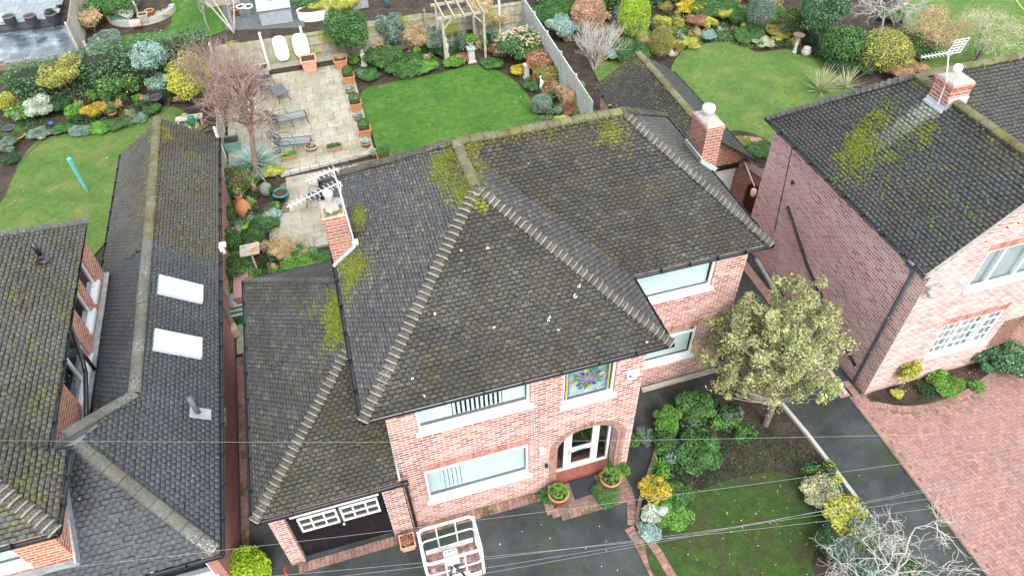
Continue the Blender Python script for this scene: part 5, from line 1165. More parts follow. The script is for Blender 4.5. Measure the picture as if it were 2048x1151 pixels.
# ---------------------------------------------------------------- gardens to the right
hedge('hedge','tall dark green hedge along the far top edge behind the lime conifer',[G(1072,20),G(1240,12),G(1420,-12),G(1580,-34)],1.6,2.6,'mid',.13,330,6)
S(1128,56,60,1.2,'silver','blue green shrub behind the concrete fence near its far end','shrub',size=.10)
S(1160,46,46,1.0,'bright','bright green shrub in front of the dark hedge','shrub',size=.09)
S(1176,25,72,1.7,'copper','clipped copper brown beech ball on a short stem','shrub','topiary_ball',size=.08,cov=2.6,lump=.08,fill=.25,lift=.3)
S(1110,22,70,1.4,'mid','mid green shrub in the corner of hedge and concrete fence','shrub',size=.09)
bare('shrub','bare many stemmed whitish shrub right of the concrete fence',G(1188,142),2.3,.035,M['bark_white'],4,.45,.12,12,7,(2,3),'shrub',first=.25)
S(1268,32,68,2.9,'lime','tall egg shaped lime green clipped conifer','conifer','conifer',size=.06,cov=3.4,lump=.05,fill=.16,up=.5,nl=4)
S(1322,86,50,1.75,'olive','dumpy olive gold clipped conifer below the lime one','conifer','conifer',size=.05,cov=3.2,lump=.05,fill=.18)
S(1326,46,34,.8,'ylgreen','small round cream yellow shrub between the two conifers','shrub',size=.06,cov=2.4)
S(1262,102,74,.9,'mid','spreading dark juniper under the lime conifer','shrub',size=.06,cov=2.2,lump=.35)
S(1225,106,40,.6,'silver','bluish low shrub left of the dark juniper','shrub',size=.07)
S(1398,42,46,.65,'brown','rust brown low mound in the rockery','shrub',size=.05,cov=2.4)
S(1421,45,24,.55,'ylgreen','small pale yellow ball beside the rust brown mound','shrub',size=.05,cov=2.4)
S(1449,28,32,.75,'ylgreen','cream yellow shrub in the upper rockery','shrub',size=.06,cov=2.4)
S(1476,36,38,.8,'mid','green mound left of the dark clipped dome','shrub',size=.06,cov=2.4)
S(1524,18,56,2.2,'grey','large dark clipped dome at the back of the rockery','topiary','topiary_dome',size=.06,cov=3.2,lump=.04,fill=.16)
S(1416,72,30,.45,'silver','heather grey tuft above the right lawn','plant',size=.04,cov=2.2)
S(1352,64,42,.45,'mid','small green plant right of the olive conifer','plant',size=.07,trunk=False)
S(1372,84,46,.4,'ylgreen','low yellow green ground plant at the lawn edge','plant',size=.06,trunk=False)
S(1392,76,34,.35,'mid','low green tuft beside the heather','plant',size=.06,trunk=False)
straps('agave','small blue green agave in the rockery',1440,66,26,'silver',26,.06,0,.2,'plant',33)
S(1494,72,62,.45,'mid','loose green ground plants on the rockery slope','plant',size=.07,trunk=False)
S(1526,84,44,.35,'feather','pale flecked ground plants at the top of the right lawn','plant',size=.06,trunk=False)
S(1382,14,60,.6,'yellow','patch of yellow autumn leaves below the far hedge','plant',size=.07,cov=.8,trunk=False)
S(1428,12,90,.8,'mid','dark green shrubs at the foot of the far hedge','shrub',size=.09)
S(1598,44,52,1.7,'mid','upright pyracantha loaded with orange berries','shrub','pyracantha',size=.07,cov=2.0,extra=(('orange',130,.10,1.0),))
S(1642,30,88,3.2,'ivy','tall dark bushy evergreen behind the bird bath','shrub',size=.10,lump=.3)
S(1560,64,50,.5,'olive','dull mossy plants on the steps below the clipped dome','plant',size=.06,cov=1.2,trunk=False)
S(1690,90,96,1.9,'mid','big rounded glossy green rhododendron beside the right lawn','shrub',size=.12,cov=2.0,lump=.12)
S(1690,128,70,.8,'dark','dark skirt of leaves under the glossy rhododendron','shrub',size=.09)
S(1772,102,112,2.0,'holly','large dome of yellow variegated euonymus behind the right roof','shrub',size=.085,cov=2.2,lump=.12)
bare('tree','bare silvery tangled tree above the variegated dome',G(1760,70),3.6,.07,M['bark_white'],5,.8,.02,14,1,(2,3),lean=(-.1,.1),first=.3,wob=.35)
S(1814,142,84,.8,'copper','rusty brown dome of dead stems behind the right chimney','shrub',size=.05,cov=1.8)
S(1872,66,112,2.6,'autumn','airy pinkish autumn shrub on the far right lawn','shrub',size=.055,cov=.26,fill=.98)
S(1975,70,130,3.0,'feather','airy pale gold feathery shrub at the top right','shrub',size=.055,cov=.32,fill=.98)
S(1850,96,70,1.4,'mid','loose green shrub behind the chimney aerial','shrub',size=.07,cov=.6,fill=.9)
S(1780,30,60,.5,'mid','rough green growth under the silvery tree','plant',size=.08,cov=1.0,trunk=False)
straps('ornamental_grass','pale dry ornamental grass left of the rusty dome',1640,182,66,'feather',150,.02,0,.15,'grass',37,size=1.2)
straps('ornamental_grass','pale dry grass tuft against the roof edge right of the bigger one',1690,176,50,'feather',90,.02,0,.15,'grass',38,size=1.0)
S(1482,284,38,.45,'olive','olive green low shrub in the small bed by the outbuilding','shrub',size=.06)
S(1516,300,52,.3,'mid','dark creeping plants in the small bed by the right house','plant',size=.06,trunk=False)
S(1506,284,36,.25,'autumn','pinkish fading leaves in the small bed','plant',size=.06,cov=.9,trunk=False)
# ---------------------------------------------------------------- front gardens
b0 = G(1530,850); tv = thing('holly_tree','large cream variegated holly tree between the two driveways','tree',b0)
rnd = random.Random(6); rgt = np.random.default_rng(6); brm = MB(); tk = MB(); arrs = []
tk.tube([b0,b0+[.02,.02,.7],b0+[.05,.05,1.5],b0+[.1,.1,3.0]],[.10,.085,.07,.03],8)
cen = G(1545,705,2.55)
for i in range(230):
    an = 2.399*i; q = ((i+.5)/230)**.5; el = rnd.uniform(-.55,1.45); rr = np.array([2.15,2.0,2.35])*q*rnd.uniform(.72,1.08)
    e = cen+np.array([math.cos(an)*math.cos(el)*rr[0], math.sin(an)*math.cos(el)*rr[1], math.sin(el)*rr[2]])
    if e[2] < .35: e[2] = .35+rnd.random()*.3
    s0 = b0+np.array([.05,.05,max(.5,min(2.9,e[2]*.55))]); brm.tube([s0,(s0+e)/2+[0,0,-.08],e],[.028,.018,.006],4,caps=False)
    r = rnd.uniform(.16,.40); arrs.append(cloud(rgt, e, (r,r*rnd.uniform(.6,1.2),r*rnd.uniform(.8,1.7)), int(900*r), .08, .45, .95, nl=4, up=.5))
obj('trunk', tk, M['bark'], tv); obj('branches', brm, M['bark_grey'], tv); obj('foliage', join(arrs), LM['pale'], tv)
S(1336,838,50,.85,'bright','bright green leafy shrub beside the path at the back of the front bed','shrub',size=.08)
S(1388,812,62,.95,'mid','green shrub between the bright one and the holly tree','shrub',size=.08)
S(1262,880,34,.45,'mid','small green self sown plant at the house corner','plant',size=.08,trunk=False)
S(1236,938,40,.4,'bright','green weeds along the house corner by the right planter','plant',size=.07,trunk=False)
S(1290,872,40,.25,'grey','sparse pale weeds on the dark path beside the house','plant',size=.06,cov=.5,trunk=False)
S(1332,890,44,.55,'mid','green shrub on the kerb below the bright one','shrub',size=.07)
straps('fern','green fern in the front bed above the yellow shrub',1318,938,56,'bright',44,.06,.03,.6,'fern',44)
S(1310,978,56,.6,'yellow','small yellow leaved shrub in the front bed','shrub',size=.055,cov=1.2,fill=.6,extra=(('mid',90,.05,.9),))
S(1304,1030,46,.45,'white','silvery white leaved plant below the pale boulder','plant',size=.07,cov=1.6)
S(1345,1032,62,.5,'bright','green leafy plant wrapped round the pale boulder','plant',size=.07,cov=1.6)
S(1300,1062,44,.35,'silver','frosty grey leaves at the corner of the front bed','plant',size=.07,trunk=False)
S(1356,990,60,.6,'mid','green shrub on the lawn side of the yellow one','shrub',size=.07)
S(1400,900,90,.9,'mid','broad green shrub at the left foot of the holly tree','shrub',size=.08)
S(1690,1036,96,.85,'ylgreen','golden feathery conifer along the driveway kerb','conifer','conifer',size=.08,cov=1.5,lump=.4,fill=.6,extra=(('gold',160,.07,1.0),))
S(1640,985,66,.7,'feather','pale flecked shrub above the golden conifer','shrub',size=.07,cov=1.2)
S(1672,1085,90,.7,'dark','dark green ground shrub on the lawn corner','shrub',size=.07)
S(1740,1110,130,.8,'grey','wide grey green shrub under the bare white branches','shrub',size=.07)
S(1810,1140,70,.8,'mid','green rosemary like shrub by the driveway at the bottom edge','shrub',size=.06)
bare('tree','bare bleached twisted tree at the bottom right of the front lawn',G(1765,1215),3.2,.06,M['bark_white'],5,.85,.0,19,2,(2,3),wob=.4,first=.28)
S(488,1142,104,1.0,'lime','yellow green shrub at the bottom edge beside the slate roofed extension','shrub',size=.075,cov=2.4,z0=0,lump=.1)
add_leaf('climber','yellow green climber at the brick corner of the right house','climber',(14.65,9.1,.85),(.42,.16,.8),'ylgreen',.07,.9,base=(14.6,9.05,.07),fill=.85,seed=91)
S(1890,768,60,.5,'bright','green shrub with red flowers in the curved bed','shrub',size=.07,extra=(('red',7,.09,1.0),))
S(1850,778,36,.35,'dark','dark trailing stems left of the red flowered shrub','plant',size=.05,cov=.8,trunk=False)
S(1996,716,84,1.0,'ivy','round dark camellia at the end of the curved bed','shrub',size=.10)
S(1952,772,26,.3,'bright','small fresh green plant near the bed edging','plant',size=.06,trunk=False)
S(1795,788,24,.3,'ylgreen','tiny yellow green plant at the near end of the curved bed','plant',size=.05,trunk=False)
# low growth that nobody could count, over the soil of the borders
def ground_cover(name, poly, n, pal, seed, size=.07, zmax=.16):
    rg = np.random.default_rng(seed); f = inpoly(poly); P = np.array(poly); lo, hi = P.min(0), P.max(0); pts = []
    cl = lo+(hi-lo)*rg.random((n//22+1, 2))
    while len(pts) < n:
        q = cl[rg.integers(len(cl))]+rg.normal(0, .16, 2)
        if f(*q): pts.append((q[0], q[1], rg.uniform(.02, zmax)))
        else: cl[rg.integers(len(cl))] = lo+(hi-lo)*rg.random(2)
    pts = np.array(pts); nr = rg.normal(size=(n,3))*.6; nr[:,2] += 1.0
    o = obj(name, leaves_np(rg, pts, nr, size, .6), LM[pal]); o['kind'] = 'stuff'; return o
ground_cover('border_growth', PX([(0,245),(160,235),(330,200),(330,225),(240,250),(90,275),(10,300)]), 2600, 'mid', 1)
ground_cover('border_growth', PX([(700,150),(800,120),(1000,95),(1060,150),(1100,250),(1180,260),(1150,190),(1060,110),(800,100),(710,130)]), 4200, 'mid', 2)
ground_cover('rockery_growth', PX([(1210,110),(1330,95),(1340,40),(1560,40),(1600,95),(1500,100),(1430,84),(1350,110)]), 5200, 'mid', 3, .09)
ground_cover('rockery_leaves', PX([(1210,80),(1330,75),(1340,30),(1560,30),(1600,95),(1500,100),(1430,84),(1350,110)]), 1600, 'autumn', 4, .08)
ground_cover('bed_growth', PX([(1320,850),(1320,960),(1290,1060),(1330,1080),(1400,980),(1560,930),(1640,960),(1700,1100),(1740,1060),(1640,920),(1520,850)]), 3600, 'dark', 5, .06)
ground_cover('bed_growth', PX([(440,440),(560,410),(560,480),(640,500),(650,530),(500,560),(440,560)]), 2600, 'mid', 6, .07)
ground_cover('bed_growth', PX([(1790,795),(1950,765),(1960,740),(1850,760)]), 260, 'brown', 7, .06)
def thicket(name, poly, n, pals, seed, size=.085, r=(.18,.42), hh=(.25,.7)):
    "merged bushy growth filling the gaps of a border"
    rg = np.random.default_rng(seed); f = inpoly(poly); P = np.array(poly); lo, hi = P.min(0), P.max(0); by = {q: [] for q in pals}; c = 0
    while c < n:
        q = lo+(hi-lo)*rg.random(2)
        if not f(*q): continue
        c += 1; R = rg.uniform(*r); h = rg.uniform(*hh); by[pals[rg.integers(len(pals))]].append(cloud(rg, (q[0],q[1],h*.5), (R,R*rg.uniform(.7,1.3),h*.55), int(420*R/.3), size*rg.uniform(.75,1.3), .4, .75, nl=5))
    for q, a in by.items():
        if a: o = obj(name, join(a), LM[q]); o['kind'] = 'stuff'
thicket('border_thicket', PX([(0,250),(0,190),(160,205),(330,190),(420,180),(410,205),(330,215),(240,240),(90,262)]), 46, ['mid','dark','bright','grey','autumn'], 21)
thicket('border_thicket', PX([(705,145),(700,110),(800,85),(1000,70),(1045,75),(1060,105),(950,110),(800,140),(720,165)]), 50, ['mid','dark','grey','autumn','bright'], 22, hh=(.3,.9))
thicket('border_thicket', PX([(1060,150),(1100,120),(1150,190),(1185,240),(1100,262),(1085,225)]), 34, ['mid','autumn','grey','brown','bright'], 23, hh=(.3,.8))
thicket('rockery_thicket', PX([(1065,28),(1240,20),(1560,-10),(1580,60),(1590,92),(1500,98),(1430,80),(1340,118),(1240,112),(1180,150),(1140,90)]), 120, ['mid','dark','bright','autumn','grey','ylgreen','olive'], 24, .09, (.2,.5), (.25,.8))
thicket('rockery_thicket', PX([(1610,105),(1600,60),(1720,60),(1850,60),(1860,150),(1740,165),(1690,150)]), 50, ['mid','dark','grey','bright'], 25, .09, (.25,.5), (.3,.8))
thicket('bed_thicket', PX([(440,440),(450,380),(545,345),(560,410),(545,460),(560,500),(640,505),(650,535),(500,570),(440,580)]), 84, ['mid','dark','grey','autumn','bright'], 26, .07, (.15,.34), (.25,.75))
thicket('front_thicket', PX([(1318,850),(1380,800),(1450,800),(1520,870),(1420,930),(1360,990),(1345,1060),(1290,1060),(1300,960)]), 46, ['mid','dark','bright','grey'], 27, .075, (.16,.34), (.2,.6))
thicket('front_thicket', PX([(1600,950),(1650,930),(1740,1050),(1790,1130),(1700,1160),(1640,1100),(1660,1020)]), 40, ['dark','grey','mid','ylgreen'], 28, .075, (.18,.36), (.2,.6))
# ---------------------------------------------------------------- fences
M['fence'] = brickmat('fence_boards', [(.28,.27,.22),(.34,.33,.27),(.25,.25,.20),(.38,.37,.31),(.30,.30,.22)], (.10,.10,.07), vertical=True, dirt=(.22,.25,.06), dl=.5, dh=.68)
M['fence_p'] = island('pale_boards', [(.42,.38,.32),(.48,.45,.39),(.36,.33,.28),(.40,.38,.33)], .9, .15, .25, 5, (.30,.30,.2), 1.1, .55, .7)
M['fence_b'] = island('back_boards', [(.30,.29,.24),(.36,.35,.30),(.27,.27,.21),(.40,.38,.33),(.31,.32,.24)], .9, .15, .25, 5, (.24,.27,.06), .8, .48, .62)
def panel(t, p, q, h, m, z0=.0, arch=0.0, board=True, rails=True, bw=.13, name='panel'):
    "vertical board fence panel between two points"
    p = np.array(p[:2], float); q = np.array(q[:2], float); d = q-p; L = np.linalg.norm(d); d /= L; n = np.array([d[1], -d[0]])
    b = MB(); k = max(2, round(L/bw)); st = L/k; rnd = random.Random(int(L*1000)+int(p[0]*77))
    for i in range(k):
        c = p+d*(i+.5)*st; zt = z0+h+arch*math.sin(math.pi*(i+.5)/k); o_ = n*(.008 if i % 2 else -.006)
        b.box((c[0]+o_[0], c[1]+o_[1], (z0+.26+zt)/2), (st-.004, .018, zt-z0-.26+rnd.uniform(-.01,.01)), math.atan2(d[1], d[0]))
    t = obj(name, b, m, t)
    r = MB()
    if board:
        c = (p+q)/2; r.box((c[0], c[1], z0+.13), (L, .045, .26), math.atan2(d[1], d[0])); obj('gravel_board', r, M['concrete'], t)
    if rails:
        r2 = MB()
        for zz in (z0+.55, z0+h*.6, z0+h-.12): r2.beam((p[0]+n[0]*.035, p[1]+n[1]*.035, zz), (q[0]+n[0]*.035, q[1]+n[1]*.035, zz), .04, .06)
        obj('rail', r2, m, t); 
    return t
def post(t, p, h, m=None, w=.11):
    b = MB(); b.box((p[0], p[1], h/2), (w, w, h)); b.lathe([(w*.72, h),(w*.5, h+.03),(0, h+.05)], (p[0], p[1], 0), 4, True)
    return obj('post', b, m or M['concrete'], t)
fp = [G(442,150),G(540,142),G(617,122),G(708,112),G(778,100),G(884,82),G(948,74),G(1000,68),G(1052,62)]
for p_ in fp: p_[1] = 35.9+ (p_[0]-3)*.0
t = thing('garden_fence','long mossy board fence along the back of the middle garden','fence',(fp[0][0],fp[0][1],0))
for i in range(8): panel(t, fp[i], fp[i+1], 1.62, M['fence_b'], arch=.14 if i in (3,4,5) else 0, rails=i not in (0,1))
for i, p_ in enumerate(fp): post(t, (p_[0], p_[1]-.06), 2.0 if i in (1,2) else 1.85, M['whitepaint'] if i in (1,2,6,7) else M['concrete'])
# concrete panel fence on the right boundary
rp0, rp1 = np.array([10.86,35.9]), np.array([10.62,24.9])
M['fence_w'] = brickmat('concrete_panels', [(.46,.49,.47),(.50,.53,.51),(.43,.46,.44)], (.20,.22,.20), vertical=False, bw=1.2, bh=.3, j=.014, dirt=(.28,.33,.14), dl=.52, dh=.75)
t = thing('concrete_fence', 'pale concrete panel fence on the right of the middle garden', 'fence', (10.86,35.9,0))
for i in range(5):
    a, c = rp0+(rp1-rp0)*i/5, rp0+(rp1-rp0)*(i+1)/5; b = MB(); b.beam((a[0],a[1],.95), (c[0],c[1],.95), .05, 1.75); pn = obj('panel', b, M['fence_w'], t)
    for j in range(1,6): b = MB(); b.box((a[0]+(c[0]-a[0])*j/6, a[1]+(c[1]-a[1])*j/6, .95), (.085,.03,1.74)); obj('batten', b, M['concrete'], pn)
    post(t, (a[0]-.02, a[1]), 1.95)
# left boundary between the two back gardens
lb = [np.array([-5.28,35.6]),np.array([-5.22,33.2]),np.array([-5.18,30.6]),np.array([-5.12,28.2]),np.array([-5.02,25.7])]
t = thing('boundary_fence','pale worn board fence left of the patio, white topped posts','fence',(lb[0][0],lb[0][1],0))
for i in range(4): panel(t, lb[i], lb[i+1], 1.3 if i > 0 else 1.5, M['fence_p'], rails=False); post(t, lb[i+1], 1.7, M['whitepaint'] if i in (1,2) else None)
# tall panel fence between terrace and neighbour lawn
tb = [np.array([-13.6,54.0]),np.array([-13.15,49.5]),np.array([-12.75,45.0]),np.array([-12.45,40.6])]
tb = [G(182,-38)[:2],G(178,8)[:2],G(172,60)[:2],G(166,118)[:2]]
t = thing('terrace_fence','tall pale board fence between the grey terrace and the neighbour lawn','fence',(tb[3][0],tb[3][1],0))
for i in range(3): panel(t, tb[i], tb[i+1], 1.85, M['fence_p'], rails=True); post(t, tb[i+1], 2.0, M['fence_p'])
t = thing('lattice', 'small low lattice panel between two pale posts beside the ivy hedge', 'trellis', G(196,116)); b = MB(); a, c = G(184,118), G(212,112)
for q in (a, c): b = MB(); b.box((q[0],q[1],.5), (.12,.12,1.0)); obj('post', b, M['fence_p'], t)
b = MB()
for i in range(7):
    f = i/6; b.beam(a+(c-a)*f*1.0+[0,0,.15], a+(c-a)*min(1,f+.35)+[0,0,.8 if f < .66 else .15+.65*(1-f)/.35], .02, .02); b.beam(a+(c-a)*f+[0,0,.8], a+(c-a)*min(1,f+.35)+[0,0,.15 if f < .66 else .8-.65*(1-f)/.35], .02, .02)
obj('slats', b, M['whitepaint'], t)
# two white oval frames hanging on the fence
def oval(px, label, rx, rz):
    c = np.array([px, 35.80, 1.08]); b = MB(); k = 22
    vs = []
    for r, d in ((1,0),(1,-.06),(.86,-.07),(.86,-.02)):
        for i in range(k):
            th = 2*math.pi*i/k; e = .62; ct, st_ = math.cos(th), math.sin(th); vs.append((c[0]+rx*r*abs(ct)**e*(1 if ct > 0 else -1), c[1]+d, c[2]+rz*r*abs(st_)**e*(1 if st_ > 0 else -1)))
    b.add(vs, [(j*k+i, j*k+(i+1)%k, (j+1)*k+(i+1)%k, (j+1)*k+i) for j in range(3) for i in range(k)])
    t = thing('wall_mirror', label, 'mirror', (c[0],c[1],c[2])); obj('frame', b, M['whitepaint'], t)
    g = MB(); g.add([vs[3*k+i] for i in range(k)], [tuple(range(k-1,-1,-1))]); obj('mirror_glass', g, basic('hazy_mirror_'+label[:5], (.80,.80,.82), (.72,.72,.76), 4, .25, spec=.6), t)
oval(-2.05, 'left white oval framed mirror on the garden fence', .36, .66); oval(-1.05, 'right white oval framed mirror on the garden fence', .40, .64)
# ---------------------------------------------------------------- pots
M['terra'] = basic('terracotta', (.50,.22,.11), (.40,.17,.085), 7, .8, .1)
M['terra_p'] = basic('pale_terracotta', (.62,.36,.26), (.55,.30,.21), 6, .8, .1)
M['basket'] = basic('wicker_bowl', (.38,.25,.17), (.28,.18,.12), 22, .85, .3)
M['potsoil'] = basic('pot_soil', (.045,.03,.025), (.08,.05,.035), 25, .95, .4)
M['teal'] = basic('teal_glaze', (.02,.17,.20), (.03,.24,.26), 5, .2, spec=.7)
M['bluepot'] = basic('blue_glaze', (.035,.045,.09), (.05,.06,.12), 5, .45, spec=.6)
def pot(px, py, label, r, h, m, z=0.0, sq=False, plant=None, name='plant_pot', top=1.25, n=18, cat='pot', rim=True, plabel=None, psize=.05, pr=None, ph=None, flowers=(), ball=False, rz=0.0, group=None):
    c = G(px, py, z); t = thing(name, label, cat, c, rz, group); b = MB(); R = r*top
    nn = 4 if sq else n; k = 1.414 if sq else 1
    b.lathe([(r*k,0),(R*k,h*.86),(R*k*1.08,h*.87),(R*k*1.08,h),(R*k*.9,h),(R*k*.86,h*.9)], (0,0,0), nn, sq); obj('pot_body', b, m, t, local=True, smooth=not sq)
    s = MB(); s.lathe([(R*k*.9,h*.86),(R*k*.89,h*.92)], (0,0,0), nn, sq); obj('soil', s, M['potsoil'], t, local=True)
    if plant:
        rg = np.random.default_rng(int(px*7+py)); pr_ = pr or R*1.15; phh = ph or R; cz = h+phh*.55 if not ball else h+phh*.75
        nlf = int(min(3200, (60 if psize > .09 else 130)*max(1,(pr_/.2)**2)*(.05/psize)**1.2*(7 if ball else 3.2)))
        obj('foliage', cloud(rg, (0,0,cz), (pr_,pr_,phh), nlf, psize, *( (.04,.2) if ball else (.3,.6) )), LM[plant], t, local=True)
        for f_, cnt, s2 in flowers: obj('flowers', cloud(rg, (0,0,cz+.03), (pr_*.95,pr_*.95,phh*.95), cnt, s2, .2, .3), LM[f_], t, local=True)
    return t
PZ = .165
for i,(x,y,l,h,r) in enumerate([(699,166,'tapered square terracotta pot with clipped ball, farthest of the row between patio and lawn',.46,.22),(713,219,'tapered square terracotta pot with clipped ball, second of the row between patio and lawn',.42,.21),(731,271,'tapered square terracotta pot with clipped ball, third of the row between patio and lawn',.42,.21)]):
    pot(x,y,l,r,h,M['terra'],PZ,True,'mid',ball=True,pr=.27,ph=.27,top=1.3,psize=.045,name='topiary_pot',group='topiary pots along the patio edge')
pot(770,324,'square terracotta pot with a dark clipped ball on the lower patio',.22,.36,M['terra'],.03,True,'mid',ball=True,pr=.30,ph=.28,top=1.3,psize=.045,name='topiary_pot',group='topiary pots along the patio edge')
for x,y,l,f in [(701,186,'shallow bowl of blue and white pansies between the first and second topiary pots',(('white',30,.07),('yellow',8,.06))),(718,240,'shallow bowl of purple pansies between the second and third topiary pots',(('pink',14,.06),('white',18,.06),('yellow',10,.06))),(733,292,'shallow bowl of yellow pansies at the near end of the upper patio edge',(('yellow',22,.06),('white',10,.06)))]:
    pot(x,y,l,.17,.22,M['basket'],PZ,False,'silver',flowers=f,top=1.35,ph=.12,name='flower_bowl',group='flower bowls along the patio edge')
pot(749,314,'small round terracotta pot with bluish leaves beside the step',.12,.24,M['terra'],.03,False,'silver',pr=.2,ph=.14)
pot(624,299,'wide pale bowl of dark soil in front of the sun loungers',.22,.2,basic('pale_stone_bowl',(.5,.42,.36),(.42,.35,.3),8,.8),PZ,top=1.2,plant='autumn',pr=.2,ph=.05,psize=.04)
def trough(px, py, label, L, w, h, rz, m, plant):
    c = G(px,py,PZ); t = thing('planter_trough', label, 'planter', c, rz); b = MB(); 
    b.add([(sx*L/2*k,sy*w/2*k,z) for k,z in ((.86,0),(1,h)) for sx,sy in ((-1,-1),(1,-1),(1,1),(-1,1))], ((3,2,1,0),(0,1,5,4),(1,2,6,5),(2,3,7,6),(3,0,4,7)))
    b.box((0,-w/2,h),(L+.03,.03,.04)); b.box((0,w/2,h),(L+.03,.03,.04)); obj('trough_body', b, m, t, local=True)
    s = MB(); s.box((0,0,h-.04),(L*.97,w*.95,.04)); obj('soil', s, M['potsoil'], t, local=True)
    rg = np.random.default_rng(int(px)); obj('foliage', cloud(rg,(0,0,h+.06),(L*.56,w*.7,.13),520,.06,.3,.6), LM[plant], t, local=True)
trough(670,300,'terracotta trough of green leaves on the right of the patio step',.62,.26,.2,.1,M['basket'],'mid')
trough(581,317,'terracotta trough of green leaves on the left of the patio step',.62,.26,.2,.1,M['basket'],'bright')
pot(621,138,'pale pink square planter standing below the white fence post',.30,.62,M['terra_p'],PZ,True,name='square_planter')
pot(527,152,'grey square planter half hidden by the garden chair',.28,.5,M['concrete'],PZ,True,name='square_planter')
pot(683,134,'terracotta planter under the tall evergreen shrub',.26,.5,M['terra'],PZ,True,name='square_planter',plant='autumn',pr=.3,ph=.15)
pot(565,396,'round teal glazed bowl of soil on the lower patio',.27,.30,M['teal'],.036,top=1.18,name='glazed_bowl')
pot(318,212,'blue glazed pot with bare soil at the edge of the left border',.24,.5,M['bluepot'],0,top=1.25)
pot(230,237,'small terracotta pot with a green plant in the left border',.15,.34,M['terra'],0,plant='mid',pr=.28,ph=.25)
pot(26,268,'dark glazed pot at the far left end of the lawn edge',.20,.36,M['bluepot'],0)
pot(38,278,'wide terracotta bowl in front of the dark glazed pot',.24,.2,M['terra'],0,top=1.4)
pot(1116,998,'round brown pot of fern leaves left of the doormat',.22,.40,M['terra'],.085,plant='bright',pr=.3,ph=.22,psize=.1)
pot(1219,968,'round brown pot of fern leaves right of the doormat',.22,.40,M['terra'],.085,plant='bright',pr=.32,ph=.24,psize=.1)
pot(817,1090,'square planter full of dry brown stalks at the foot of the downpipe',.15,.3,M['terra_p'],.03,True,plant='brown',pr=.18,ph=.1)
S(1098,996,34,.3,'mid','green leaves spilling beside the left door pot','plant',size=.05,trunk=False,z0=.08)
S(1212,985,54,.2,'mid','creeping green leaves below the right door pot','plant',size=.05,trunk=False,z0=.08)
for x,y,l in [(24,47,'leftmost dark grey tub on the terrace edge'),(66,46,'middle dark grey tub on the terrace edge'),(108,42,'right dark grey tub with a plant on the terrace edge')]:
    pot(x,y,l,.30,.45,basic('slate_tub_'+l[:4],(.10,.11,.13),(.14,.15,.17),5,.6),tz,top=1.08,plant='dark' if x>100 else None,pr=.3,ph=.2,name='tub',group='dark tubs on the terrace')
b = MB(); c = G(8,44,tz); b.ico(c+[0,0,.22],.24,3); tag(obj('stone_ball', b, M['whitepaint'], smooth=True),'white ball standing left of the dark tubs','ornament')
for x,y,l in [(487,29,'left of two white buckets by the far shed'),(500,29,'right of two white buckets by the far shed')]: pot(x,y,l,.24,.5,M['white'],.045,top=1.15,name='bucket',cat='bucket',group='white buckets by the far shed')
pot(474,30,'brown pot left of the white buckets',.2,.4,M['terra'],.045)
# ---------------------------------------------------------------- ornaments
b = MB(); c = G(536,390); b.lathe([(.08,0),(.22,.10),(.27,.27),(.23,.46),(.12,.57),(.0,.60)], c, 20); tag(obj('stone_ball', b, basic('pale_green_stone',(.20,.23,.18),(.14,.17,.13),9,.9), smooth=True),'pale green egg shaped stone beside the teal bowl','ornament')
t = thing('chiminea','terracotta chiminea with a dark mouth in the soil bed','chiminea',G(492,432)); b = MB(); b.lathe([(.14,0),(.25,.10),(.31,.32),(.30,.50),(.22,.68),(.13,.80),(.12,1.02),(.15,1.05),(.10,1.05)],(0,0,0),20); obj('clay_body', b, M['terra'], t, True, True)
b = MB(); b.lathe([(.12,0),(.14,.06),(.10,.06),(.0,.02)],(0,0,0),14); b.v=[(x+.19,-.24+y*.5-z,.36+y*.9) for x,y,z in b.v]; obj('mouth', b, M['dark'], t, local=True)
c = G(492,432); pot(0,0,'pot of yellow pansies standing on top of the chiminea',.10,.14,basic('grey_tin',(.25,.30,.33),(.2,.24,.27),6,.5),plant='mid',pr=.2,ph=.1,flowers=(('yellow',34,.07),)).location = (c[0],c[1],1.05)
t = thing('bird_table','square weathered wooden bird table in the side bed','bird table',G(517,545)); b = MB(); b.box((0,0,.55),(.07,.07,1.1)); obj('post', b, M['fence_p'], t, local=True)
b = MB(); b.box((0,0,1.12),(.62,.5,.03)); 
for s in (-1,1): b.box((0,s*.26,1.15),(.66,.05,.07)); b.box((s*.31,0,1.151),(.05,.47,.068)); b.box((s*.05,0,1.15),(.04,.46,.03))
obj('tray', b, M['fence_p'], t, local=True); b = MB(); b.lathe([(.12,1.14),(.14,1.17),(.0,1.2)],(.16,-.1,0),10); obj('feed', b, M['terra'], t, local=True)
def column(px, py, label, h, r, base=True, fig=False, pot_=None):
    c = G(px,py); t = thing('statue' if fig else 'stone_column', label, 'statue' if fig else 'pedestal', c); b = MB()
    if fig:
        b.lathe([(.16,0),(.16,.12),(.11,.14),(.12,.3),(.10,.45),(.13,.62),(.11,.78),(.05,.86),(.045,.89),(.075,.95),(.07,1.03),(.03,1.08),(0,1.09)],(0,0,0),14); b.v = [(x*(1.1+.25*math.sin(z*9)),y*.85,z*h/1.09) for x,y,z in b.v]
    else:
        b.lathe([(r*1.3,0),(r*1.3,.08),(r,.12),(r*.9,h*.8),(r*1.15,h*.86),(r*1.25,h*.92),(r*1.25,h),(0,h)],(0,0,0),4 if base else 14,base)
    obj('figure' if fig else 'column', b, M['stone'], t, local=True, smooth=fig)
    if pot_: 
        p = MB(); p.lathe([(.09,h),(.05,h+.06),(.17,h+.25),(.20,h+.30),(.16,h+.30)],(0,0,0),14); obj('urn', p, M['stone'], t, True, True)
    return t
M['stone'] = basic('weathered_stone', (.52,.52,.47), (.36,.38,.33), 9, .9, .2)
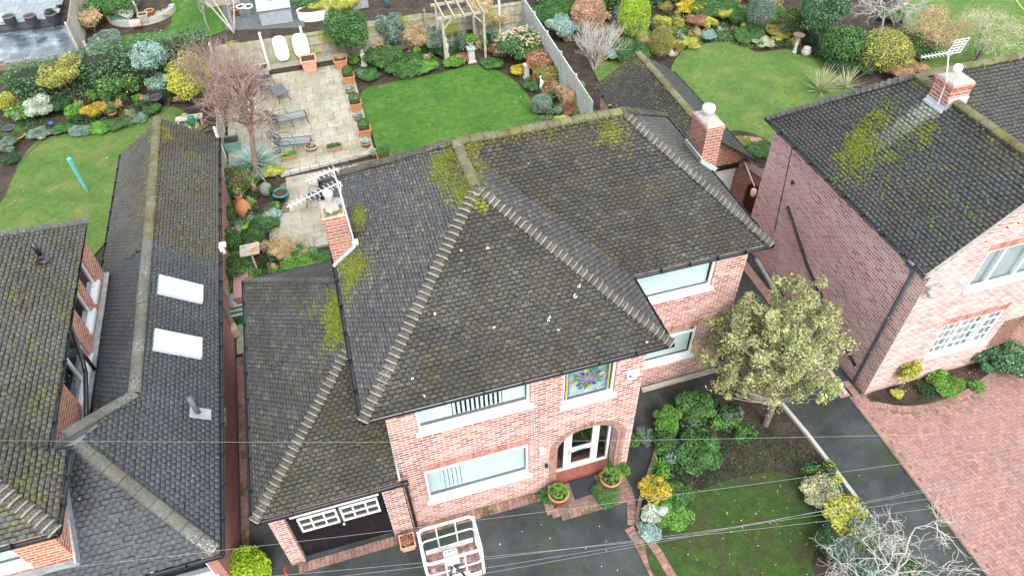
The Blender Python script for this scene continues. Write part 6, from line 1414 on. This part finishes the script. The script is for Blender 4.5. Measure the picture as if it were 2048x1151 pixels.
column(729,133,'small white garden statue beside the tall evergreen shrub',.95,.1,fig=True)
column(895,124,'slim pale figure statue at the left foot of the pergola',1.35,.1,fig=True)
column(943,123,'square pale stone pedestal with a fern urn under the pergola',.78,.24,pot_=True)
column(1053,156,'weathered stone pedestal between the two hydrangeas',.75,.17)
column(1588,106,'slim pale bird bath column beside the pyracantha',.85,.09,base=False)
b = MB(); c = G(1588,106); b.lathe([(.06,.85),(.28,.95),(.30,1.0),(.26,1.0),(.1,.93)],(c[0],c[1],0),18); tag(obj('bird_bath_bowl', b, basic('rusty_bowl',(.20,.14,.10),(.14,.10,.08),7,.8), smooth=True),'shallow brown bird bath bowl on the slim pale column','bird bath')
b = MB(); c = G(1610,112); b.lathe([(.13,0),(.24,.16),(.25,.3),(.17,.42),(.19,.47),(.12,.47)],(c[0],c[1],0),16); tag(obj('stone_urn', b, M['stone'], smooth=True),'round stone urn right of the bird bath','urn')
b = MB(); c = G(1082,184); b.tube([c,c+[.0,0,.35],c+[.05,0,.55],c+[-.04,0,.72],c+[0,.02,.85],c+[-.12,-.05,.84]],[.03,.09,.10,.035,.03,.006],8); tag(obj('heron_statue', b, M['whitepaint'], smooth=True),'white heron statue above the clipped ball','statue')
b = MB(); c = G(1325,1030,.03); b.ico(c+[0,0,.14],(.26,.24,.24),3,.06); tag(obj('boulder', b, basic('pale_boulder',(.42,.42,.42),(.30,.31,.31),5,.9,.3), smooth=True),'pale grey boulder in the front bed','rock')
b = MB(); c = G(1345,110); b.ico(c+[0,0,.12],(.3,.22,.24),2,.12); tag(obj('boulder', b, M['stone'], smooth=True),'pale rock below the olive conifer at the lawn edge','rock')
b = MB(); c = G(520,560); b.ico(c+[0,0,.12],(.24,.2,.16),2,.15); tag(obj('boulder', b, basic('ochre_rock',(.45,.37,.22),(.35,.28,.17),5,.9)),'ochre rock below the bird table','rock')
b = MB(); c = G(104,250); b.lathe([(.11,0),(.13,.13),(.07,.20),(.0,.21)],c,12); tag(obj('garden_ornament', b, basic('cobalt',(.05,.10,.27),(.04,.08,.21),6,.3), smooth=True),'small bright blue ornament in the left border','ornament')
t = thing('rotary_line','closed washing line in a turquoise cover on the left lawn','washing line',G(178,388)); b = MB(); b.tube([(0,0,0),(0,0,.35)],.025,8); obj('pole', b, M['lead'], t, local=True)
b = MB(); b.lathe([(.05,.26),(.07,.35),(.09,1.2),(.10,1.78),(.04,1.84)],(0,0,0),10); obj('cover', b, basic('turquoise_cover',(.10,.36,.36),(.13,.42,.41),4,.6), t, local=True)
# sacks, crates beside the extension wall
t = thing('garden_sack','open green woven sack of garden waste beside the left boundary','sack',G(470,302)); b = MB(); b.lathe([(.40,0),(.44,.3),(.46,.62),(.43,.62),(.40,.3)],(0,0,0),4,True); obj('sack_body', b, basic('green_sack',(.12,.28,.24),(.16,.34,.29),5,.8), t, local=True)
b = MB(); b.box((0,0,.55),(.55,.55,.04)); b.ico((.1,.0,.6),(.2,.15,.1),2,.2); b.ico((-.15,.1,.58),(.15,.12,.1),2,.2); obj('waste', b, M['potsoil'], t, local=True)
t = thing('rubbish_pile','heap of bright blue bags and wrappers between the two houses','bags',G(462,622)); rnd = random.Random(3); 
for nm, m_, cs in (('blue_bag',basic('blue_plastic',(.03,.20,.62),(.05,.30,.72),6,.35),[(-.15,.35,.45,.28),(-.32,.7,.5,.2)]),('wrapper',basic('mixed_wrappers',(.10,.42,.50),(.50,.50,.55),8,.4),[(.05,-.1,.35,.25),(.2,.3,.3,.22)]),('dark_bag',basic('navy_bag',(.02,.03,.06),(.04,.05,.09),6,.4),[(-.2,.0,.2,.32)])):
    b = MB()
    for x,y,z,r in cs: b.ico((x,y,z),(r,r*1.2,r*.8),3,.10,rnd)
    obj(nm, b, m_, t, local=True)
t = thing('crate','green lidded crate behind the blue bags on the side path','crate',G(476,640)); b = MB(); b.box((0,0,.22),(.62,.5,.44)); obj('box', b, basic('dark_green_plastic',(.01,.10,.05),(.015,.13,.07),5,.5), t, local=True); b = MB()
for s in (-1,0,1): b.box((0,s*.22,.47),(.66,.06,.06))
obj('rim', b, M['concrete'], t, local=True)
b = MB(); c = G(466,662,.04); b.box(c+[0,0,.22],(.30,.75,.36),.35); tag(obj('stone_block', b, basic('sandstone',(.52,.46,.34),(.45,.40,.29),6,.85)),'pale sandstone block on the side path below the crate','block')
b = MB(); b.beam((-4.88,17.9,.1),(-4.9,17.4,2.0),.12,.03); b.beam((-4.85,18.5,.1),(-4.9,18.6,2.2),.10,.03); tag(obj('plank', b, M['fence_p']),'pale planks leaning on the extension wall beside the bags','plank')
t = thing('low_wall','short brick wall and steps behind the blue bags','wall',G(446,590)); b = MB(); b.box((-4.55,19.6,.3),(.5,1.6,.6)); obj('brickwork', b, M['brick_e'], t)
# ---------------------------------------------------------------- patio furniture: black cast iron
M['iron'] = basic('cast_iron', (.035,.04,.05), (.06,.065,.075), 8, .4, spec=.5)
M['iron_l'] = basic('iron_slats', (.15,.17,.19), (.20,.22,.24), 6, .4, spec=.5)
def chair(name, label, loc, rz, group='cast iron garden chairs'):
    t = thing(name, label, 'chair', loc, rz, group); b = MB()
    for x in (-.22,.22): b.tube([(x,-.22,.42),(x*1.1,-.27,.2),(x*1.2,-.30,0)],.016,6); b.tube([(x,.2,.42),(x*1.1,.27,.2),(x*1.2,.32,0)],.016,6)
    obj('legs', b, M['iron'], t, local=True); b = MB()
    for i in range(7): b.box((-.21+i*.07,0,.43),(.045,.46,.02))
    b.box((0,-.23,.43),(.5,.03,.03)); b.box((0,.23,.43),(.5,.03,.03)); obj('seat', b, M['iron'], t, local=True)
    b = MB(); ring_ = [(.25*math.cos(a),.25+.10*(.5+.5*math.sin(a)),.74+.28*math.sin(a)) for a in np.linspace(0,2*math.pi,17)]; b.tube(ring_,.018,6)
    for a in np.linspace(0,math.pi,6)[:-1]: b.tube([(.24*math.cos(a),.25+.05+.05*math.sin(a),.74+.27*math.sin(a)),(.05*math.cos(a+1),.30,.74+.05*math.sin(a+1)),(-.24*math.cos(a),.25+.05-.05*math.sin(a),.74-.27*math.sin(a))],.012,5)
    b.tube([(-.2,.23,.43),(-.2,.28,.55)],.016,5); b.tube([(.2,.23,.43),(.2,.28,.55)],.016,5); obj('backrest', b, M['iron'], t, local=True)
    for s in (-1,1):
        b = MB(); b.tube([(s*.24,.28,.66),(s*.29,.05,.68),(s*.28,-.2,.66),(s*.23,-.24,.44)],.015,6); obj('armrest', b, M['iron'], t, local=True)
    return t
ch = chair('garden_chair','black iron chair with a round scroll back facing the camera side of the low table',G(533,170,PZ),2.2)
for x,y,z,rz,l in [(536,192,PZ,1.4,'black iron chair nearest the low garden table'),(632,408,.036,-1.9,'black iron chair left of the roof corner on the lower patio'),(706,374,.036,.3,'round topped iron chair peeping over the mossy hip')]: dup(ch, G(x,y,z), rz, l)
t = thing('coffee_table','dark low rectangular iron table on the patio','table',G(563,196,PZ),.35); b = MB(); b.box((0,0,.44),(.62,1.0,.03)); b.box((0,0,.42),(.56,.94,.02)); obj('tabletop', b, basic('slate_top',(.045,.055,.07),(.07,.08,.095),4,.3,spec=.6), t, local=True)
for sx in (-1,1):
    for sy in (-1,1): b = MB(); b.tube([(sx*.24,sy*.4,.42),(sx*.20,sy*.36,.25),(sx*.30,sy*.46,0)],.016,6); obj('leg', b, M['iron'], t, local=True)
def lounger(label, loc, rz):
    t = thing('sun_lounger', label, 'sun lounger', loc, rz, 'iron sun loungers on the patio'); b = MB()
    for i in range(15): b.box((.0+i*.085,0,.36),(.055,.56,.018))
    obj('seat_slats', b, M['iron_l'], t, local=True); b = MB()
    for s in (-1,1): b.tube([(-.1,s*.29,.36),(1.25,s*.29,.36)],.022,6); b.tube([(1.15,s*.29,.36),(1.27,s*.29,.25),(1.24,s*.29,.12),(1.32,s*.30,.0)],.018,6); b.tube([(.55,s*.29,.36),(.52,s*.31,.2),(.6,s*.33,0)],.016,6)
    b.tube([(1.25,-.29,.36),(1.28,0,.38),(1.25,.29,.36)],.022,6); obj('frame', b, M['iron'], t, local=True)
    b = MB(); out = [(0,-.29,.37),(-.25,-.31,.62),(-.42,-.22,.80),(-.50,0,.88),(-.42,.22,.80),(-.25,.31,.62),(0,.29,.37)]; b.tube(out,.02,6)
    for k in range(5): y0 = -.22+k*.11; b.tube([(-.02,y0,.39),(-.22,y0*.4,.60),(-.44,y0*.9,.81)],.013,5)
    for k in range(4): q = .15+.2*k; b.tube([(-.42*q,-.27,.38+.44*q),(-.42*q-.02,.0,.40+.44*q),(-.42*q,.27,.38+.44*q)],.012,5)
    obj('backrest', b, M['iron'], t, local=True)
    for s in (-1,1): b = MB(); b.tube([(-.2,s*.31,.58),(.1,s*.35,.62),(.42,s*.34,.60),(.48,s*.31,.36)],.015,6); obj('armrest', b, M['iron'], t, local=True)
    for s in (-1,1):
        b = MB(); b.tube([(-.22+.17*math.cos(a),s*.33,.17+.17*math.sin(a)) for a in np.linspace(0,2*math.pi,15)],.014,5)
        for a in (0,1.05,2.1): b.tube([(-.22+.16*math.cos(a),s*.33,.17+.16*math.sin(a)),(-.22-.16*math.cos(a),s*.33,.17-.16*math.sin(a))],.009,4)
        b.tube([(-.22,s*.30,.17),(-.05,s*.29,.36)],.014,5); obj('wheel', b, M['iron'], t, local=True)
    return t
lounger('iron sun lounger farther from the camera beside the bare tree', G(560,252,PZ), .10)
lounger('iron sun lounger nearer the camera with a visible wheel', G(566,298,PZ), -.16)
# doormat
b = MB(); a = PX([(1137,966),(1186,952),(1198,985),(1150,1002)]); b.prism(a,.088,.105); tag(obj('doormat', b, basic('rubber_mat',(.022,.025,.03),(.035,.04,.045),30,.8)),'black doormat on the brick porch step','mat')
b = MB(); pts = [G(572,1128,.02),G(568,1140,.02),G(575,1151,.02),G(574,1175,.02)]; b.tube(pts,.022,6); tag(obj('hose', b, basic('orange_hose',(.75,.08,.02),(.65,.06,.02),4,.4), smooth=True),'bright orange hose beside the garage pier','hose')
# ---------------------------------------------------------------- pergola
t = thing('pergola','pale wooden pergola arch against the back fence','pergola',G(925,100)); p4 = [G(893,118),G(955,108)]; b = MB()
x0, x1, y0, y1 = 5.95, 8.05, 33.5, 35.1
for x in (x0,x1):
    for y in (y0,y1):
        b = MB(); b.box((x,y,1.2),(.12,.12,2.4)); obj('post', b, M['fence_p'], t)
for y in (y0,y1): b = MB(); b.box(((x0+x1)/2,y,2.45),(x1-x0+.5,.06,.14)); obj('beam', b, M['fence_p'], t)
for i in range(5): b = MB(); xx = x0+.05+(x1-x0-.1)*i/4; b.box((xx,(y0+y1)/2,2.55),(.06,y1-y0+.7,.14)); obj('rafter', b, M['fence_p'], t)
for x,s in ((x0,1),(x1,-1)): b = MB(); b.beam((x,y0,1.85),(x+s*.5,y0,2.38),.07,.07); obj('brace', b, M['fence_p'], t)
t = thing('garden_post','grey rustic post with a climber left of the pergola','post',G(855,96)); b = MB(); b.tube([G(857,96),G(857,96)+[0,0,2.1]],.06,7); obj('pole', b, M['bark_grey'], t)
# ---------------------------------------------------------------- beyond the back fence
t = thing('storage_box','grey slatted garden storage box beyond the back fence','storage box',G(558,48)); c = G(556,50); b = MB(); b.box((c[0],c[1]+.5,.45),(1.75,.9,.9)); obj('box', b, basic('slate_grey_box',(.34,.36,.40),(.28,.30,.34),4,.6), t)
b = MB(); 
for i in range(5): b.box((c[0],c[1]+.02+i*.2,.93+i*.05),(1.85,.205,.05))
obj('lid', b, basic('grey_lid',(.38,.40,.45),(.46,.47,.50),4,.5), t); b = MB(); b.box((c[0]+.3,c[1]+.95,1.4),(1.5,.06,.5)); b.box((c[0]-.1,c[1]+.8,1.25),(.3,.3,.25)); obj('cushion', b, M['fence_p'], t)
t = thing('shed','pale brown shed wall beyond the back fence','shed',G(455,20)); c = G(455,14); b = MB(); b.box((c[0]-.2,c[1]+1.0,.8),(1.9,1.6,1.6)); obj('wall', b, M['fence_p'], t); b = MB(); b.box((c[0]-.2,c[1]+1.0,1.63),(2.1,1.8,.06)); obj('roof', b, M['concrete'], t)
t = thing('raised_planter','white ribbed oval metal planter beyond the back fence','planter',G(630,38)); c = G(630,36); b = MB()
pr = [(.80,0)]+[(.80+(.025 if i%2 else 0),.06+i*.055) for i in range(9)]+[(.82,.56),(.78,.56),(.77,.48),(0,.48)]
b.lathe(pr,(0,0,0),26); b.v=[(c[0]+x*1.15,c[1]+y*.62,z) for x,y,z in b.v]; obj('tub', b, M['white'], t); b = MB(); b.lathe([(.78,.44),(.76,.5)],(0,0,0),20); b.v=[(c[0]+x*1.15,c[1]+y*.62,z) for x,y,z in b.v]; obj('soil', b, M['potsoil'], t)
S(612,8,50,.9,'mid','dark strappy leaves beside the ribbed white planter','plant',size=.12,cov=1.0)
S(672,4,100,.9,'ylgreen','yellow flowering ground cover beyond the back fence','shrub',size=.07,cov=1.8)
S(548,-8,70,1.0,'mid','green bush behind the grey storage box','shrub',size=.09)
t = thing('pond','white rimmed dark pond at the top edge beyond the fence','pond',G(850,0)); c = G(850,-4); b = MB(); b.lathe([(1.15,0),(1.2,.5),(1.05,.5),(1.02,.4)],(0,0,0),24); b.v=[(c[0]+x*1.2,c[1]+.6+y*.6,z) for x,y,z in b.v]; obj('rim', b, M['white'], t); b = MB(); b.lathe([(1.05,.40),(1.04,.43)],(0,0,0),24); b.v=[(c[0]+x*1.2,c[1]+.6+y*.6,z) for x,y,z in b.v]; obj('water', b, basic('dark_water',(.02,.02,.05),(.03,.03,.06),3,.1,spec=.6), t)
b = MB(); c = G(774,14); b.tube([c,c+[0,0,1.6]],.14,10); tag(obj('water_butt', b, basic('teal_plastic',(.08,.26,.27),(.10,.30,.31),4,.5), smooth=True),'teal green pipe standing beyond the curved fence panel','pipe')
b = MB(); c = G(720,14); b.box(c+[0,0,.25],(1.0,.5,.5)); b.box(c+[0,0,.52],(.85,.4,.04)); tag(obj('glass_frame', b, M['lead']),'small grey cold frame beyond the feathery evergreen','cold frame')
# curved stone bed with junk in the neighbour garden
t = thing('stone_bed','curved low stone bed holding pots and sacks in the neighbour garden','raised bed',G(285,48)); c = G(285,28); b = MB()
for i in range(26):
    a = math.pi*(1.02+.96*i/25); b.box((c[0]+1.75*math.cos(a),c[1]+1.55*math.sin(a),.17),(.24,.3,.34),a+math.pi/2)
obj('wall', b, M['concrete'], t); b = MB(); b.lathe([(1.65,.1),(1.6,.16)],(0,0,0),24); b.v=[(c[0]+x,c[1]+y*.9,z) for x,y,z in b.v]; obj('soil', b, M['soil'], t)
b = MB(); q = G(252,36,.2); b.ico(q+[0,0,.22],(.5,.34,.3),3,.12); tag(obj('white_sack', b, M['whitepaint']),'crumpled white sack in the curved stone bed','sack')
b = MB(); q = G(240,40,.2); b.ico(q+[0,0,.12],(.5,.3,.2),3,.08); tag(obj('green_tarp', b, basic('green_tarp',(.03,.09,.07),(.05,.12,.09),5,.5)),'dark green tarpaulin left of the white sack','tarpaulin')
b = MB(); q = G(272,50,.34); b.box(q+[0,0,.1],(.55,.35,.2)); tag(obj('box', b, basic('salmon_box',(.55,.22,.17),(.75,.6,.55),4,.7)),'salmon pink box on the front of the curved stone bed','box')
pot(290,42,'square beige planter in the curved stone bed',.2,.42,M['fence_p'],.2,True); pot(303,34,'round terracotta pot behind the beige planter',.2,.4,M['terra'],.2); pot(212,40,'red terracotta pot left of the green tarpaulin',.22,.4,M['terra'],0); pot(222,14,'terracotta pot under the palm like shrub',.24,.4,M['terra'],0,plant='mid')
b = MB(); q = G(276,30,.2); b.box(q+[0,0,.4],(.12,.35,.8),.4); tag(obj('slab', b, M['concrete']),'upright pale slab between sack and beige planter','slab')
bare('tree','small bare grey tree on the bright neighbour lawn',G(420,64),3.4,.05,M['bark_grey'],5,.75,.02,61,1,(2,3),first=.35,wob=.3)
bare('tree','bare pale multi stemmed tree by the far shed',G(468,66),3.2,.05,M['bark_white'],3,.35,.1,62,4,(2,2),first=.6)
pot(375,246,'small white pot under the yellow climber',.14,.3,M['white'],0,plant='feather',pr=.2,ph=.16); 
t = thing('garden_bench','low brown bench with green cans beside the boundary fence','bench',G(384,246)); q = G(384,250); b = MB(); b.box(q+[0,0,.40],(1.2,.4,.05)); b.box(q+[-.5,0,.2],(.08,.36,.36)); b.box(q+[.5,0,.2],(.08,.36,.36)); obj('frame', b, M['fence_p'], t)
b = MB(); q = G(385,244,.43); b.lathe([(.16,0),(.16,.26),(.1,.3),(.0,.3)],q,12); b.tube([q+[.16,0,.1],q+[.4,0,.3]],.025,6); tag(obj('watering_can', b, basic('green_can',(.02,.16,.10),(.03,.2,.12),5,.4)),'dark green watering can on the low bench','watering can')
b = MB(); q = G(364,250,.0); b.lathe([(.12,0),(.13,.3),(.0,.3)],q,12); tag(obj('watering_can', b, basic('lime_can',(.12,.5,.16),(.15,.55,.2),5,.4)),'bright green can with yellow flowers left of the bench','can')
b = MB(); b.tube([G(2032,0,.05),G(2042,14,.05),G(2070,40,.05)],.03,6); tag(obj('hose', b, basic('yellow_hose',(.6,.6,.08),(.5,.5,.06),4,.5)),'yellow hose across the far right lawn','hose')
for x,y,l,m_ in [(1712,6,'left grey blue chair under the silvery tree',M['bluepot']),(1788,14,'right grey blue chair beside the far right lawn',M['bluepot'])]:
    q = G(x,y); t = thing('garden_chair', l, 'chair', q); b = MB(); b.box((0,0,.43),(.5,.5,.05)); obj('seat', b, m_, t, local=True); b = MB(); b.box((0,.24,.7),(.5,.05,.55)); obj('backrest', b, m_, t, local=True); b = MB()
    for sx in (-.2,.2):
        for sy in (-.2,.2): b.box((sx,sy,.2),(.05,.05,.42))
    obj('legs', b, M['iron'], t, local=True)
# ---------------------------------------------------------------- aerials
M['alu'] = basic('aluminium', (.68,.69,.70), (.58,.59,.60), 5, .35, spec=.6)
t = thing('tv_aerial','long two armed television aerial on the left chimney','aerial',(-.38,14.12,5.9)); b = MB(); mt = np.array([-.36,14.04,8.0])
b.tube([(-.30,14.05,5.9),mt],.022,6); obj('mast', b, M['alu'], t)
def yagi(a, c, k, w, nm):
    a = np.array(a); c = np.array(c); d = (c-a)/np.linalg.norm(c-a); s = np.cross(d,[0,0,1.0]); s /= np.linalg.norm(s); b = MB(); b.tube([a,c],.014,5)
    for i in range(k):
        p = a+(c-a)*(i+.3)/k; b.tube([p-s*w*(1-.3*i/k),p+s*w*(1-.3*i/k)],.008,4)
    obj(nm, b, M['alu'], t)
pa1 = G(1040/1995*520+400, 280+330/1151*300, 7.55); pe1 = G(665/1995*520+400, 280+515/1151*300, 7.55)
yagi(pa1+[.12,0,0],pe1,12,.17,'antenna'); pa2 = G(1020/1995*520+400, 280+225/1151*300, 7.95); pe2 = G(805/1995*520+400, 280+318/1151*300, 7.95); yagi(pa2+[.1,0,0],pe2,7,.18,'upper_antenna')
b = MB()
for k in range(3): b.tube([pa1+[.1,-.02,.0],pa1+[-.06+.07*k,.10-.06*k,.22-.1*k]],.012,4)
b.tube([mt,pa2],.014,5); b.tube([mt-[0,0,.5],pa1+[.12,0,0]],.014,5); obj('reflector', b, M['alu'], t)
t = thing('tv_aerial','television aerial with a grid reflector on the right house chimney','aerial',(15.6,13.0,7.5)); b = MB(); top = np.array([15.62,13.4,8.95]); b.tube([(15.56,12.95,7.6),(15.57,13.0,8.2),top],.02,6); obj('mast', b, M['alu'], t)
yagi(top+[.05,0,-.1],top+[-.75,.05,-.12],8,.14,'antenna'); b = MB()
for i in range(6): b.beam(top+[-.14+.02*i,-.12,-.06+.075*i],top+[.28+.02*i,-.12,-.06+.075*i],.012,.02)
for i in range(4): b.beam(top+[-.14+.14*i,-.12,-.07],top+[-.04+.14*i,-.12,.33],.012,.015)
obj('reflector', b, M['alu'], t)
# ---------------------------------------------------------------- overhead telephone wires
M['wire'] = basic('grey_wire', (.30,.32,.34), (.24,.26,.28), 2, .5)
for a, c, z, l in [((-200,878),(2250,858),6.4,'faintest wire crossing the roofs and front walls'),((-100,1160),(2250,862),6.3,'wire passing in front of the garage door'),((300,1172),(2250,968),6.2,'upper wire of the bundle over the front driveway'),((500,1172),(2250,935),6.1,'second wire of the bundle over the front lawn'),((600,1192),(2250,905),6.0,'third wire of the bundle above the cherry picker'),((700,1192),(2250,892),5.9,'lowest wire of the bundle near the cherry picker')]:
    p, q = G(*a,z), G(*c,z); b = MB(); b.tube([p+(q-p)*t_-np.array([0,0,.25*math.sin(math.pi*t_)]) for t_ in np.linspace(0,1,14)],.0024,4); tag(obj('telephone_wire', b, M['wire']), l, 'wire', 'overhead telephone wires')
# ---------------------------------------------------------------- cherry picker basket
t = thing('cherry_picker','white steel cherry picker basket raised on its boom over the driveway','cherry picker',(.28,2.2,0)); m_ = basic('scuffed_white_paint',(.74,.75,.76),(.58,.58,.58),7,.5)
bx0, bx1, by0, by1, bz0, bz1 = -.25,.80,5.58,6.26,4.42,5.5
def rail(z, r=.026):
    c = .10; pts = []
    for (cx_,cy_,a0) in ((bx1-c,by1-c,0),(bx0+c,by1-c,.5),(bx0+c,by0+c,1),(bx1-c,by0+c,1.5)):
        for k in range(5): a = math.pi*(a0+.5*k/4); pts.append((cx_+c*math.cos(a),cy_+c*math.sin(a),z))
    pts.append(pts[0]); return pts
b = MB(); b.tube(rail(bz1),.028,8); obj('top_rail', b, m_, t, True); b = MB(); b.tube(rail((bz0+bz1)/2+.05),.018,6); obj('mid_rail', b, m_, t, True)
b = MB()
for x in (bx0+.33,bx0+.70): b.tube([(x,by1,bz0),(x,by1,bz1)],.015,6)
for x in (bx0+.36,bx1-.32): b.tube([(x,by0,bz0),(x,by0,bz1)],.018,6)
for x in (bx0,bx1): 
    for y in (by0+.06,by1-.06): b.beam((x,y,bz0),(x,y,bz1),.05,.10)
obj('uprights', b, m_, t); b = MB(); b.box(((bx0+bx1)/2,(by0+by1)/2,bz0-.03),(bx1-bx0,by1-by0,.06)); obj('floor', b, island('basket_floor',[(.17,.085,.075),(.22,.12,.10)],.9,.2,.6,9,(.38,.38,.40),7,.53,.62), t)
b = MB(); b.box(((bx0+bx1)/2,by1,bz0+.09),(bx1-bx0-.1,.02,.16)); b.box(((bx0+bx1)/2,by0,bz0+.09),(bx1-bx0-.1,.02,.16)); b.box((bx0,(by0+by1)/2,bz0+.09),(.02,by1-by0-.1,.16)); b.box((bx1,(by0+by1)/2,bz0+.09),(.02,by1-by0-.1,.16)); obj('kickboard', b, m_, t)
b = MB(); b.box((.24,by0+.10,bz1-.22),(.27,.16,.24)); b.box((.24,by0+.14,bz1-.09),(.25,.12,.03)); b.box((.24,by0+.05,bz1-.45),(.06,.05,.5)); co = obj('control_box', b, basic('pale_control_box',(.52,.60,.64),(.44,.52,.56),5,.4), t)
b = MB()
for i in range(4): b.lathe([(.012,0),(.012,.02),(0,.02)],(.16+i*.05,by0+.16,bz1-.075),8)
obj('buttons', b, M['black'], co); b = MB(); b.tube([(.26,by0+.02,bz1-.35),(.36,by0-.10,bz1-.45),(.42,by0-.12,bz1-.65),(.30,by0-.1,bz1-.85),(.28,by0-.15,bz0-.2)],.025,7); b.tube([(.22,by0+.02,bz1-.4),(.16,by0-.08,bz1-.55),(.24,by0-.12,bz1-.8),(.27,by0-.15,bz0-.2)],.02,7); obj('hose', b, M['black'], t, True)
b = MB(); b.box((.28,by0-.05,bz0+.1),(.5,.1,.5)); b.box((.28,by0-.12,bz0-.05),(.2,.2,.5)); obj('bracket', b, m_, t); b = MB(); b.beam((.28,by0-.15,bz0-.15),(.28,2.4,1.3),.16,.2); obj('boom', b, m_, t); b = MB(); b.box((.28,2.2,.75),(.6,.7,1.5)); b.box((.28,2.2,.1),(1.8,2.4,.2)); obj('base', b, m_, t)
